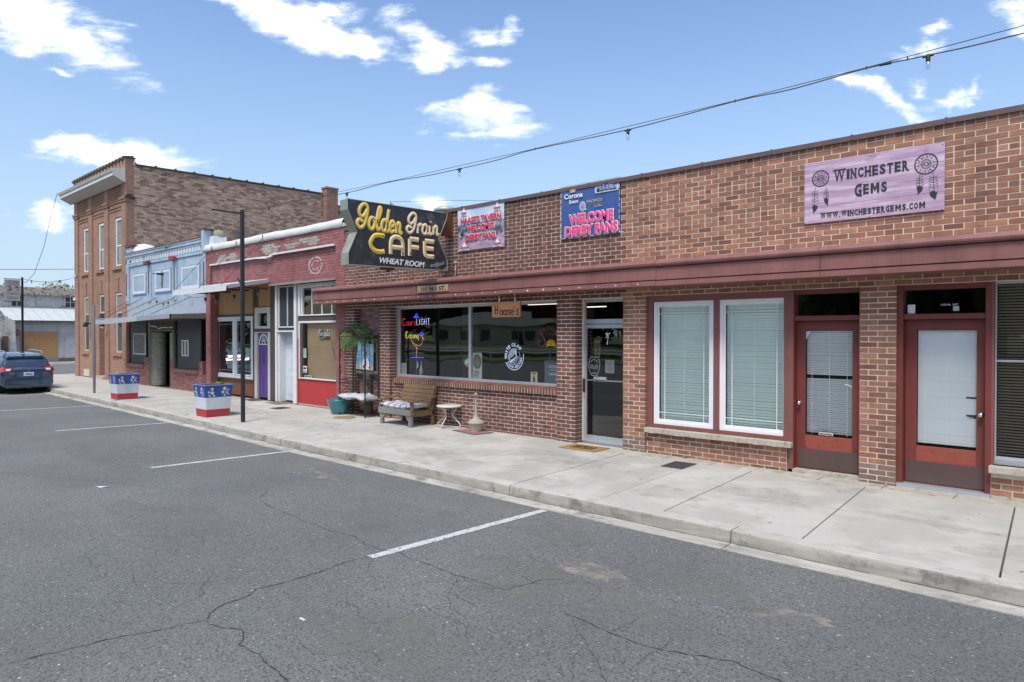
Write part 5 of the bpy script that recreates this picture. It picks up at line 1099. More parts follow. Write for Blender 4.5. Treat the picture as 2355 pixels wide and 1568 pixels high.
def frond(c, ang, L, droop, out, m_, n=16):
    m = MB(); P = []
    for i in range(n + 1):
        t_ = i / n; P.append(Vector((c[0] + math.cos(ang) * L * t_, c[1] - out * t_ * L, c[2] + math.sin(ang) * L * t_ - droop * L * t_ * t_)))
    m.tube(P, .005, 4)
    for i in range(1, n + 1):
        d = (P[i] - P[i - 1]).normalized(); s_ = d.cross(Vector((0, -1, 0))).normalized(); ll = L * .42 * math.sin(math.pi * min(.97, .12 + .85 * i / n)) ** .7
        for sg in (-1, 1):
            for q in (0,):
                b = P[i - 1].lerp(P[i], q); tip = b + (s_ * sg * .8 + d * .75).normalized() * ll + Vector((0, random.uniform(-.05, .02), -.10 * ll - random.uniform(0, .03))); w_ = d * .013
                m.add([b - w_, tip, b + w_], [(0, 1, 2)])
    return m.build('frond', m_, ps)
for c, angs in (((-13.5, .05, 1.80), (170, 150, 195, 215, 120, 95)), ((-13.36, .03, 1.80), (60, 90, 110, 35, 200)), ((-12.82, .03, 1.80), (60, 85, 105, 130, 160, 25, -20)), ((-13.05, .04, 1.78), (120, 75, 200, 330))):
    for a in angs: frond(c, R(a + random.uniform(-8, 8)), random.uniform(.36, .52), random.uniform(.15, .5), random.uniform(.1, .7), m_frB if a in (170, 150, 195) else m_frA)
po = thing('poster', (-13.1, .03, 1.0), 'blue beach poster with a dark haired man in white shirt and red tie', 'poster')
MB().hexa([(-13.47, .03, 1.04), (-12.79, .03, 1.02), (-12.79, .034, 1.02), (-13.47, .034, 1.04)], [(-13.38, .03, 1.68), (-12.79, .03, 1.62), (-12.79, .034, 1.62), (-13.38, .034, 1.68)]).build('print_sheet', mat('beach_sky', (.14, .36, .60), .5, var=.15, vs=3, col2=(.38, .55, .68), stretch=(1, 1, 2.5)), po)
t = MB(); yy = .0285; PZ = lambda pts, k: t.poly([(x, yy - .0006 * k, z) for x, z in pts], k)
PZ([(-13.455, 1.05), (-12.80, 1.03), (-12.80, 1.14), (-13.44, 1.17)], 0)
PZ([(-13.24, 1.06), (-12.92, 1.04), (-12.95, 1.2), (-13.0, 1.29), (-13.05, 1.31), (-13.1, 1.31), (-13.17, 1.27), (-13.2, 1.2)], 1)
PZ([(-13.105, 1.29), (-13.04, 1.29), (-13.035, 1.40), (-13.07, 1.42), (-13.11, 1.40)], 2); PZ([(-13.12, 1.37), (-13.03, 1.37), (-13.03, 1.43), (-13.05, 1.46), (-13.10, 1.46), (-13.13, 1.42)], 3); PZ([(-13.095, 1.29), (-13.055, 1.29), (-13.045, 1.15), (-13.075, 1.10), (-13.10, 1.15)], 4); PZ([(-13.2, 1.12), (-13.12, 1.16), (-13.13, 1.09), (-13.19, 1.07)], 4); PZ([(-12.98, 1.1), (-12.9, 1.13), (-12.88, 1.08), (-12.96, 1.06)], 4)
for x in (-13.38, -13.33, -12.87): PZ([(x - .012, 1.08), (x + .012, 1.08), (x + .006, 1.14), (x, 1.2), (x - .006, 1.14)], 5)
letter(t, 'Talk', 'F', (-13.12, .024, 1.60), .19, .06, .03, 0, 6, .001); letter(t, 'Chill', 'F', (-13.38, .024, 1.33), .10, .04, .02, 0, 1, .001)
t.build('picture', [mat('sand_print', (.48, .46, .44)), m_whitep, mat('skin_print', (.45, .28, .2)), mat('hair_print', (.04, .025, .02)), m_redp, mat('lime_bottle_print', (.4, .42, .15)), mat('navy_print', (.03, .06, .15))], po)
# ------------------------------------------------------------------ star planters
m_pblue = mat('planter_blue', (.022, .065, .26), .5, var=.08, vs=4, dirt=((.05, .07, .16), 9, .62, .8)); m_pwhite = mat('planter_white', (.56, .60, .64), .55, streak=.18, var=.06, vs=5, dirt=((.40, .40, .40), 6, .62, .78)); m_pred = mat('planter_red', (.40, .035, .045), .5, var=.1, vs=5, dirt=((.22, .05, .05), 9, .62, .8))
def planter(cx, cy, label, b=.262, tp=.315, H=.70):
    o = thing('star_planter', (cx, cy, 0), label, 'planter', 'patriotic star planters')
    def sq(h, z): return [(cx - h, cy - h, z), (cx + h, cy - h, z), (cx + h, cy + h, z), (cx - h, cy + h, z)]
    w = lambda z: b + (tp - b) * z / H
    for z0_, z1_, m_, nm in ((.0, .17, m_pred, 'red_band'), (.17, .44, m_pwhite, 'white_band'), (.44, H, m_pblue, 'blue_band')):
        MB().hexa(sq(w(z0_), z0_), sq(w(z1_) , z1_)).build(nm, m_, o, bevel=.006)
    m = MB(); h = tp
    for q in ((-h - .008, h + .008, -h - .008, -h + .03), (-h - .008, h + .008, h - .03, h + .008), (-h - .008, -h + .03, -h + .03, h - .03), (h - .03, h + .008, -h + .03, h - .03)): m.box(cx + q[0], cx + q[1], cy + q[2], cy + q[3], H, H + .02)
    m.build('rim', mat('rim_blue', (.16, .22, .42), .5), o, bevel=.004)
    MB().box(cx - h + .03, cx + h - .03, cy - h + .03, cy + h - .03, H - .05, H + .002).build('soil', mat('planter_soil', (.055, .04, .03), .95, var=.3, vs=20), o)
    sl = (tp - b) / H
    pat = [(-.21, .10, .035), (-.145, .165, .04), (-.14, .08, .05), (-.205, .03, .025), (-.10, .02, .03), (-.17, -.0, .02), (.115, .165, .052), (.19, .14, .025), (.08, .09, .042), (.165, .08, .035), (.12, .025, .03), (.2, .04, .022)]
    for n_, (U, Nn) in enumerate(((Vector((0, 1, 0)), Vector((1, 0, 0))), (Vector((1, 0, 0)), Vector((0, -1, 0))))):
        V = (Vector((0, 0, 1)) + Nn * sl).normalized(); m = MB()
        for a, z_, r_ in pat:
            zz = .455 + z_ * 1.05; c_ = Vector((cx, cy, zz)) + Nn * (w(zz)) + U * a * 1.08; star(m, (U, V, Nn), c_, r_ * 1.2, 0, .004, a)
        m.build('painted_stars', m_pwhite, o)
    return o
p1 = planter(-15.48, -2.43, 'nearer red white and blue planter with stars, beside the tall black pole')
m = MB()
for i in range(26): a = random.uniform(0, 6.28); r_ = random.uniform(.02, .10); x, y = -15.55 + .5 * r_ * math.cos(a), -2.25 + r_ * math.sin(a); m.add([(x, y, .70), (x + .035 * math.cos(a), y + .035 * math.sin(a), .74 + random.uniform(0, .04)), (x + .05 * math.cos(a + .5), y + .05 * math.sin(a + .5), .73)], [(0, 1, 2)])
tag(m.build('seedling', mat('seedling', (.16, .24, .05), .7, var=.2)), 'small green seedling growing in the nearer star planter', 'plant')
p2 = planter(-21.40, -2.35, 'farther red white and blue planter with stars, right of the grey post'); 
# ------------------------------------------------------------------ poles
m_pole = mat('black_pole', (.016, .021, .028), .55, var=.25, vs=4, dirt=((.06, .04, .03), 9, .62, .75))
bp = thing('black_pole', (-13.88, -2.51, 0), 'tall square black steel pole at the curb carrying the string lights', 'pole')
MB().box(-13.915, -13.845, -2.545, -2.475, 0, 4.46).build('post', m_pole, bp, bevel=.006); MB().box(-13.892, -13.868, -3.15, -2.545, 4.375, 4.405).build('banner_arm', m_pole, bp); MB().hexa([(-13.91, -2.52, 2.86), (-13.91, -2.49, 2.86), (-14.1, -2.49, 3.02), (-14.1, -2.52, 3.02)], [(-13.91, -2.52, 2.90), (-13.91, -2.49, 2.90), (-14.1, -2.49, 3.05), (-14.1, -2.52, 3.05)]).build('peg', m_pole, bp)
gp = MB(); gp.lathe((-24.15, -2.32, 0), [(.038, 0), (.038, 2.72), (.03, 2.74)], 14); tag(gp.build('grey_post', mat('galvanised', (.19, .20, .22), .5, metal=.5, var=.15, vs=5)), 'grey galvanised round post at the curb left of the farther star planter', 'post')
sp = thing('sign_pole', (-38, -1.25, -.14), 'dark street corner pole with a faded hanging sign seen above the parked car', 'sign')
m = MB(); m.box(-38.03, -37.95, -1.29, -1.21, -.14, 4.47); m.build('post', m_black, sp); m = MB(); m.box(-38.0, -37.98, -1.95, -1.31, 4.36, 4.39); m.box(-38.0, -37.98, -1.95, -1.31, 3.33, 3.36); m.build('sign_arm', m_black, sp)
MB().box(-38.0, -37.975, -1.93, -1.33, 3.37, 4.34).build('sign_panel', mat('faded_sign', (.36, .36, .38), .6, var=.1, vs=3), sp)
t = MB()
for s_, z_, w_, h_ in (('WELCOME', 4.26, .46, .085), ('TO LIND', 4.14, .44, .09), ('COMBINE', 3.72, .44, .07), ('DERBY', 3.52, .42, .10)): letter(t, s_, 'S', (-37.972, -1.63, z_), w_, h_, .01)
t.build('lettering', mat('faded_red_print', (.33, .20, .21), .7), sp); t = MB(); t.box(-37.975, -37.97, -1.87, -1.39, 3.83, 4.05); t.build('picture', mat('combine_picture', (.08, .08, .08), .7, var=.8, vs=9, col2=(.4, .4, .42)), sp)
# ------------------------------------------------------------------ string lights
m_cord = mat('cord', (.10, .075, .06), .7, var=.1); m_cordp = mat('pale_cord', (.40, .27, .18), .7); m_sock = mat('socket', (.012, .028, .03), .5, var=0); m_bulb = glass_mat('bulb_glass', (.9, .9, .9), 1.4)
def sag(a, b, s, n=14): a, b = Vector(a), Vector(b); return [a.lerp(b, i / n) - Vector((0, 0, s * 4 * (i / n) * (1 - i / n))) for i in range(n + 1)]
def bulb(parent, p, k=1.0, along=Vector((1, 0, 0))):
    p = Vector(p); m = MB(); m.tube([p - along * .042 * k, p + along * .042 * k], .012 * k, 8); m.lathe(p, [(.017 * k, -.05 * k), (.02 * k, -.01 * k), (.012 * k, .015 * k)], 10); m.build('socket', m_sock, parent)
    MB().lathe(p, [(.003 * k, -.118 * k), (.016 * k, -.108 * k), (.023 * k, -.085 * k), (.02 * k, -.065 * k), (.013 * k, -.048 * k)], 12).build('bulb', m_bulb, parent)
sl1 = thing('string_lights', (-13.85, -2.5, 4.46), 'long string of clear festoon bulbs crossing the sky above the street front', 'string lights')
K = [(4.6, 4.75), (1.6, 4.33), (-.67, 4.262), (-1.34, 4.268), (-1.83, 4.284), (-2.5, 4.255), (-3.08, 4.270), (-4.38, 4.238), (-5.8, 4.270), (-6.5, 4.245), (-7.24, 4.248), (-8.0, 4.262), (-8.87, 4.303), (-10.07, 4.294), (-11.54, 4.368), (-12.78, 4.385), (-13.85, 4.465)]
sm_ = smoothpath(K, 4); MB().tube([(x, -2.5, z) for x, z in sm_], .0062, 5).build('cord', m_cord, sl1)
MB().tube([(x, -2.5, z) for x, z in [(4.6, 4.78), (1.6, 4.40), (-.67, 4.322), (-1.83, 4.29), (-3.08, 4.276), (-5.8, 4.277), (-8.87, 4.31), (-11.54, 4.378), (-13.85, 4.47)]], .0035, 5).build('support_wire', m_black, sl1)
for x, z in ((-1.34, 4.262), (-4.38, 4.232), (-7.24, 4.243), (-10.07, 4.289), (-12.78, 4.380)): bulb(sl1, (x, -2.5, z))
m = MB(); m.tube([(-1.625, -2.5, 4.279), (-1.72, -2.5, 4.284)], .013, 8)
for x, z in ((-1.83, 4.287), (-3.08, 4.273), (-5.8, 4.274), (-8.87, 4.306), (-1.5, 4.28)): m.tube([(x, -2.5, z - .014), (x + .004, -2.5, z + .014)], .006, 6)
m.build('tie', m_sock, sl1)
sl2 = thing('string_lights', (-13.85, -2.5, 4.46), 'pale cord of bulbs from the black pole to the blue building and beyond', 'string lights')
P = sag((-13.85, -2.5, 4.46), (-21.0, .0, 5.15), .28) ; P2 = sag((-21.0, 0, 5.15), (-28.35, -.12, 4.48), .02, 10); P3 = sag((-28.35, -.12, 4.48), (-34.9, -.15, 4.3), .02, 8)
MB().tube(P + P2[1:] + P3[1:], .007, 5).build('cord', m_cordp, sl2)
for q in ((-24.21, -.12, 4.80), (-27.58, -.12, 4.56), (-30.61, -.17, 4.42), (-33.8, -.17, 4.34)): bulb(sl2, q, 1.3)
P4 = sag((-34.9, -.15, 4.3), (-37.95, -1.25, 4.4), .14, 10); MB().tube(P4, .009, 5).build('cord', m_black, sl2)
for i in (2, 5, 8): bulb(sl2, P4[i], 1.4)
sl3 = thing('string_lights', (-19, -1.1, 3.0), 'short festoon of bulbs hanging under the corrugated awning edge', 'string lights')
P = sag((-23.3, -.9, 3.05), (-20.9, -1.12, 2.98), .22, 10); MB().tube(P, .006, 5).build('cord', m_black, sl3)
for i in (2, 5, 7): bulb(sl3, P[i], 1.1)
MB().tube(sag((-20.2, -1.13, 2.98), (-18.6, -1.1, 2.98), .1, 8), .010, 5).build('cord', m_cordp, sl3)
for q in ((-19.6, -.5, 2.93), (-18.9, -.3, 2.95), (-20.3, -.5, 2.9), (-17.9, -.1, 3.1)): m = MB(); m.tube([q, (q[0], q[1], q[2] + .1)], .004, 4); m.build('drop', m_black, sl3); bulb(sl3, q, 1.5)
uw = MB(); uw.tube(sag((-60, -14, 6.2), (-34.7, 1.5, 4.85), .3), .012, 5); tag(uw.build('utility_wire', m_black), 'thin utility wire crossing the sky left of the tall brick building', 'wire')
uw = MB(); uw.tube([(-35.3, -.5, 8.1), (-35.6, -.7, 7.0), (-36.2, -.8, 5.8), (-37, -1.0, 4.6), (-37.6, -1.2, 4.2), (-38, -1.25, 4.3)], .010, 5); tag(uw.build('drop_wire', m_black), 'slack black wire dropping from the cornice of the brick building to the corner pole', 'wire')
# ================================================================== pink painted brick shop
pk = thing('painted_brick_shop', (-17.6, 0, 0), 'dusky pink painted brick shop with white rolled roof edge, purple door and red panel', 'building')
m_pk = mat('dusky_pink_paint', (.30, .115, .115), .8, streak=.2, var=.10, vs=3, tone=((.265, .098, .10), (.335, .14, .142)), bump=.5, bs=70, dirt=((.15, .055, .055), 1.3, .60, .70))
m_pkj = mat('pink_mortar', (.19, .07, .072), .9, var=.15, vs=5); m_bare = mat('bare_grey_brick', (.36, .35, .30), .9, var=.12, vs=6, tone=((.30, .29, .25), (.42, .41, .36)), bump=.4); m_flake = mat('flaking_paint', (.58, .44, .42), .8, var=.3, vs=20)
PX0, PX1 = -21.43, -13.875
BL, BC = .212, .074
def peel(x, z):
    for cx, cz, rx, rz in ((-20.3, 4.08, .35, .14), (-19.65, 4.11, .24, .14), (-17.42, 4.16, .46, .16), (-16.3, 4.17, .28, .10), (-15.3, 4.2, .35, .09), (-15.75, 4.22, .2, .08)):
        if ((x - cx) / rx) ** 2 + ((z - cz) / rz) ** 2 < 1: return True
    return False
ps_ = []
def pcourse(xa, xb, z, y, ph, dep=.05):
    x = xa - ph
    while x < xb:
        a, b = max(x, xa), min(x + BL, xb)
        if b - a > .03:
            k = 'B' if peel((a + b) / 2, z + .03) else 'P'
            ps_.append((a + .004, b - .004, y + (.006 if k == 'B' else 0), y + dep, z + .0035, z + BC - .0035, k, random.random()))
        x += BL
z = 3.205; r = 0
while z < 4.40:
    ph = (r % 2) * BL / 2
    if z > 3.985: pcourse(PX0, PX1, z, 0, ph)
    else: pcourse(PX0, -21.11, z, 0, ph); pcourse(-21.11, -14.25, z, .05, ph); pcourse(-14.25, PX1, z, 0, ph)
    z += BC; r += 1
z = 3.205 - BC
while z > -.05:
    ph = (r % 2) * BL / 2; pcourse(PX0, -21.11, z, 0, ph, .2); pcourse(-14.25, PX1, z, 0, ph, .25); z -= BC; r += 1
lay(pk, ps_, {'P': m_pk, 'B': m_bare}, 'painted_brick', 'painted_brick_courses')
m = MB(); m.box(PX0, PX1, .008, .3, 3.99, 4.43); m.box(PX0, -21.11, .008, .25, 0, 3.99); m.box(-14.25, PX1, .008, .3, 0, 3.99); m.box(-21.11, -14.25, .058, .3, 3.21, 3.99); m.build('mortar_wall', m_pkj, pk)
m = MB(); m.box(PX0, PX0 + .05, .3, 16, 0, 4.3); m.box(PX1 - .05, PX1, .3, 16, 0, 4.3); m.box(PX0 + .05, PX1 - .05, .3, 16, 4.0, 4.05); m.box(-21.1, -14.25, 1.4, 1.45, 0, 3.2); m.build('roof_and_side_walls', m_dark, pk)
m_foam = mat('white_foam_roof', (.62, .62, .61), .6, var=.06, vs=2, bump=.3, bs=8)
def foam(u, v):
    x = PX0 - .02 + (PX1 - PX0 + .0) * u; pf = [(-.045, 4.42), (-.06, 4.46), (-.055, 4.52), (-.02, 4.58), (.06, 4.625), (.25, 4.64), (.8, 4.62), (1.6, 4.45)]
    f = v * (len(pf) - 1); i = min(int(f), len(pf) - 2); t_ = f - i; y = pf[i][0] * (1 - t_) + pf[i + 1][0] * t_; zz = pf[i][1] * (1 - t_) + pf[i + 1][1] * t_
    return (x, y + .006 * math.sin(x * 3) + .003 * math.sin(x * 11), zz + .008 * math.sin(x * 1.7) + .004 * math.sin(x * 6.1))
MB().grid(foam, 90, 14).build('roof_edge', m_foam, pk); MB().box(PX0, PX1, -.03, .3, 4.41, 4.5).build('parapet_core', m_foam, pk)

m = MB()
for a, b, z in ((-21.07, -18.2, 3.965), (-17.2, -14.26, 3.998)): m.box(a, b, -.045, .0, z - .01, z + .035)
m.hexa([(-18.2, -.04, 3.955), (-17.6, -.06, 3.92), (-17.6, 0, 3.92), (-18.2, 0, 3.955)], [(-18.2, -.04, 4.0), (-17.6, -.05, 3.985), (-17.6, 0, 3.985), (-18.2, 0, 4.0)])
m.hexa([(-17.6, -.06, 3.915), (-17.25, -.05, 3.955), (-17.25, 0, 3.955), (-17.6, 0, 3.915)], [(-17.6, -.05, 3.94), (-17.25, -.045, 4.02), (-17.25, 0, 4.02), (-17.6, 0, 3.95)])
m.build('drip_ledge', m_whitepaint, pk)
fl = MB()
for i in range(900):
    x = random.uniform(PX0 + .1, PX1 - .1); z = random.uniform(4.0, 4.42)
    if random.random() > (1 if peel(x, z) else .35) * (1.2 if z > 4.2 else .6): continue
    s = random.uniform(.01, .05); a = random.uniform(0, 6.28); fl.add([(x, -.004, z), (x + s * math.cos(a), -.012, z + s * .6 * math.sin(a)), (x + s * .7 * math.cos(a + 1), -.02, z + s * .5 * math.sin(a + 1))], [(0, 1, 2)], 0 if random.random() < .6 else 1)
fl.build('paint_flakes', [m_flake, mat('dark_flake', (.15, .06, .06), .9)], pk, kind='stuff')
m = MB()
for r0, r1, a0, a1 in ((.34, .27, 0, 360), (.19, .14, 40, 330)):
    n = 26
    for i in range(n):
        if random.random() < .16: continue
        a = R(a0 + (a1 - a0) * i / n); b = R(a0 + (a1 - a0) * (i + .8) / n); k0 = random.uniform(.9, 1.03); k1 = random.uniform(.92, 1.06); cx, cz = -15.22, 3.585; sz = .68
        m.add([(cx + r0 * k0 * math.cos(a), .044, cz + r0 * k0 * sz * math.sin(a)), (cx + r1 * k1 * math.cos(a), .044, cz + r1 * k1 * sz * math.sin(a)), (cx + r1 * k1 * math.cos(b), .044, cz + r1 * k1 * sz * math.sin(b)), (cx + r0 * k0 * math.cos(b), .044, cz + r0 * k0 * sz * math.sin(b))], [(0, 1, 2, 3)])
m.build('round_glue_mark', m_flake, pk)
for x, z in ((-20.86, 4.47), (-19.25, 4.49), (-17.69, 4.52)): MB().tube([(x, -.05, z - .1), (x, -.075, z + .06)], .012, 6).build('awning_anchor', m_rust, pk)
MB().box(-17.45, -14.25, -.02, .06, 3.165, 3.207).build('lintel_flashing', mat('grey_flashing', (.26, .25, .24), .6), pk)
# awning
m_gal = mat('galvanised_awning', (.42, .45, .50), .45, metal=.35, var=.12, vs=4, dirt=((.24, .24, .25), 5, .6, .75)); m_corr = mat('corrugated_white', (.52, .55, .56), .5, var=.15, vs=6, dirt=((.28, .28, .27), 6, .58, .72))
YA = -1.135
def corr(u, v):
    x = -20.98 + 3.5 * u; a = .032 * math.sin(u * 3.5 / .135 * 2 * math.pi); return (x, YA - .02 - .03 * v + a, 2.985 + .15 * (1 - v) - .0 * v + (.012 * abs(math.sin(u * 3.5 / .135 * math.pi)) if v > .9 else 0))
MB().grid(corr, 380, 3).build('corrugated_valance', m_corr, pk)
def ctop(u, v): x = -20.98 + 3.5 * u; a = .02 * math.sin(u * 3.5 / .135 * 2 * math.pi); return (x, YA + 1.13 * v, 3.14 + .21 * v + a)
MB().grid(ctop, 380, 2).build('awning_roof', m_corr, pk)
m = MB(); m.hexa([(-17.50, YA, 3.05), (-17.47, YA, 3.05), (-17.47, -.002, 3.265), (-17.50, -.002, 3.265)], [(-17.50, YA, 3.15), (-17.47, YA, 3.15), (-17.47, -.002, 3.36), (-17.50, -.002, 3.36)]); m.hexa([(-20.98, YA, 3.0), (-20.95, YA, 3.0), (-20.95, -.002, 3.25), (-20.98, -.002, 3.25)], [(-20.98, YA, 3.13), (-20.95, YA, 3.13), (-20.95, -.002, 3.34), (-20.98, -.002, 3.34)]); m.build('awning_side', m_gal, pk)
m = MB()
for x in (-20.9, -19.8, -18.7, -17.6): m.box(x, x + .06, YA + .02, 0, 3.07, 3.12)
m.box(-20.97, -17.5, YA + .02, YA + .08, 3.03, 3.1); m.build('awning_frame', m_darkwood, pk)
for a, b in (((-20.98, YA, 3.12), (-20.86, -.05, 4.47)), ((-19.3, YA, 3.13), (-19.25, -.05, 4.48)), ((-17.9, YA, 3.14), (-17.69, -.05, 4.5))): MB().tube([a, b], .007, 6).build('tie_rod', m_black, pk)
# storefront in plane y = .25
m_brn = mat('brown_trim', (.075, .058, .052), .6, var=.12, vs=4); m_bead = mat('honey_beadboard', (.42, .24, .09), .6, var=.2, vs=2.4, stretch=(6, 1, .7), dirt=((.22, .11, .04), 5, .62, .74)); m_bead2 = mat('dark_beadboard', (.20, .08, .035), .6, var=.25, vs=2.4, stretch=(6, 1, .7), dirt=((.36, .22, .12), 7, .62, .76)); m_cr = mat('cream_trim', (.56, .54, .48), .6, var=.06, dirt=((.36, .34, .3), 8, .62, .76))
def beads(x0, x1, z0, z1, y, m_, pitch=.062):
    x = x0
    while x < x1 - .005:
        b = min(x + pitch, x1); MB().box(x + .002, b - .002, y, y + .02, z0, z1, 0, random.random()).build('beadboard', m_, pk); x += pitch
    MB().box(x0, x1, y + .008, y + .03, z0, z1).build('board_backing', m_brn, pk)
beads(-21.30, -18.83, 2.45, 3.21, .25, m_bead, .088); beads(-18.57, -17.83, 2.63, 3.21, .25, m_bead, .088); beads(-21.36, -18.81, .03, .49, .27, m_bead2, .062)
m = MB(); m.box(-21.11, -21.08, .2, .30, 0, 3.21); m.box(-21.5, -21.23, .24, .3, 0, 3.21); m.box(-21.23, -18.83, .235, .28, 2.375, 2.45); m.box(-21.37, -18.80, .2, .29, .49, .53); m.box(-18.84, -18.71, .22, .3, 0, 3.21); m.box(-18.71, -18.57, .23, .3, 2.62, 3.21); m.box(-18.71, -17.83, .23, .3, 1.915, 2.01); m.box(-17.83, -17.53, .22, .3, 0, 3.2); m.box(-17.42, -16.52, .235, .3, 1.955, 2.03); m.box(-16.36, -14.25, .225, .3, 2.19, 2.33)
m.build('brown_trim', m_brn, pk, bevel=.004)
# sashes
for a, b in ((-21.23, -20.0), (-20.0, -18.84)):
    w = MB(); frame(w, a, b, .535, 2.372, .21, .27, .08 if a < -20.5 else .07); frame(w, a + .08, b - .07, .615, 2.295, .225, .26, .05); wo_ = w.build('white_window', m_whitepaint, pk, bevel=.004)
    x0, x1 = a + .2 if a < -20.5 else a + .13, b - .12; x0 = a + .13
    pane(x0, x1, .665, 2.245, .24, wo_, m_glass); gr = MB(); gr.box(x0 + .06, x0 + .07, .246, .25, .665, 2.245); gr.box(x1 - .07, x1 - .06, .246, .25, .665, 2.245); gr.box(x0, x1, .247, .251, 2.15, 2.16); gr.box(x0, x1, .247, .251, .75, .76); gr.build('grille_bar', m_whitep, wo_)
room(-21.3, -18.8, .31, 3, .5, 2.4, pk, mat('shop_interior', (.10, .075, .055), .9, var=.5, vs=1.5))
sheet('paper_notice', -20.62, -20.28, .80, 1.32, .30, m_green_paper, 'green paper notice low in the left sash of the white shop window', lines=5)
o = sheet('shop_notice', -19.78, -19.1, .68, 1.1, .31, mat('teal_board', (.05, .09, .10), .6), 'dark teal board reading AUTHENTIC low in the right sash of the white shop window'); t = MB(); letter(t, 'AUTH', 'F', (-19.35, .308, .88), .36, .12, .01); t.build('lettering', m_grey_paper, o)
for i, (a, b, lb) in enumerate(((-19.9, -19.72, 'left one of two green papers behind the black pole in the shop window'), (-19.45, -19.1, 'right one of two green papers behind the black pole in the shop window'))): sheet('green_paper', a, b, 1.12, 1.45, .30, m_green_paper, lb)
MB().lathe((-20.4, .6, 1.3), [(0, 0), (.2, .05), (.28, .14), (.12, .2), (.1, .3), (0, .34)], 12).build('display_hat', m_grey_paper, pk)
# purple door
m_pur = mat('purple_paint', (.115, .055, .26), .45, var=.05)
dd = MB(); dd.box(-18.71, -18.565, .2, .3, 0, 1.915); dd.box(-17.94, -17.83, .2, .3, 0, 1.915); dd.box(-18.565, -17.94, .2, .3, 1.892, 1.915); pd = dd.build('purple_door', m_cr, pk, bevel=.003)
MB().box(-18.563, -17.942, .255, .30, .05, 1.89).build('door_leaf', m_pur, pd)
for x0_, x1_ in ((-18.47, -18.28), (-18.22, -18.03)):
    for z0_, z1_ in ((.16, .68), (.82, 1.0), (1.0, 1.45)):
        if z0_ == .82: continue
        m = MB(); frame(m, x0_, x1_, z0_, z1_, .247, .256, .018); m.box(x0_ + .035, x1_ - .035, .247, .256, z0_ + .035, z1_ - .035); m.build('door_panel', m_pur, pd, bevel=.003)
m = MB(); cx, cz, y = -18.25, 1.565, .245
m.poly([(cx - .24, y + .008, cz)] + [(cx + .24 * math.cos(R(a)) * -1, y + .008, cz + .27 * math.sin(R(a))) for a in range(0, 181, 12)][1:]); m.build('fan_light', m_grey_paper if 0 else mat('dark_pane', (.05, .05, .055), .15), pd)
m = MB(); m.tube([(cx - .25 * math.cos(R(a)), y, cz + .28 * math.sin(R(a))) for a in range(0, 181, 12)], .016, 6); m.tube([(cx - .26, y, cz), (cx + .26, y, cz)], .016, 6)
for a in (35, 65, 90, 115, 145): m.tube([(cx + .08 * math.cos(R(a)), y, cz + .09 * math.sin(R(a))), (cx + .25 * math.cos(R(a)), y, cz + .28 * math.sin(R(a)))], .009, 5)
m.tube([(cx + .08 * math.cos(R(a)), y, cz + .09 * math.sin(R(a))) for a in range(0, 181, 30)], .009, 5); m.build('fan_light_frame', m_whitep, pd)
m = MB(); m.lathe((-18.53, .225, .90), [(.0, -.02), (.022, 0), (0, .02)], 10); m.tube([(-18.53, .23, 1.0), (-18.53, .2, .97), (-18.53, .2, .88)], .008, 6); m.build('handle', m_chrome, pd)
m = MB(); frame(m, -18.71, -17.83, 2.01, 2.61, .21, .3, .16, wb=.07); m.build('transom_frame', m_cr, pk, bevel=.004); pane(-18.55, -17.9, 2.08, 2.455, .27, pk, m_glass); 
t = MB(); t.tube([(-18.15 + .11 * math.cos(a), .268, 2.27 + .12 * math.sin(a)) for a in [2 * math.pi * i / 20 for i in range(21)]], .006, 5); letter(t, '8', 'F', (-18.15, .268, 2.27), .08, .15, 0); tag(t.build('transom_emblem', m_grey_paper), 'pale round emblem painted on the small transom over the purple door', 'emblem')
room(-18.7, -17.6, .31, 2, 0, 2.62, pk)
# white door
m_wp = mat('bluish_white_door', (.56, .61, .68), .5, var=.05, dirt=((.42, .43, .44), 7, .64, .78))
dd = MB(); dd.box(-17.53, -17.43, .2, .3, 0, 3.2); dd.box(-16.52, -16.405, .19, .3, 0, 3.19); dd.box(-17.505, -17.425, .187, .24, 0, 1.955); dd.box(-17.43, -16.60, .2, .24, 1.91, 1.95); dd.box(-16.6, -16.52, .2, .24, 0, 1.95); dd.box(-17.432, -17.37, .242, .5, 0, 1.93); wd = dd.build('white_door', m_whitepaint, pk, bevel=.003)
MB().box(-17.38, -16.58, .44, .48, .03, 1.91).build('door_leaf', m_wp, wd)
for x0_, x1_ in ((-17.29, -17.02), (-16.95, -16.68)):
    for z0_, z1_ in ((.18, .72), (.84, 1.50), (1.60, 1.80)): m = MB(); frame(m, x0_, x1_, z0_, z1_, .432, .441, .02); m.box(x0_ + .04, x1_ - .04, .433, .441, z0_ + .04, z1_ - .04); m.build('door_panel', m_wp, wd, bevel=.003)
MB().lathe((-16.66, .42, .93), [(0, -.02), (.022, 0), (0, .02)], 10).build('handle', m_chrome, wd)
m = MB(); frame(m, -17.36, -16.53, 2.03, 3.16, .21, .27, .03); m.box(-16.905, -16.885, .21, .26, 2.03, 3.16); m.build('tall_transom', m_whitepaint, pk); pane(-17.33, -16.91, 2.06, 3.13, .235, pk, mat('dark_glass', (.035, .04, .05), .25)); pane(-16.885, -16.56, 2.06, 3.13, .235, pk, mat('dark_glass2', (.035, .04, .05), .25))
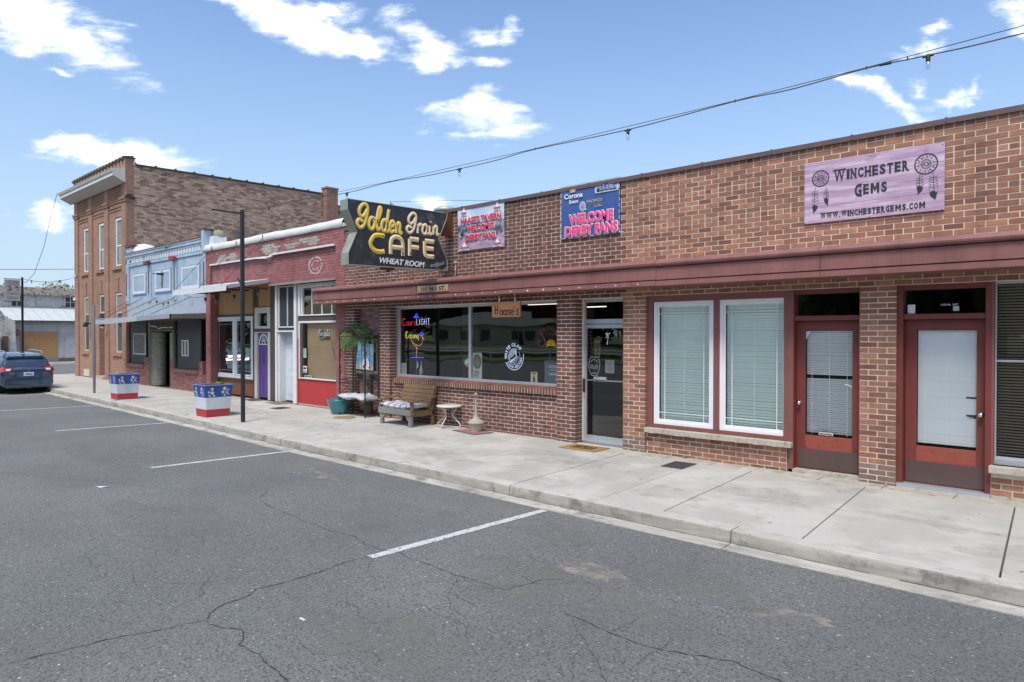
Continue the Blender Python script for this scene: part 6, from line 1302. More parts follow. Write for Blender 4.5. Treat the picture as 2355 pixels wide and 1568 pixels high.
# big transom with old panes
m = MB(); frame(m, -16.33, -14.25, 2.33, 3.165, .2, .28, .10, wb=.02); w = MB(); m.box(-16.14, -14.26, .21, .25, 2.335, 2.36); m.box(-16.20, -16.14, .21, .27, 2.35, 3.1)
for x in (-15.69, -15.22, -14.77): m.box(x - .008, x + .008, .215, .25, 2.36, 3.07)
m.build('transom_window', m_whitepaint, pk, bevel=.003)
for a, b in ((-16.14, -15.7), (-15.68, -15.23), (-15.21, -14.78), (-14.76, -14.36)): pane(a, b, 2.36, 3.07, .24 + random.uniform(0, .01), pk, m_glass)
m = MB(); frame(m, -16.30, -14.25, .685, 2.192, .2, .28, .05, wb=.03); m.build('shop_window', m_whitepaint, pk, bevel=.003); m = MB(); m.box(-16.25, -16.13, .215, .27, .70, 2.15); m.build('window_jamb', m_brn, pk)
pane(-16.13, -14.3, .715, 2.15, .24, pk, m_glass_soft)
m_tan = mat('bamboo_blind', (.33, .225, .135), .8, var=.10, vs=1.5, stretch=(.5, 1, 5)); 
z = .72; i = 0
while z < 2.14: MB().box(-16.02, -14.3, .30, .306, z, z + .0165, 0, random.random()).build('bamboo_slat', m_tan, pk); z += .0185; i += 1
room(-16.3, -14.25, .29, .9, .6, 3.15, pk)
MB().box(-16.30, -14.25, .28, .288, .69, 2.19).build('x_backing', m_dark, pk) if 0 else None
m_redpan = mat('red_stucco_panel', (.42, .035, .035), .65, var=.08, vs=3, bump=.5, bs=40, dirt=((.33, .04, .04), 4, .6, .75)); MB().box(-16.37, -14.25, .24, .3, .03, .684).build('red_panel', m_redpan, pk); MB().box(-16.405, -16.36, .22, .3, 0, 1.75).build('red_panel_edge', m_redpan, pk); MB().box(-16.36, -14.25, .225, .3, -.01, .03).build('panel_foot', m_sill, pk)
pn = thing('unlit_neon', (-15.15, .22, 1.7), 'unlit white script neon on dark backing in the window with tan blind', 'neon sign')
MB().box(-15.42, -14.97, .283, .297, 1.72, 1.94).build('backing', mat('charcoal_board', (.045, .035, .03), .9, var=.5, vs=25), pn); t = MB()
PE = {'P': [[(.1, .0), (.25, .9)], [(.0, .7), (.2, 1.0), (.55, .95), (.5, .6), (.15, .45)]], 'e': LT['e'], 'r': LT['r'], 's': [[(.36, .45), (.2, .5), (.14, .36), (.3, .22), (.2, 0), (.05, .05)]], 'h': [[(.1, 0), (.2, .9)], [(.12, .3), (.3, .48), (.36, .3), (.32, 0)]], 'o': LT['o'], 'l': LT['l'], 'd': LT['d']}
x = -15.45
for ch_ in 'Pershold': strokes(t, PE[ch_], 'F', (x, .275, 1.80), .13, .17, .0055, slope=.1, flat=False); x += .085 if ch_ == 'P' else .058
t.tube([(-15.36, .275, 1.74), (-15.2, .275, 1.77), (-15.03, .275, 1.83)], .0055, 5); t.build('tube_lettering', m_whitep, pn)
MB().tube([(-14.95, .283, 1.8), (-14.85, .283, 1.55), (-14.7, .283, 1.2)], .004, 4).build('power_cord', m_black, pn)
sheet('paper_notice', -16.12, -15.97, 1.235, 1.485, .232, m_green_paper, 'mint paper notice taped at the left edge of the tan blind window', lines=4)
o = sheet('window_sticker', -16.14, -15.95, .84, 1.02, .232, m_whitep, 'black and white round sticker low at the left of the tan blind window'); t = MB(); disc(t, 'F', (-16.045, .230, .96), .08, .035); t.box(-16.12, -15.97, .230, .231, .87, .89); t.box(-16.12, -15.97, .230, .231, .85, .86); t.build('print', m_print, o)
o = sheet('number_plate', -16.06, -15.72, .715, .785, .232, mat('yellowed_card', (.5, .46, .33)), 'yellowed card with house number below the tan blind'); t = MB(); letter(t, '109 N 1ST', 'F', (-15.89, .230, .75), .28, .045, .01); t.build('lettering', m_print, o)
# ================================================================== pale blue false front
bl = thing('blue_false_front_building', (-25, 0, 0), 'pale blue ornate false front building with black boarded windows and glass block doorway', 'building')
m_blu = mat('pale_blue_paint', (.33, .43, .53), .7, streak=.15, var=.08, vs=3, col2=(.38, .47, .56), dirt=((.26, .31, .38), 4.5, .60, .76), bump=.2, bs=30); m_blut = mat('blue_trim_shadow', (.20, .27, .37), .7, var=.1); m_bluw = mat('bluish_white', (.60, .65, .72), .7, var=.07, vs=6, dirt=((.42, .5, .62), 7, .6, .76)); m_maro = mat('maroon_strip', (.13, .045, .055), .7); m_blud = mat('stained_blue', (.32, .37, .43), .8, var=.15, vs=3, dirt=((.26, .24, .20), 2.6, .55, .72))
BX0, BX1 = -28.39, -21.435
m = MB(); m.box(BX0, BX1, .03, .3, 3.05, 4.86); m.build('upper_wall', m_blu, bl); MB().box(BX0, BX1, .02, .3, 2.5, 3.05).build('stained_frieze', m_blud, bl)
m = MB(); m.box(BX0, BX1, -.05, .3, 4.84, 4.88); m.box(BX0, BX1, -.03, .03, 4.74, 4.84); m.box(BX0, BX1, 0, .03, 4.66, 4.74); m.build('cornice', m_blu, bl); MB().box(BX0, BX1 - .2, -.06, .3, 4.88, 4.90).build('rusty_cap', m_rust, bl)
m = MB(); n = 29; w_ = (BX1 - BX0 - .5) / n
for i in range(n):
    x = BX0 + .2 + i * w_
    if i in (7, 8, 16) and random.random() < .5: continue
    MB().box(x, x + w_ * .5, -.012, .03, 4.50, 4.64).build('dentil', m_bluw, bl)
m.box(BX0, BX1, .005, .03, 4.44, 4.49); m.build('dentil_band', m_blu, bl)
m = MB()
for x0_, x1_ in ((BX0, BX0 + .32), (-26.2, -25.9), (-23.98, -23.66), (-21.65, BX1)): m.box(x0_, x1_, -.01, .03, 3.0, 4.42)
m.box(BX0, BX1, -.008, .03, 4.38, 4.44); m.box(-21.62, BX1 + .004, -.058, .28, 4.44, 5.098); m.build('pilaster', m_blu, bl, bevel=.006)
m = MB(); m.box(-21.68, BX1 + .1, -.06, .35, 5.10, 5.15); m.build('pier_cap', mat('dark_cap', (.07, .065, .06), .8), bl); m = MB(); m.box(-21.43, -21.15, .1, .55, 4.6, 4.9); m.build('white_block', m_bluw, bl, bevel=.02); m = MB(); m.lathe((-21.28, .35, 4.88), [(.14, 0), (.17, .1), (.15, .2), (.05, .24)], 14); m.build('mossy_ball', mat('mossy_stone', (.30, .29, .22), .9, var=.4, vs=14), bl)
m = MB(); m.box(BX0 + .02, BX0 + .6, .0, .4, 4.9, 5.12); m.build('end_block', m_blu, bl); MB().box(BX0 - .0, BX0 + .66, -.04, .45, 5.12, 5.2).build('end_cap', mat('old_red_cap', (.13, .06, .05), .9), bl); m = MB(); m.lathe((-27.9, .5, 4.95), [(.5, 0), (.45, .15), (.3, .28), (0, .34)], 14); m.build('snowy_foam', m_foam, bl)
for x in (-26.08, -23.82): MB().box(x - .18, x + .18, -.14, .03, 4.33, 4.45).build('bracket_block', m_maro if x < -25 else mat('faded_red_block', (.36, .06, .07), .7), bl, bevel=.01)
for x in (-28.30, -26.10, -23.83, -21.545): MB().box(x - .03, x + .03, -.022, -.008, 3.29, 4.13).build('maroon_strip', m_maro, bl)
for a, b in ((-27.72, -26.38), (-25.58, -24.12), (-23.3, -21.86)):
    m = MB(); frame(m, a, b, 3.31, 4.11, -.02, .03, .04); m.build('window_casing', m_blu, bl, bevel=.004); m = MB(); frame(m, a + .04, b - .04, 3.35, 4.07, -.012, .03, .09); m.build('window_margin', m_bluw, bl)
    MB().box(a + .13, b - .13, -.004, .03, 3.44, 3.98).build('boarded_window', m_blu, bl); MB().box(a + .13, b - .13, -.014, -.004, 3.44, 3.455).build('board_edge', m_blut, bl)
m = MB(); m.box(-24.87, -24.85, -.03, -.004, 3.46, 4.05); m.box(-25.2, -24.75, -.22, -.18, 3.93, 3.95); m.box(-24.77, -24.74, -.22, 0, 3.88, 3.95); m.build('iron_hook', m_black, bl)
m = MB(); m.box(BX0, BX0 + .05, .3, 15, 0, 4.5); m.box(BX0 + .05, BX1, .3, 15, 4.2, 4.25); m.box(BX0 + .05, BX1, .9, .95, 0, 4.2); m.build('roof_and_side_walls', m_dark, bl)
# metal awning
YB_ = -1.07; pts = [(-28.35, 2.385, 2.215), (-27.6, 2.37, 2.21), (-26.6, 2.385, 2.22), (-25.4, 2.40, 2.25), (-24.2, 2.43, 2.28), (-22.8, 2.45, 2.31), (-21.45, 2.458, 2.325)]
m_awn = [mat('awning_pale', (.45, .49, .53), .5, metal=.2, var=.18, vs=5, dirt=((.25, .25, .26), 6, .58, .74)), mat('awning_lilac', (.34, .35, .40), .5, metal=.2, var=.1), mat('awning_dark', (.15, .14, .14), .6, var=.15)]
for i, ((xa_, ta, ba), (xb_, tb2, bb)) in enumerate(zip(pts, pts[1:])):
    MB().hexa([(xa_, YB_, ba), (xb_, YB_, bb), (xb_, YB_ + .03, bb), (xa_, YB_ + .03, ba)], [(xa_, YB_, ta), (xb_, YB_, tb2), (xb_, YB_ + .03, tb2), (xa_, YB_ + .03, ta)]).build('awning_fascia', m_awn[0 if i < 4 else 1], bl)
MB().hexa([(-21.48, YB_, 2.325), (-21.45, YB_, 2.325), (-21.45, 0, 2.335), (-21.48, 0, 2.335)], [(-21.48, YB_, 2.46), (-21.45, YB_, 2.46), (-21.45, 0, 2.49), (-21.48, 0, 2.49)]).build('awning_side', m_awn[2], bl)
def at_(u, v): x = -28.35 + 6.9 * u; zz = 2.40 + .06 * u; return (x, YB_ + (1.07) * v, zz + .08 * v + .014 * math.sin(u * 6.9 / .09 * 2 * math.pi) - .03 * math.sin(u * 3.14) * (1 - v))
MB().grid(at_, 460, 2).build('awning_roof', m_gal, bl); m = MB(); m.box(-28.3, -21.5, YB_ + .04, -.01, 2.30, 2.34); m.build('awning_soffit', m_darkwood, bl)
for a, b in (((-28.2, YB_, 2.42), (-28.19, 0, 3.10)), ((-27.35, YB_, 2.43), (-26.68, 0, 3.17)), ((-26.1, YB_, 2.45), (-25.28, 0, 3.14)), ((-24.6, YB_, 2.47), (-23.79, 0, 3.09)), ((-23.0, YB_, 2.48), (-22.47, 0, 3.06))): MB().tube([a, b], .009, 6).build('tie_rod', m_black, bl)
MB().tube([(-26.9, -.9, 2.45), (-29.9, -1.05, 2.46)], .001, 3).build('x', m_black, bl) if 0 else None
# ground floor: painted brick knee walls, black boards
bs_ = []; m_pb = mat('rose_brick', (.25, .11, .10), .85, tone=((.19, .075, .07), (.30, .145, .135)), var=.12, vs=4, bump=.4, dirt=((.13, .07, .06), 5, .6, .74))
def bw(xa, xb, z0_, z1_, y, dep):
    z = z0_; r = 0
    while z < z1_ - .03:
        x = xa - (r % 2) * .105
        while x < xb:
            a, b = max(x, xa), min(x + .21, xb)
            if b - a > .02: bs_.append((a + .003, b - .003, y, y + dep, z + .003, min(z + .072, z1_) - .003, 'P', random.random()))
            x += .21
        z += .072; r += 1
bw(BX0, -26.6, 0, .63, 0, .06); bw(-26.6, -26.12, 0, 1.01, 0, .3); bw(-24.27, -23.99, 0, 1.0, 0, .2); bw(-23.99, -22.0, 0, .575, 0, .06); bw(-22.0, -21.7, 0, .99, 0, .06); bw(-21.7, BX1, 0, .99, .1, .06)
lay(bl, bs_, {'P': m_pb}, 'painted_brick', 'painted_brick_courses', 300)
m = MB(); m.box(BX0, -26.12, .006, .25, 0, .63); m.box(-26.6, -26.13, .006, .29, .6, 1.0); m.box(-24.265, BX1, .006, .2, 0, .57); m.box(-24.265, -23.995, .006, .2, .5, .99); m.box(-22, -21.7, .006, .2, .5, .99); m.build('mortar_wall', mat('rose_mortar', (.15, .07, .065), .9), bl)
for a, b, z0_, z1_ in ((BX0, -26.6, .63, .755), (-23.98, -22.0, .575, .69)): MB().box(a, b, -.05, .2, z0_, z1_).build('sill', mat('rose_sill', (.22, .10, .095), .8), bl, bevel=.008)
m_blk = mat('black_board', (.028, .030, .036), .45, var=.3, vs=2, stretch=(2, 1, .6), dirt=((.06, .062, .075), 3, .58, .76)); m_blk2 = mat('black_tile', (.012, .014, .018), .12, var=.2)
MB().box(-28.12, -26.58, .07, .12, .74, 2.36).build('black_board', m_blk, bl); MB().box(-23.74, -21.93, .05, .10, .69, 2.36).build('black_board', m_blk, bl)
for a, b in ((BX0, -28.12), (-26.55, -26.15), (-23.99, -23.74), (-21.93, BX1)):
    for i in range(6): MB().box(a + .005, b - .005, .14 if a > -22 else .1, .17, .77 + i * .265, 1.03 + i * .265).build('black_glass_tile', m_blk2, bl)
m = MB(); frame(m, -27.82, -26.62, 1.10, 1.88, .045, .075, .035); m.build('painted_frame', m_whitepaint, bl); MB().box(-27.78, -26.66, .06, .068, 1.135, 1.845).build('pane', mat('dusty_pane', (.055, .075, .08), .15, var=.4, vs=3), bl)
m = MB(); frame(m, -23.34, -22.83, 1.13, 1.655, .02, .06, .035); m.box(-23.1, -23.05, .02, .055, 1.16, 1.62); m.build('small_window', m_white, bl); MB().box(-23.3, -22.87, .045, .05, 1.16, 1.62).build('pane', mat('grey_pane', (.10, .11, .12), .2), bl)
# doorway with glass block column
m_gb = mat('glass_block', (.20, .205, .16), .3, var=.25, vs=8, bump=.5, bs=25); m_oliv = mat('olive_trim', (.20, .19, .15), .7)
m = MB(); frame(m, -26.06, -23.99, 0, 2.0, -.0, .06, .05, wb=.01); m.build('door_surround', m_oliv, bl)
for i in range(10):
    z = .03 + i * .19; MB().lathe((-25.72, .22, z), [(.206, 0), (.211, .012), (.211, .172), (.206, .184)], 16).build('glass_block', m_gb, bl)
    for x0_ in (-26.0,): MB().box(x0_, -25.86, .03, .1, z, z + .18).build('glass_block', m_gb, bl, bevel=.01)
m = MB(); m.box(-25.5, -25.3, .5, .55, 0, 1.95); m.box(-26.0, -24.0, .8, .85, 0, 2.3); m.build('dark_recess', m_dark, bl)
MB().hexa([(-25.15, .75, .03), (-24.45, .35, .03), (-24.45, .39, .03), (-25.15, .79, .03)], [(-25.15, .75, 1.80), (-24.45, .35, 1.80), (-24.45, .39, 1.80), (-25.15, .79, 1.80)]).build('pale_blue_door', mat('sky_blue_door', (.36, .46, .56), .6, var=.08), bl)
for i in range(10):
    z = .0 + i * .19
    if z > .9: MB().box(-24.42, -24.04, .06, .14, z + .005, z + .185).build('glass_block', m_gb, bl)
m = MB(); m.box(-26.1, -23.95, .02, .3, 2.0, 2.3); m.build('door_header', m_brn, bl)
m = MB()
for a, b, z in ((-26.02, -25.7, 2.12), (-25.68, -25.4, 2.09), (-25.35, -25.1, 2.03), (-25.1, -24.45, 2.06), (-24.35, -24.05, 2.06)): m.box(a, b, -.0, .03, z, z + .035)
m.build('peeling_strip', m_whitep, bl)
# ================================================================== tall far brick building
fb = thing('tall_brick_building', (-31.6, 0, 0), 'two storey orange brown brick building with white cornice and tiled parapet at the street corner', 'building')
def brickmat(name, c1, c2, mortar, axis, bw_=.21, bh=.072, dirtc=None, msize=.012):
    """far walls: bricks only a few pixels long, so the joints come from the material"""
    m = bpy.data.materials.new(name); m.use_nodes = True; t = m.node_tree; n = t.nodes; l = t.links; b = n['Principled BSDF']; b.inputs['Roughness'].default_value = .88
    g_ = n.new('ShaderNodeNewGeometry'); sp_ = n.new('ShaderNodeSeparateXYZ'); l.new(g_.outputs['Position'], sp_.inputs[0]); cb = n.new('ShaderNodeCombineXYZ'); l.new(sp_.outputs[axis], cb.inputs[0]); l.new(sp_.outputs[2], cb.inputs[1])
    br = n.new('ShaderNodeTexBrick'); l.new(cb.outputs[0], br.inputs['Vector']); br.inputs['Scale'].default_value = 1; br.inputs['Brick Width'].default_value = bw_; br.inputs['Row Height'].default_value = bh; br.inputs['Mortar Size'].default_value = msize / 2; br.inputs['Mortar Smooth'].default_value = .2
    br.inputs['Color1'].default_value = (*c1, 1); br.inputs['Color2'].default_value = (*c2, 1); br.inputs['Mortar'].default_value = (*mortar, 1)
    k = n.new('ShaderNodeTexNoise'); k.inputs['Scale'].default_value = .8; k.inputs['Detail'].default_value = 8; k.inputs['Roughness'].default_value = .7; l.new(g_.outputs['Position'], k.inputs['Vector'])
    mr = n.new('ShaderNodeMapRange'); l.new(k.outputs[0], mr.inputs[0]); mr.inputs[1].default_value = .3; mr.inputs[2].default_value = .7; mr.inputs[3].default_value = .82; mr.inputs[4].default_value = 1.18
    vs_ = n.new('ShaderNodeVectorMath'); vs_.operation = 'SCALE'; l.new(br.outputs[0], vs_.inputs[0]); l.new(mr.outputs[0], vs_.inputs[3]); l.new(vs_.outputs[0], b.inputs['Base Color'])
    bp_ = n.new('ShaderNodeBump'); bp_.inputs['Strength'].default_value = .6; bp_.inputs['Distance'].default_value = .01; bp_.invert = True; l.new(br.outputs['Fac'], bp_.inputs['Height']); l.new(bp_.outputs[0], b.inputs['Normal']); return m
m_fb = brickmat('orange_brown_brick', (.35, .195, .135), (.28, .15, .105), (.42, .28, .21), 0); m_fbs = brickmat('orange_brown_brick_side', (.32, .18, .135), (.26, .14, .105), (.36, .24, .19), 1)
FX0, FX1 = -34.8, -28.4
BAYS = [(-34.28, -33.95), (-32.38, -32.05), (-30.38, -30.1)]   # right sides of the pilasters
m = MB(); piers_ = [(FX0, -34.31), (-32.72, -32.4) if 0 else (-32.85, -32.4), (-30.88, -30.4), (-28.9, FX1)]
m.box(FX0, -34.31, .005, .3, 0, 8.1); m.box(-32.86, -32.4, .005, .3, 0, 8.0); m.box(-30.87, -30.4, .005, .3, 0, 8.0); m.box(-28.88, FX1 - .012, .005, .29, 0, 8.1)
def win_wall(x0, x1, wx0, wx1, holes):
    y0 = .06; zs = [0]
    for a, b in holes: zs += [a, b]
    zs.append(8.0); m.box(x0, wx0, y0, .3, 0, 8.0); m.box(wx1, x1, y0, .3, 0, 8.0)
    for a, b in zip(zs[::2], zs[1::2]): m.box(wx0, wx1, y0, .3, a, b)
WB = [(-34.31, -32.86, -33.70, -32.93), (-32.4, -30.87, -31.72, -30.97), (-30.4, -28.88, -29.75, -28.98)]
for i, (a, b, c_, d_) in enumerate(WB): win_wall(a, b, c_, d_, ((1.12 if i != 1 else .12, 3.5), (4.5, 6.42)))
m.box(FX0, FX1, .0, .3, 8.0, 8.4) if 0 else None
m.build('front_wall', m_fb, fb)
m = MB(); m.box(FX0 - .006, FX1 - .015, -.02, .14, 7.60, 8.12); m.build('frieze', m_fb, fb)
for a, b, c_, d_ in WB:
    for i in range(7): MB().box(a, b - .03, .025, .1, 6.98 + i * .086, 7.03 + i * .086).build('brick_band', m_fb, fb)
m = MB(); 
for a, b in ((FX0 - .05, -34.2), (-32.95, -32.3), (-30.95, -30.3), (-28.95, FX1 + .05)): m.box(a, b, -.06, .1, 7.02, 7.10); m.box(a + .02, b - .02, -.03, .1, 6.92, 7.02)
for a, b, c_, d_ in WB: m.box(a, b, .03, .2, 6.80, 6.86); m.box(a, b, .035, .2, 6.68, 6.73)
m.build('string_course', m_fb, fb)
m_cream2 = mat('cream_sash', (.50, .44, .35), .6, var=.06); m_fgl = mat('far_glass', (.055, .07, .075), .12, var=.3, vs=2); m_curt = mat('curtain', (.22, .23, .22), .8, var=.2, vs=2)
for i, (a, b, c_, d_) in enumerate(WB):
    for z0_, z1_, mid in ((1.12 if i != 1 else 2.70, 3.48, 2.70), (4.5, 6.40, 5.32)):
        w = MB(); w.box(c_, c_ + .10, .085, .4, z0_, z1_); w.box(d_ - .05, d_, .085, .3, z0_, z1_); w.box(c_ + .1, d_ - .05, .085, .4, z1_ - .1, z1_); w.box(c_ + .1, d_ - .05, .05, .3, z0_, z0_ + .07)
        if mid > z0_ + .1: w.box(c_ + .1, d_ - .05, .10, .3, mid - .03, mid + .03)
        wo_ = w.build('sash_window', m_cream2 if z0_ < 4 else m_whitepaint, fb); MB().box(c_ + .10, d_ - .05, .115, .12, z0_ + .07, mid if mid > z0_ + .1 else z1_ - .1).build('pane', m_fgl, wo_)
        if mid > z0_ + .1: MB().box(c_ + .10, d_ - .05, .115, .12, mid, z1_ - .1).build('pane', m_curt, wo_)
        if not (i == 1 and z0_ < 4): MB().box(c_ - .28, d_ + .08, -.01, .2, z0_ - .13, z0_ - .0).build('brick_sill', m_fb, fb)
    MB().box((c_ + d_) / 2 - .02, (c_ + d_) / 2 + .04, .045, .2, 3.55, 4.05).build('keystone_slot', mat('dark_brick_slot', (.16, .07, .05), .9), fb)
m = MB(); m.box(-31.72, -31.3, .3, 1.2, .1, 2.62); m.build('entry_reveal', mat('dark_brown_reveal', (.10, .05, .035), .9), fb)
m = MB(); m.box(-31.42, -30.97, .9, .95, .12, 2.62); m.box(-31.72, -30.97, .2, .5, 2.60, 2.70); m.build('entry_door', mat('khaki_door', (.24, .23, .17), .6), fb); MB().box(-31.9, -30.8, -.1, .5, 0, .13).build('entry_step', m_sill, fb)
m = MB(); m.box(-33.72, -32.98, .04, .14, .05, .34); m.box(-29.75, -29.0, .04, .14, .05, .32); m.build('vent_cover', mat('ivory_panel', (.55, .53, .42), .7), fb)
for z in (3.35, 2.7, 3.4 if 0 else 1.0): pass
for z in (4.42, 3.40): MB().box(FX0 - .08, FX0 + .2, -.04, .2, z - .06, z + .06).build('stone_block', m_whitepaint, fb)
# cornice
m = MB(); pr_ = [(.0, 7.62), (-.43, 7.84), (-.43, 7.95), (-.47, 7.97), (-.50, 8.07), (-.46, 8.09), (0, 8.17)]
m.prism([(FX0 - .45, y, z) for y, z in pr_], (FX1 - FX0 + .45, 0, 0)); m.build('cornice', mat('cream_cornice', (.50, .49, .44), .6, var=.06, vs=2, dirt=((.36, .36, .34), 3, .6, .76)), fb)
m = MB(); m.box(FX0 - .44, FX1 - .02, -.435, -.42, 7.83, 7.93); m.build('cornice_trim', mat('pale_cornice_trim', (.62, .64, .64), .6), fb)
m = MB(); m.box(FX0 - .003, FX1 - .009, -.006, .28, 8.15, 8.565); m.build('parapet', m_fb, fb)
m_tile = mat('dark_roof_tile', (.075, .06, .055), .8, var=.25, vs=9)
n = 17
for i in range(n):
    x = FX0 - .05 + (FX1 - FX0) * (i + .5) / n; MB().tube([(x, -.06, 8.50), (x, .02, 8.60), (x, .36, 8.66)], .085, 8).build('roof_tile', m_tile, fb)
MB().box(FX0 - .1, FX1 + .04, -.04, .36, 8.565, 8.62).build('tile_bed', m_tile, fb)
# side wall towards the lower roofs (faces +X)
SY1 = 8.5
m = MB(); m.prism([(FX1, 0, 0), (FX1, SY1, 0), (FX1, SY1, 8.5), (FX1, .3, 8.36), (FX1, .3, 8.56), (FX1, 0, 8.56)], (-.3, 0, 0)); m.build('side_wall', m_fbs, fb) if 0 else None
m = MB(); m.prism([(FX1 - .012, .3, 0), (FX1 - .012, SY1 + 3, 0), (FX1 - .012, SY1 + 3, 8.0), (FX1 - .012, SY1, 8.0), (FX1 - .012, SY1, 8.44), (FX1 - .012, .3, 8.34)], (-.28, 0, 0)); m.build('side_wall_backing', mat('side_mortar', (.40, .31, .25), .92, var=.15, vs=1.5), fb)
m = MB(); m.box(FX0, FX0 + .3, .3, 12, 0, 8.3); m.box(FX0, FX1, 11.9, 12.1, 0, 8.0); m.box(FX0 + .3, FX1 - .3, .3, 11.9, 7.6, 7.65); m.box(FX0 + .3, FX1 - .3, .9, .95, 0, 7.6); m.build('other_walls', m_fbs, fb)
m = MB(); m.box(FX0 - .001, FX0, 0, .01, 0, .01)
ss_ = []; m_sb = mat('side_brick', (.28, .14, .10), .9, streak=.15, var=.10, vs=.9, tone=((.20, .13, .10), (.54, .39, .30)), dirt=((.46, .34, .24), 1.1, .56, .74), bump=.4)
m_sb2 = mat('corner_brick', (.27, .12, .085), .88, var=.12, vs=2, tone=((.27, .15, .12), (.33, .19, .15)))
z = 4.3; r = 0
while z < 8.44:
    for (ya, yb_, key) in ((.0, .30, 'C'), (.30, SY1 + 2.8, 'S')):
        if key == 'S' and z > 8.32: continue
        y = ya - (r % 2) * .11
        while y < yb_:
            a, b = max(y, ya), min(y + .22, yb_)
            if b - a > .03 and not (key == 'S' and a > SY1 and z > 7.93): tn = min(1, max(0, random.gauss(.62, .2))) if random.random() > .22 else random.uniform(0, .25); ss_.append((a + .004, b - .004, z, key, tn))
            y += .22
    z += .0745; r += 1
ss_.sort(key=lambda s: (0 if s[2] > 5.2 else 1, -s[0] if 0 else abs(s[0] - 8) * 1.0 + abs(s[2] - 6.2)))
SM = {'C': m_sb2, 'S': m_sb}
for s in ss_[:300]:
    key = ('sb', round(s[1] - s[0], 2), s[3], round(s[4] * 6))
    if key not in cache: cache[key] = MB().box(-.03, 0, 0, s[1] - s[0], 0, .0675, 0, round(s[4] * 6) / 6).mesh('brick', SM[s[3]])
    o = bpy.data.objects.new('brick', cache[key]); COL.objects.link(o); o.parent = fb; o.location = Vector((FX1 + random.uniform(-.002, .002), s[0], s[2])) - org(fb)
m = MB()
for s in ss_[300:]: j = random.uniform(-.002, .002); m.box(FX1 - .03, FX1 + j, s[0], s[1], s[2], s[2] + .0675, 0 if s[3] == 'C' else 1, s[4])
m.build('brick_courses', [m_sb2, m_sb], fb, kind='stuff')
MB().box(FX1 - .04, FX1, .01, .28, 0, 4.3).build('corner_backing', m_fbs, fb)
m = MB(); m.box(FX1 - .04, FX1 + .06, -.03, .32, 7.03, 7.12); m.box(FX1 - .04, FX1 + .05, .05, .22, 7.12, 7.2); m.build('corner_ledge', mat('sooty', (.035, .03, .028), .9), fb); MB().box(FX1 - .28, FX1 + .02, .30, .36, 8.35, 8.56).build('downpipe_head', m_whitep, fb)
for i in range(11):
    y = .36 + i * .742; zz = 8.335 + .012 * i; MB().hexa([(FX1 - .32, y, zz), (FX1 + .05, y, zz), (FX1 + .05, y + .742, zz + .012), (FX1 - .32, y + .742, zz + .012)], [(FX1 - .32, y, zz + .05), (FX1 + .05, y, zz + .05), (FX1 + .05, y + .742, zz + .062), (FX1 - .32, y + .742, zz + .062)]).build('wall_coping', m_tile, fb)
    MB().tube([(FX1 - .3, y, zz + .075), (FX1 + .05, y, zz + .07)], .035, 6).build('coping_joint', m_tile, fb)
MB().box(FX1 - .32, FX1 + .03, SY1 + .02, SY1 + 3, 8.0, 8.05).build('wall_coping', m_tile, fb)
# chimney
cb = []; m = MB(); z = 4.3; r = 0
while z < 8.72:
    for (a, b, c_, d_) in ((FX1 - .1, FX1 + .30, 8.55, 9.18),):
        e_ = .015 if z > 8.55 else (.0 if z < 8.0 else .004)
        n_ = 3
        for i in range(n_): y0_ = c_ + (d_ - c_) * i / n_ ; MB().box(a, b + e_, y0_ + .004, y0_ + (d_ - c_) / n_ - .004, z + .004, z + .064, 0, random.random()).build('chimney_brick', m_sb2 if 0 else m_fb2 if 0 else m_sb2, fb) if z > 6.5 else None
    z += .068; r += 1
MB().box(FX1 - .09, FX1 + .285, 8.56, 9.17, 4.3, 8.70).build('chimney_core', mat('chimney_mortar', (.20, .11, .08), .9, var=.2, vs=5), fb); MB().box(FX1 - .12, FX1 + .34, 8.52, 9.21, 8.70, 8.79).build('chimney_cap', m_sb2, fb, bevel=.01)
# wall lamps
for x, lb in ((-32.6, 'left of two black wall flood lamps on the tall brick building'), (-30.5, 'right of two black wall flood lamps on the tall brick building')):
    o = thing('flood_lamp', (x, -.05, 2.25), lb, 'lamp'); m = MB(); m.tube([(x, 0, 2.3), (x, -.15, 2.3)], .03, 6); m.lathe((x, -.2, 2.15), [(.10, 0), (.09, .1), (.04, .2)], 12); m.build('lamp_body', m_black, o); m = MB(); m.lathe((x, -.2, 2.08), [(.03, 0), (.075, .03), (.09, .08)], 12); m.build('lens', m_whitep, o)
# roof ventilator
rv = MB(); rv.lathe((-13.62, 3, 4.3), [(.26, 0), (.26, .80), (.33, .80), (.33, .88), (.22, .94), (0, .96)], 24); tag(rv.build('roof_ventilator', mat('pale_green_metal', (.36, .42, .40), .5, metal=.3)), 'round pale green ventilator rising behind the parapet right of the cafe sign', 'ventilator')
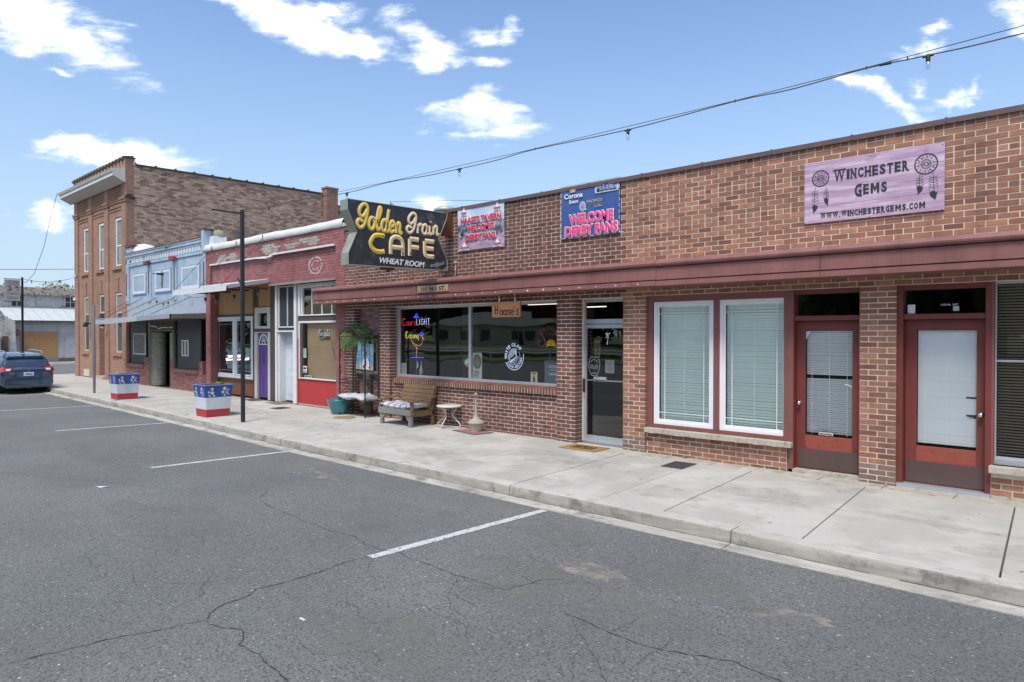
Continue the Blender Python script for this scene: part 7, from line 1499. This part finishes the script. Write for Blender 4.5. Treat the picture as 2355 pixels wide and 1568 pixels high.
# ================================================================== white weatherboard barn across the side street
bn = thing('white_barn', (-54, 6, 0), 'old peeling white weatherboard building with metal lean-to roof and boarded opening', 'building')
m_wb = mat('peeling_white_board', (.54, .53, .51), .8, streak=.25, var=.14, vs=3, dirt=((.24, .22, .19), 2.2, .50, .70)); m_wbo = mat('lilac_white_board', (.46, .45, .46), .8, streak=.25, var=.08, vs=3, dirt=((.28, .27, .27), 3, .6, .76)); m_roofm = mat('white_metal_roof', (.55, .59, .60), .5, metal=.1, var=.06, vs=1, dirt=((.40, .42, .42), 3, .6, .76)); m_ply = mat('plywood', (.40, .22, .10), .7, var=.14, vs=3, dirt=((.16, .08, .04), 7, .66, .74)); m_shing = mat('mossy_shingles', (.15, .13, .11), .95, var=.4, vs=5, dirt=((.42, .40, .37), 4, .60, .68), bump=1, bs=12)
WX = -54.0
MB().box(WX - 6, WX - .02, 1.6, 14, -.2, 2.70).build('wall_core', m_wbo, bn)
for i in range(22):
    z = -.1 + i * .128; MB().hexa([(WX, 1.6, z), (WX, 14, z), (WX - .03, 14, z), (WX - .03, 1.6, z)], [(WX - .018, 1.6, z + .128), (WX - .018, 14, z + .128), (WX - .03, 14, z + .128), (WX - .03, 1.6, z + .128)]).build('clapboard', m_wbo, bn)
MB().box(WX - .0, WX + .03, 1.55, 1.72, -.15, 2.7).build('corner_board', m_whitepaint, bn)
for a, b in ((2.03, 3.04), (3.05, 4.10)): MB().box(WX, WX + .05, a, b, .25, 2.01).build('plywood_sheet', m_ply, bn)
MB().box(WX, WX + .06, 1.98, 4.14, .0, .25).build('plywood_foot', mat('lilac_foot', (.22, .19, .21), .8), bn); MB().box(WX, WX + .04, 4.55, 5.6, .1, 1.80).build('old_door', mat('old_grey_door', (.42, .44, .47), .8, var=.2, vs=3, dirt=((.28, .3, .33), 3, .55, .7)), bn)
MB().box(WX + .04, WX + .08, 4.2, 14, -.15, .22).build('mossy_base', mat('mossy_base', (.11, .11, .08), .95, var=.4, vs=4), bn); MB().box(WX + .05, WX + 1.0, -8, 14, -.2, -.03).build('far_walk', m_conc_old, bn)
m_seam = mat('seam_grey', (.33, .36, .37), .5)
def seam(u, v): y = .9 + 13.5 * u; return (WX + .35 - 3.1 * v, y + 1.2 * v * (1 if u < .01 else 0), 2.70 + 1.02 * v)
for i in range(20):
    a = 1.35 + i * .62; MB().hexa([(WX + .35, a, 2.69), (WX + .35, a + .61, 2.69), (WX - 3, a + .61, 3.70), (WX - 3, a, 3.70)], [(WX + .35, a, 2.72), (WX + .35, a + .61, 2.72), (WX - 3, a + .61, 3.73), (WX - 3, a, 3.73)]).build('roof_sheet', m_roofm, bn); MB().tube([(WX + .36, a + .61, 2.725), (WX - 3, a + .61, 3.735)], .018, 4).build('roof_seam', m_seam, bn)
MB().box(WX + .32, WX + .38, 1.3, 14, 2.66, 2.75).build('eave_edge', m_brn, bn)
# upper storey set back
UX = WX - 3.0
MB().box(UX - 6, UX - .02, -12, 16, 2.5, 4.75).build('upper_core', m_wb, bn)
for i in range(9): z = 3.62 + i * .125; MB().hexa([(UX, -12, z), (UX, 16, z), (UX - .03, 16, z), (UX - .03, -12, z)], [(UX - .016, -12, z + .125), (UX - .016, 16, z + .125), (UX - .03, 16, z + .125), (UX - .03, -12, z + .125)]).build('clapboard', m_wb, bn)
for y in (2.15, 5.35, -1.3, 8.5):
    m = MB(); frame(m, y - .1, y + .75, 3.72, 4.55, 0, .01, .07)
    w = MB(); w.box(UX, UX + .06, y - .08, y, 3.7, 4.58); w.box(UX, UX + .06, y + .62, y + .7, 3.7, 4.58); w.box(UX, UX + .06, y, y + .62, 4.5, 4.58); w.box(UX, UX + .06, y, y + .62, 3.7, 3.78); w.box(UX, UX + .05, y + .29, y + .33, 3.78, 4.5); w.box(UX, UX + .05, y, y + .62, 4.12, 4.16); wo_ = w.build('loft_window', m_wb, bn); MB().box(UX + .0, UX + .02, y, y + .62, 3.78, 4.5).build('pane', m_fgl, wo_)
MB().box(UX, UX + .03, 3.6, 4.5, 3.65, 4.5).build('boarded_panel', mat('grey_board', (.44, .46, .47), .8, var=.2, vs=4), bn)
def rfn(u, v): y = -12 + 28 * u; return (UX + .45 - 3.2 * v, y, 4.66 + .62 * v + .02 * math.sin(y * 3.1) * (1 - v))
MB().grid(rfn, 60, 6, smooth=False).build('shingle_roof', m_shing, bn); m = MB(); m.box(UX + .40, UX + .46, -12, 16, 4.58, 4.68); m.build('ragged_eave', mat('torn_eave', (.40, .37, .32), .9, var=.6, vs=7, col2=(.08, .07, .06)), bn)
for i in range(130):
    y = random.uniform(-3, 9); u = random.random(); s = random.uniform(.06, .22); x = UX + .42 - 3 * u; zz = 4.69 + .6 * u; MB().box(x - .04, x + .06, y, y + s, zz, zz + .03).build('loose_shingle', random.choice([m_shing, m_whitepaint, m_brn]), bn)
# left wing
m = MB(); m.prism([(WX + 1.2, 1.6, -.2), (WX + 1.2, -9, -.2), (WX + 1.2, -9, 5.5), (WX + 1.2, -1.2, 4.4), (WX + 1.2, 1.5, 2.62)], (-4, 0, 0)) ; m.build('wing_wall', m_wb, bn)
for i in range(22): z = .9 + i * .13; MB().box(WX + 1.2, WX + 1.215, -9, min(1.5, 1.5 - max(0, z - 2.6) * 1.5), z, z + .118).build('wing_clapboard', m_wb, bn)
MB().box(WX + 1.21, WX + 1.3, .75, 1.12, -.1, 1.72).build('rusty_door', mat('rusty_door', (.14, .07, .06), .8), bn); MB().box(WX + 1.2, WX + 1.27, .62, .76, -.1, 1.85).build('door_post', m_whitepaint, bn)
MB().hexa([(WX + 1.2, .6, 1.75), (WX + 2.4, .6, 1.55), (WX + 2.4, -4, 1.15), (WX + 1.2, -4, 1.35)], [(WX + 1.2, .6, 1.92), (WX + 2.4, .6, 1.68), (WX + 2.4, -4, 1.3), (WX + 1.2, -4, 1.5)]).build('porch_roof', mat('old_porch', (.22, .2, .18), .9, var=.3, vs=3), bn)
MB().box(WX + 1.22, WX + 1.26, -4, .5, -.1, 1.5).build('porch_shade', mat('grey_planks', (.13, .13, .13), .9, var=.4, vs=6, stretch=(1, 6, 1)), bn)
# street lamp box on corner
tag(MB().box(WX + .02, WX + .2, 1.72, 1.95, 1.75, 2.15).build('meter_box', mat('brown_box', (.16, .11, .10), .7)), 'brown meter box on the corner of the white weatherboard building', 'box')
# ================================================================== hills and far trees
h = MB()
def hill(u, v): x = -420 + 160 * v; y = -260 + 560 * u; return (x, y, -1 + (15 + 7 * math.sin(u * 9) + 3 * math.sin(u * 31)) * (1 - abs(2 * v - 1)) * 1.1)
MB().grid(hill, 60, 8).build('hill', mat('dry_hill', (.22, .20, .12), .95, var=.3, vs=.02, col2=(.10, .12, .06))); struct(bpy.data.objects['hill'])
m_trunk = mat('bark', (.09, .065, .045), .9, var=.3, vs=8, bump=.8); LEAF = [mat('leaf_olive', (.085, .105, .03), .8, var=.3, vs=2, tone=((.10, .085, .035), (.26, .21, .09))), mat('leaf_green', (.04, .085, .03), .8, var=.3, vs=2, tone=((.022, .045, .018), (.07, .12, .04)))]
def tree(x, y, z, H, r_, mi, label, group=None, n=900, conifer=False, lk=1.):
    o = thing('tree' if not conifer else 'conifer_tree', (x, y, z), label, 'tree', group); rnd = random.Random(int(x * 7 + y)); m = MB()
    m.tube([(x, y, z), (x + .1 * r_, y, z + H * .35), (x, y, z + H * .7)], [r_ * .09, r_ * .06, r_ * .02], 8)
    for k in range(6): a = rnd.uniform(0, 6.28); m.tube([(x, y, z + H * (.3 + .05 * k)), (x + r_ * .5 * math.cos(a), y + r_ * .5 * math.sin(a), z + H * (.5 + .06 * k))], [r_ * .035, r_ * .012], 5)
    m.build('trunk', m_trunk, o); c_ = MB(); cl_ = []
    for k in range(16): a = rnd.uniform(0, 6.28); e_ = rnd.uniform(-.4 if lk < 2 else -1.6, 1); q = rnd.uniform(.35, .85); cl_.append((x + r_ * q * math.cos(a), y + r_ * q * math.sin(a), z + H * (.62 + .3 * e_ * .9), r_ * rnd.uniform(.25, .5)))
    for k in range(n):
        if conifer: t_ = rnd.random() ** .7; q = r_ * (1 - t_) * rnd.uniform(.5, 1); a = rnd.uniform(0, 6.28); p = Vector((x + q * math.cos(a), y + q * math.sin(a), z + H * (.1 + .9 * t_)))
        else: cx_, cy_, cz_, cr_ = rnd.choice(cl_); v = Vector((rnd.gauss(0, 1), rnd.gauss(0, 1), rnd.gauss(0, 1))).normalized() * cr_ * rnd.uniform(.6, 1.05); p = Vector((cx_, cy_, cz_)) + v
        s = r_ * rnd.uniform(.03, .075) * lk; u_ = Vector((rnd.gauss(0, 1), rnd.gauss(0, 1), rnd.gauss(0, 1))).normalized(); w_ = u_.orthogonal().normalized(); c_.add([p - u_ * s, p + w_ * s, p + u_ * s, p - w_ * s], [(0, 1, 2, 3)], 0, rnd.random())
    c_.build('crown', LEAF[mi], o); return o
tree(-150, 29.5, 0, 11.2, 5, 0, 'tan autumn tree just showing over the ridge of the white barn', n=3000, lk=.5); tree(-170, 22, 0, 12.1, 5, 0, 'tan bushy tree left of the autumn one behind the white barn', n=3000, lk=.5); tree(-140, 40, 0, 11.6, 1.8, 1, 'narrow dark conifer beyond the barn at the brick corner', conifer=True); tree(-160, 16, 0, 11.2, 5, 1, 'low tree farthest left behind the barn ridge', n=3000, lk=.5)
tree(-190, 50, 0, 13.2, 6, 0, 'wide tan tree at the horizon beside the brick corner', n=3000, lk=.5)
# ================================================================== parked wagon (rear towards the camera, nose to -X)
car = thing('parked_car', (-29.3, -3.37, -.14), 'dark slate blue station wagon parked at the curb, seen from behind', 'car')
m_car = mat('slate_blue_paint', (.024, .058, .115), .2, metal=.4, var=.03, coat=1.0, spec=.6); m_clad = mat('grey_cladding', (.045, .06, .075), .5, var=.1); m_tyre = mat('tyre_rubber', (.012, .012, .013), .85); m_cgl = mat('tinted_car_glass', (.012, .016, .02), .04, var=0, coat=1.0, spec=.8); m_lred = mat('red_lens', (.36, .012, .02), .15, var=0, coat=1.0); m_lclr = mat('clear_lens', (.62, .62, .64), .15, var=0, coat=1.0)
CY, Z0 = -3.37, -.14; HW = .76
# stations from tail (X=-27.25) to nose; (x, half width scale, belt z, roof z (None = no cabin), roof half width, floor z)
ST = [(-27.24, .86, .80, None, 0, .36), (-27.30, .95, .845, None, 0, .30), (-27.42, .985, .87, .90, .66, .24), (-27.56, 1.0, .885, 1.09, .60, .22), (-27.74, 1.0, .89, 1.27, .56, .2), (-28.1, 1.0, .89, 1.33, .565, .19), (-28.8, 1.0, .885, 1.37, .57, .19), (-29.5, 1.0, .875, 1.36, .565, .19), (-29.95, 1.0, .87, 1.27, .56, .19), (-30.35, 1.0, .865, 1.05, .60, .19), (-30.62, .99, .855, .88, .66, .2), (-31.0, .97, .80, None, 0, .22), (-31.3, .9, .70, None, 0, .26), (-31.42, .72, .58, None, 0, .34)]
def section(s):
    x, w, zb, zr_, rw_, zf = s; w = w * HW; P = [(0, zf), (w * .80, zf), (w * .93, zf + .08), (w * .985, .42), (w * 1.0, .55), (w * .985, .70), (w * .95, zb - .03)]
    if zr_: P += [(w * .92, zb), (rw_ + (w * .92 - rw_) * .45, zb + (zr_ - zb) * .5), (rw_ + .02, zr_ - .05), (rw_ * .9, zr_ - .012), (rw_ * .45, zr_), (0, zr_ + .003)]
    else: P += [(w * .86, zb), (w * .8, zb + .008), (w * .66, zb + .012), (w * .5, zb + .014), (w * .25, zb + .016), (0, zb + .017)]
    return [(x, y, z) for y, z in P]
secs = [section(s) for s in ST]; k = len(secs[0]); m = MB()
for sg in (1, -1):
    vs = [(x, CY + sg * y, z + Z0) for s in secs for x, y, z in s]; fs = []
    for i in range(len(secs) - 1):
        for j in range(k - 1):
            f = (i * k + j, i * k + j + 1, (i + 1) * k + j + 1, (i + 1) * k + j); fs.append(f if sg > 0 else tuple(reversed(f)))
    m.add(vs, fs, 0, None, True)
    for s, rev in ((secs[0], False), (secs[-1], True)): L = [(x, CY + sg * y, z + Z0) for x, y, z in s] + [(s[0][0], CY, s[-1][2] + Z0)]; m.poly(L if (rev == (sg > 0)) else list(reversed(L)), 0)
body = m.build('body', m_car, car)
# rear window, follows the hatch slope
def rear(y, t_):  # t_ 0 bottom .. 1 top on hatch
    zz = .885 + (1.20 - .885) * t_; x = -27.42 - .30 * t_; return (x + .012, CY + y, zz + Z0)
m = MB(); m.poly([rear(-.62, .02), rear(.62, .02), rear(.60, .35), rear(.54, .92), rear(.4, 1.0), rear(-.4, 1.0), rear(-.54, .92), rear(-.60, .35)]); g_ = MB(); g_.prism([rear(-.60, .04), rear(.60, .04), rear(.57, .4), rear(.51, .9), rear(-.51, .9), rear(-.57, .4)], (.012, 0, .006)); g_.build('rear_window', m_cgl, car)
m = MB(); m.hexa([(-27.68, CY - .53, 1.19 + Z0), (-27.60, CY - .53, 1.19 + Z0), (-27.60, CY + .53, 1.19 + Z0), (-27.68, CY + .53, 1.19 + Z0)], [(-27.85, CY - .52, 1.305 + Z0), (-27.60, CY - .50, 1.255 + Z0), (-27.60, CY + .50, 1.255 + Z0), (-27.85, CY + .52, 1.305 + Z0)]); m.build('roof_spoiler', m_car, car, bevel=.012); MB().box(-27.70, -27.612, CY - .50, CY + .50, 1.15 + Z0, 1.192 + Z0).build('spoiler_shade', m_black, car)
m = MB(); m.tube([(-27.44, CY - .02, .92 + Z0), (-27.47, CY - .33, .945 + Z0)], .013, 6); m.build('wiper', m_black, car)
# side glass
for sg in (1, -1):
    def sd(x, t_, zt): return (x, CY + sg * (.575 + (.70 - .575) * (1 - t_) + .012), .895 + (zt - .895) * t_ + Z0)
    for xa_, xb_, za_, zb_ in ((-27.62, -28.05, 1.16, 1.27), (-28.12, -28.85, 1.28, 1.31), (-28.93, -29.75, 1.31, 1.26)):
        m = MB(); P = [sd(xa_, 0, za_), sd(xb_, 0, zb_), sd(xb_, 1, zb_), sd(xa_ - .04, 1, za_)]; m.prism(P, (0, sg * .008, 0)); m.build('side_window', m_cgl, car)
    m = MB(); m.tube([(-27.75, CY + sg * .52, 1.33 + Z0), (-27.95, CY + sg * .53, 1.41 + Z0), (-29.5, CY + sg * .53, 1.43 + Z0), (-29.8, CY + sg * .52, 1.36 + Z0)], .026, 8); m.build('roof_rail', mat('rail_silver', (.30, .33, .38), .3, metal=.6, var=0), car)
    # tail lamps wrap round the corner
    m = MB(); yo = CY + sg * .765; yi = CY + sg * .44; m.hexa([(-27.30, yo, .74 + Z0), (-27.228, CY + sg * .66, .745 + Z0), (-27.226, yi + sg * .05, .765 + Z0), (-27.30, yi + sg * .05, .765 + Z0)], [(-27.44, yo - sg * .02, .905 + Z0), (-27.275, CY + sg * .66, .90 + Z0), (-27.262, yi - sg * .03, .885 + Z0), (-27.40, yi - sg * .03, .885 + Z0)]); m.build('tail_lamp', m_lred, car, bevel=.008)
    m = MB(); m.hexa([(-27.224, CY + sg * .62, .785 + Z0), (-27.222, CY + sg * .51, .785 + Z0), (-27.3, CY + sg * .51, .785 + Z0), (-27.3, CY + sg * .62, .785 + Z0)], [(-27.252, CY + sg * .62, .85 + Z0), (-27.25, CY + sg * .47, .85 + Z0), (-27.3, CY + sg * .47, .85 + Z0), (-27.3, CY + sg * .62, .85 + Z0)]); m.build('reverse_lamp', m_lclr, car)
    MB().box(-27.25, -27.222, CY + sg * .66 - .03, CY + sg * .66 + .03, .42 + Z0, .55 + Z0).build('reflector', m_lred, car)
    for x in (-28.1, -30.75):
        w = MB(); yy = CY + sg * .64
        prof_ = [(.19, -.1), (.29, -.1), (.305, -.07), (.305, .07), (.29, .1), (.19, .1)]; w.lathe((0, 0, 0), prof_, 28); w.v = [(x + a, yy + c, .305 + Z0 + b) for a, b, c in w.v]; wh = w.build('tyre', m_tyre, car)
        w = MB(); w.lathe((0, 0, 0), [(0, .055), (.05, .06), (.185, .045), (.19, -.06)], 20, caps=False); w.v = [(x + a, yy + sg * c, .305 + Z0 + b) for a, b, c in w.v]; w.build('rim', m_chrome, wh)
        m = MB(); m.tube([(x + .35 * math.cos(R(a)), CY + sg * .735, .30 + Z0 + .35 * math.sin(R(a))) for a in range(-10, 191, 15)], .032, 6); m.build('wheel_arch', m_clad, car)
    m = MB(); m.box(-28.45, -30.4, CY + sg * .73, CY + sg * .765, .2 + Z0, .32 + Z0); m.build('side_cladding', m_clad, car, bevel=.01); MB().box(-29.6, -29.72, CY + sg * .76, CY + sg * .88, .87 + Z0, .97 + Z0).build('wing_mirror', m_car, car, bevel=.02)
m = MB(); m.prism([(-27.21, CY - .66, .24 + Z0), (-27.21, CY + .66, .24 + Z0), (-27.20, CY + .70, .40 + Z0), (-27.21, CY + .66, .52 + Z0), (-27.21, CY - .66, .52 + Z0), (-27.20, CY - .70, .40 + Z0)], (-.12, 0, 0)); m.build('rear_bumper', m_car, car, bevel=.02); MB().box(-27.24, -27.195, CY - .62, CY + .62, .21 + Z0, .30 + Z0).build('bumper_skirt', m_clad, car, bevel=.01)
m = MB(); m.prism([(-27.225, CY - .30, .55 + Z0), (-27.225, CY + .30, .55 + Z0), (-27.235, CY + .38, .735 + Z0), (-27.235, CY - .38, .735 + Z0)], (-.012, 0, 0)); m.build('plate_recess', mat('paint_shade_blue', (.05, .095, .17), .3, metal=.5, var=0, coat=1), car); MB().box(-27.26, -27.215, CY - .38, CY + .38, .735 + Z0, .75 + Z0).build('tailgate_trim', m_clad, car)
MB().box(-27.224, -27.212, CY - .14, CY + .14, .605 + Z0, .725 + Z0).build('number_plate', m_whitep, car); t = MB(); letter(t, 'AZM2220', 'S', (-27.211, CY, .665 + Z0), .22, .06, .02); t.build('plate_lettering', mat('plate_ink', (.05, .07, .16)), car)
t = MB(); t.lathe((0, 0, 0), [(.03, 0), (.03, .01)], 12); t.v = [(-27.235 + c, CY + a * 1.3, .805 + Z0 + b * .6) for a, b, c in t.v]; t.build('badge', m_chrome, car); t = MB(); letter(t, 'SUBARU', 'S', (-27.228, CY - .46, .70 + Z0), .17, .022, .01); letter(t, 'OUTBACK', 'S', (-27.228, CY - .45, .665 + Z0), .13, .018, 0); letter(t, '2.5i', 'S', (-27.228, CY + .46, .69 + Z0), .1, .022, .01); t.build('badge_lettering', m_chrome, car)
m = MB(); m.lathe((-27.9, CY, 1.34 + Z0), [(.05, 0), (.03, .03), (.012, .05)], 10); m.tube([(-27.9, CY, 1.37 + Z0), (-27.82, CY, 1.46 + Z0)], .01, 5); m.build('roof_antenna', m_black, car)
m = MB(); m.box(-31.3, -27.35, CY - .6, CY + .6, .20 + Z0, .36 + Z0); m.build('underbody', m_black, car); m = MB(); m.lathe((-27.5, CY - .2, .17 + Z0), [(.09, 0), (.10, .06), (.09, .12)], 12); m.box(-27.55, -27.15, CY - .03, CY + .03, .19 + Z0, .23 + Z0); m.build('muffler_and_hitch', mat('dull_steel', (.10, .09, .08), .5, metal=.6), car)
m = MB(); m.lathe((-28.3, CY, .05 + Z0), [(0, 0), (.1, .02)], 4) if 0 else None
# ================================================================== across the street (seen in the window reflections)
ho = thing('ranch_house', (-69, -60, 0), 'low cream ranch house with grey hip roof across the street', 'house')
m_hw = mat('cream_siding', (.55, .52, .40), .8, var=.06); MB().box(-80, -58.6, -66, -60, -.1, 3.1).build('wall', m_hw, ho); m = MB(); a = [(-81, -59.2, 3.1), (-57.6, -59.2, 3.1), (-57.6, -67, 3.1), (-81, -67, 3.1)]; m.hexa([a[3], a[2], a[1], a[0]], [(-76, -63.4, 5.0), (-62, -63.4, 5.0), (-62, -62.9, 5.0), (-76, -62.9, 5.0)]); m.build('roof', mat('grey_shingles', (.22, .24, .23), .9, var=.1), ho)
for x in (-78.5, -74.2, -69.4, -64.2, -61): MB().box(x, x + 1.5, -60.02, -59.96, 1.0, 2.4).build('window', m_fgl, ho)
for x in (-72.3, -62.5): MB().box(x, x + 1, -60.02, -59.95, .1, 2.3).build('door', m_darkwood, ho)
struct(MB().box(-110, -20, -110, -34, -.2, .28).build('lawn_bank', m_grass))
for i, (x, y, h_, r_) in enumerate(((-92, -72, 15, 7), (-82, -76, 17, 8), (-72, -78, 18, 8), (-61, -78, 17, 8), (-52, -74, 16, 8), (-44, -70, 17, 7.5), (-36, -66, 16, 8.5), (-27, -62, 15, 8.5), (-18, -58, 15, 8.5), (-8, -56, 14, 8.5), (3, -58, 15, 7), (-104, -70, 16, 8), (15, -60, 15, 8), (-100, -40, 14, 7), (-40, -76, 18, 9), (-30, -72, 17, 9), (-22, -70, 18, 9), (-12, -68, 17, 9), (-3, -68, 18, 9), (8, -70, 17, 9))):
    tree(x, y, .1, h_, r_, 1, ['leafy tree behind the ranch house across the street', ''][0] if 0 else f"{['tall', 'broad', 'dense', 'spreading', 'rounded', 'ragged', 'leaning'][i % 7]} dark tree {'behind the ranch house' if -95 < x < -55 else 'right of the ranch house' if x >= -55 else 'left of the ranch house'} across the street, {['nearest roof', 'low branches', 'beside lawn', 'at back', 'by road', 'open crown', 'row end'][(i * 3 + i // 7) % 7]}", 'trees across the street', 1500, lk=2.1)
for j, (z, y) in enumerate(((.75, -26.5), (.45, -28.6))):
    o = thing('pipe_rail', (-30, y, 0), ['upper', 'lower'][j] + ' white pipe guard rail along the far side of the street', 'rail'); MB().tube([(-60, y, z), (-6, y, z)], .06, 8).build('rail', m_white, o)
    for k_ in range(10): MB().tube([(-58 + k_ * 5.7, y, -.1), (-58 + k_ * 5.7, y, z)], .05, 6).build('rail_post', m_white, o)
for i in range(6): struct(MB().box(-40 + i * 6, -38.2 + i * 6, -24.6, -24.4, RZ, RZ + .13).build('wheel_stop', m_conc_old, road))
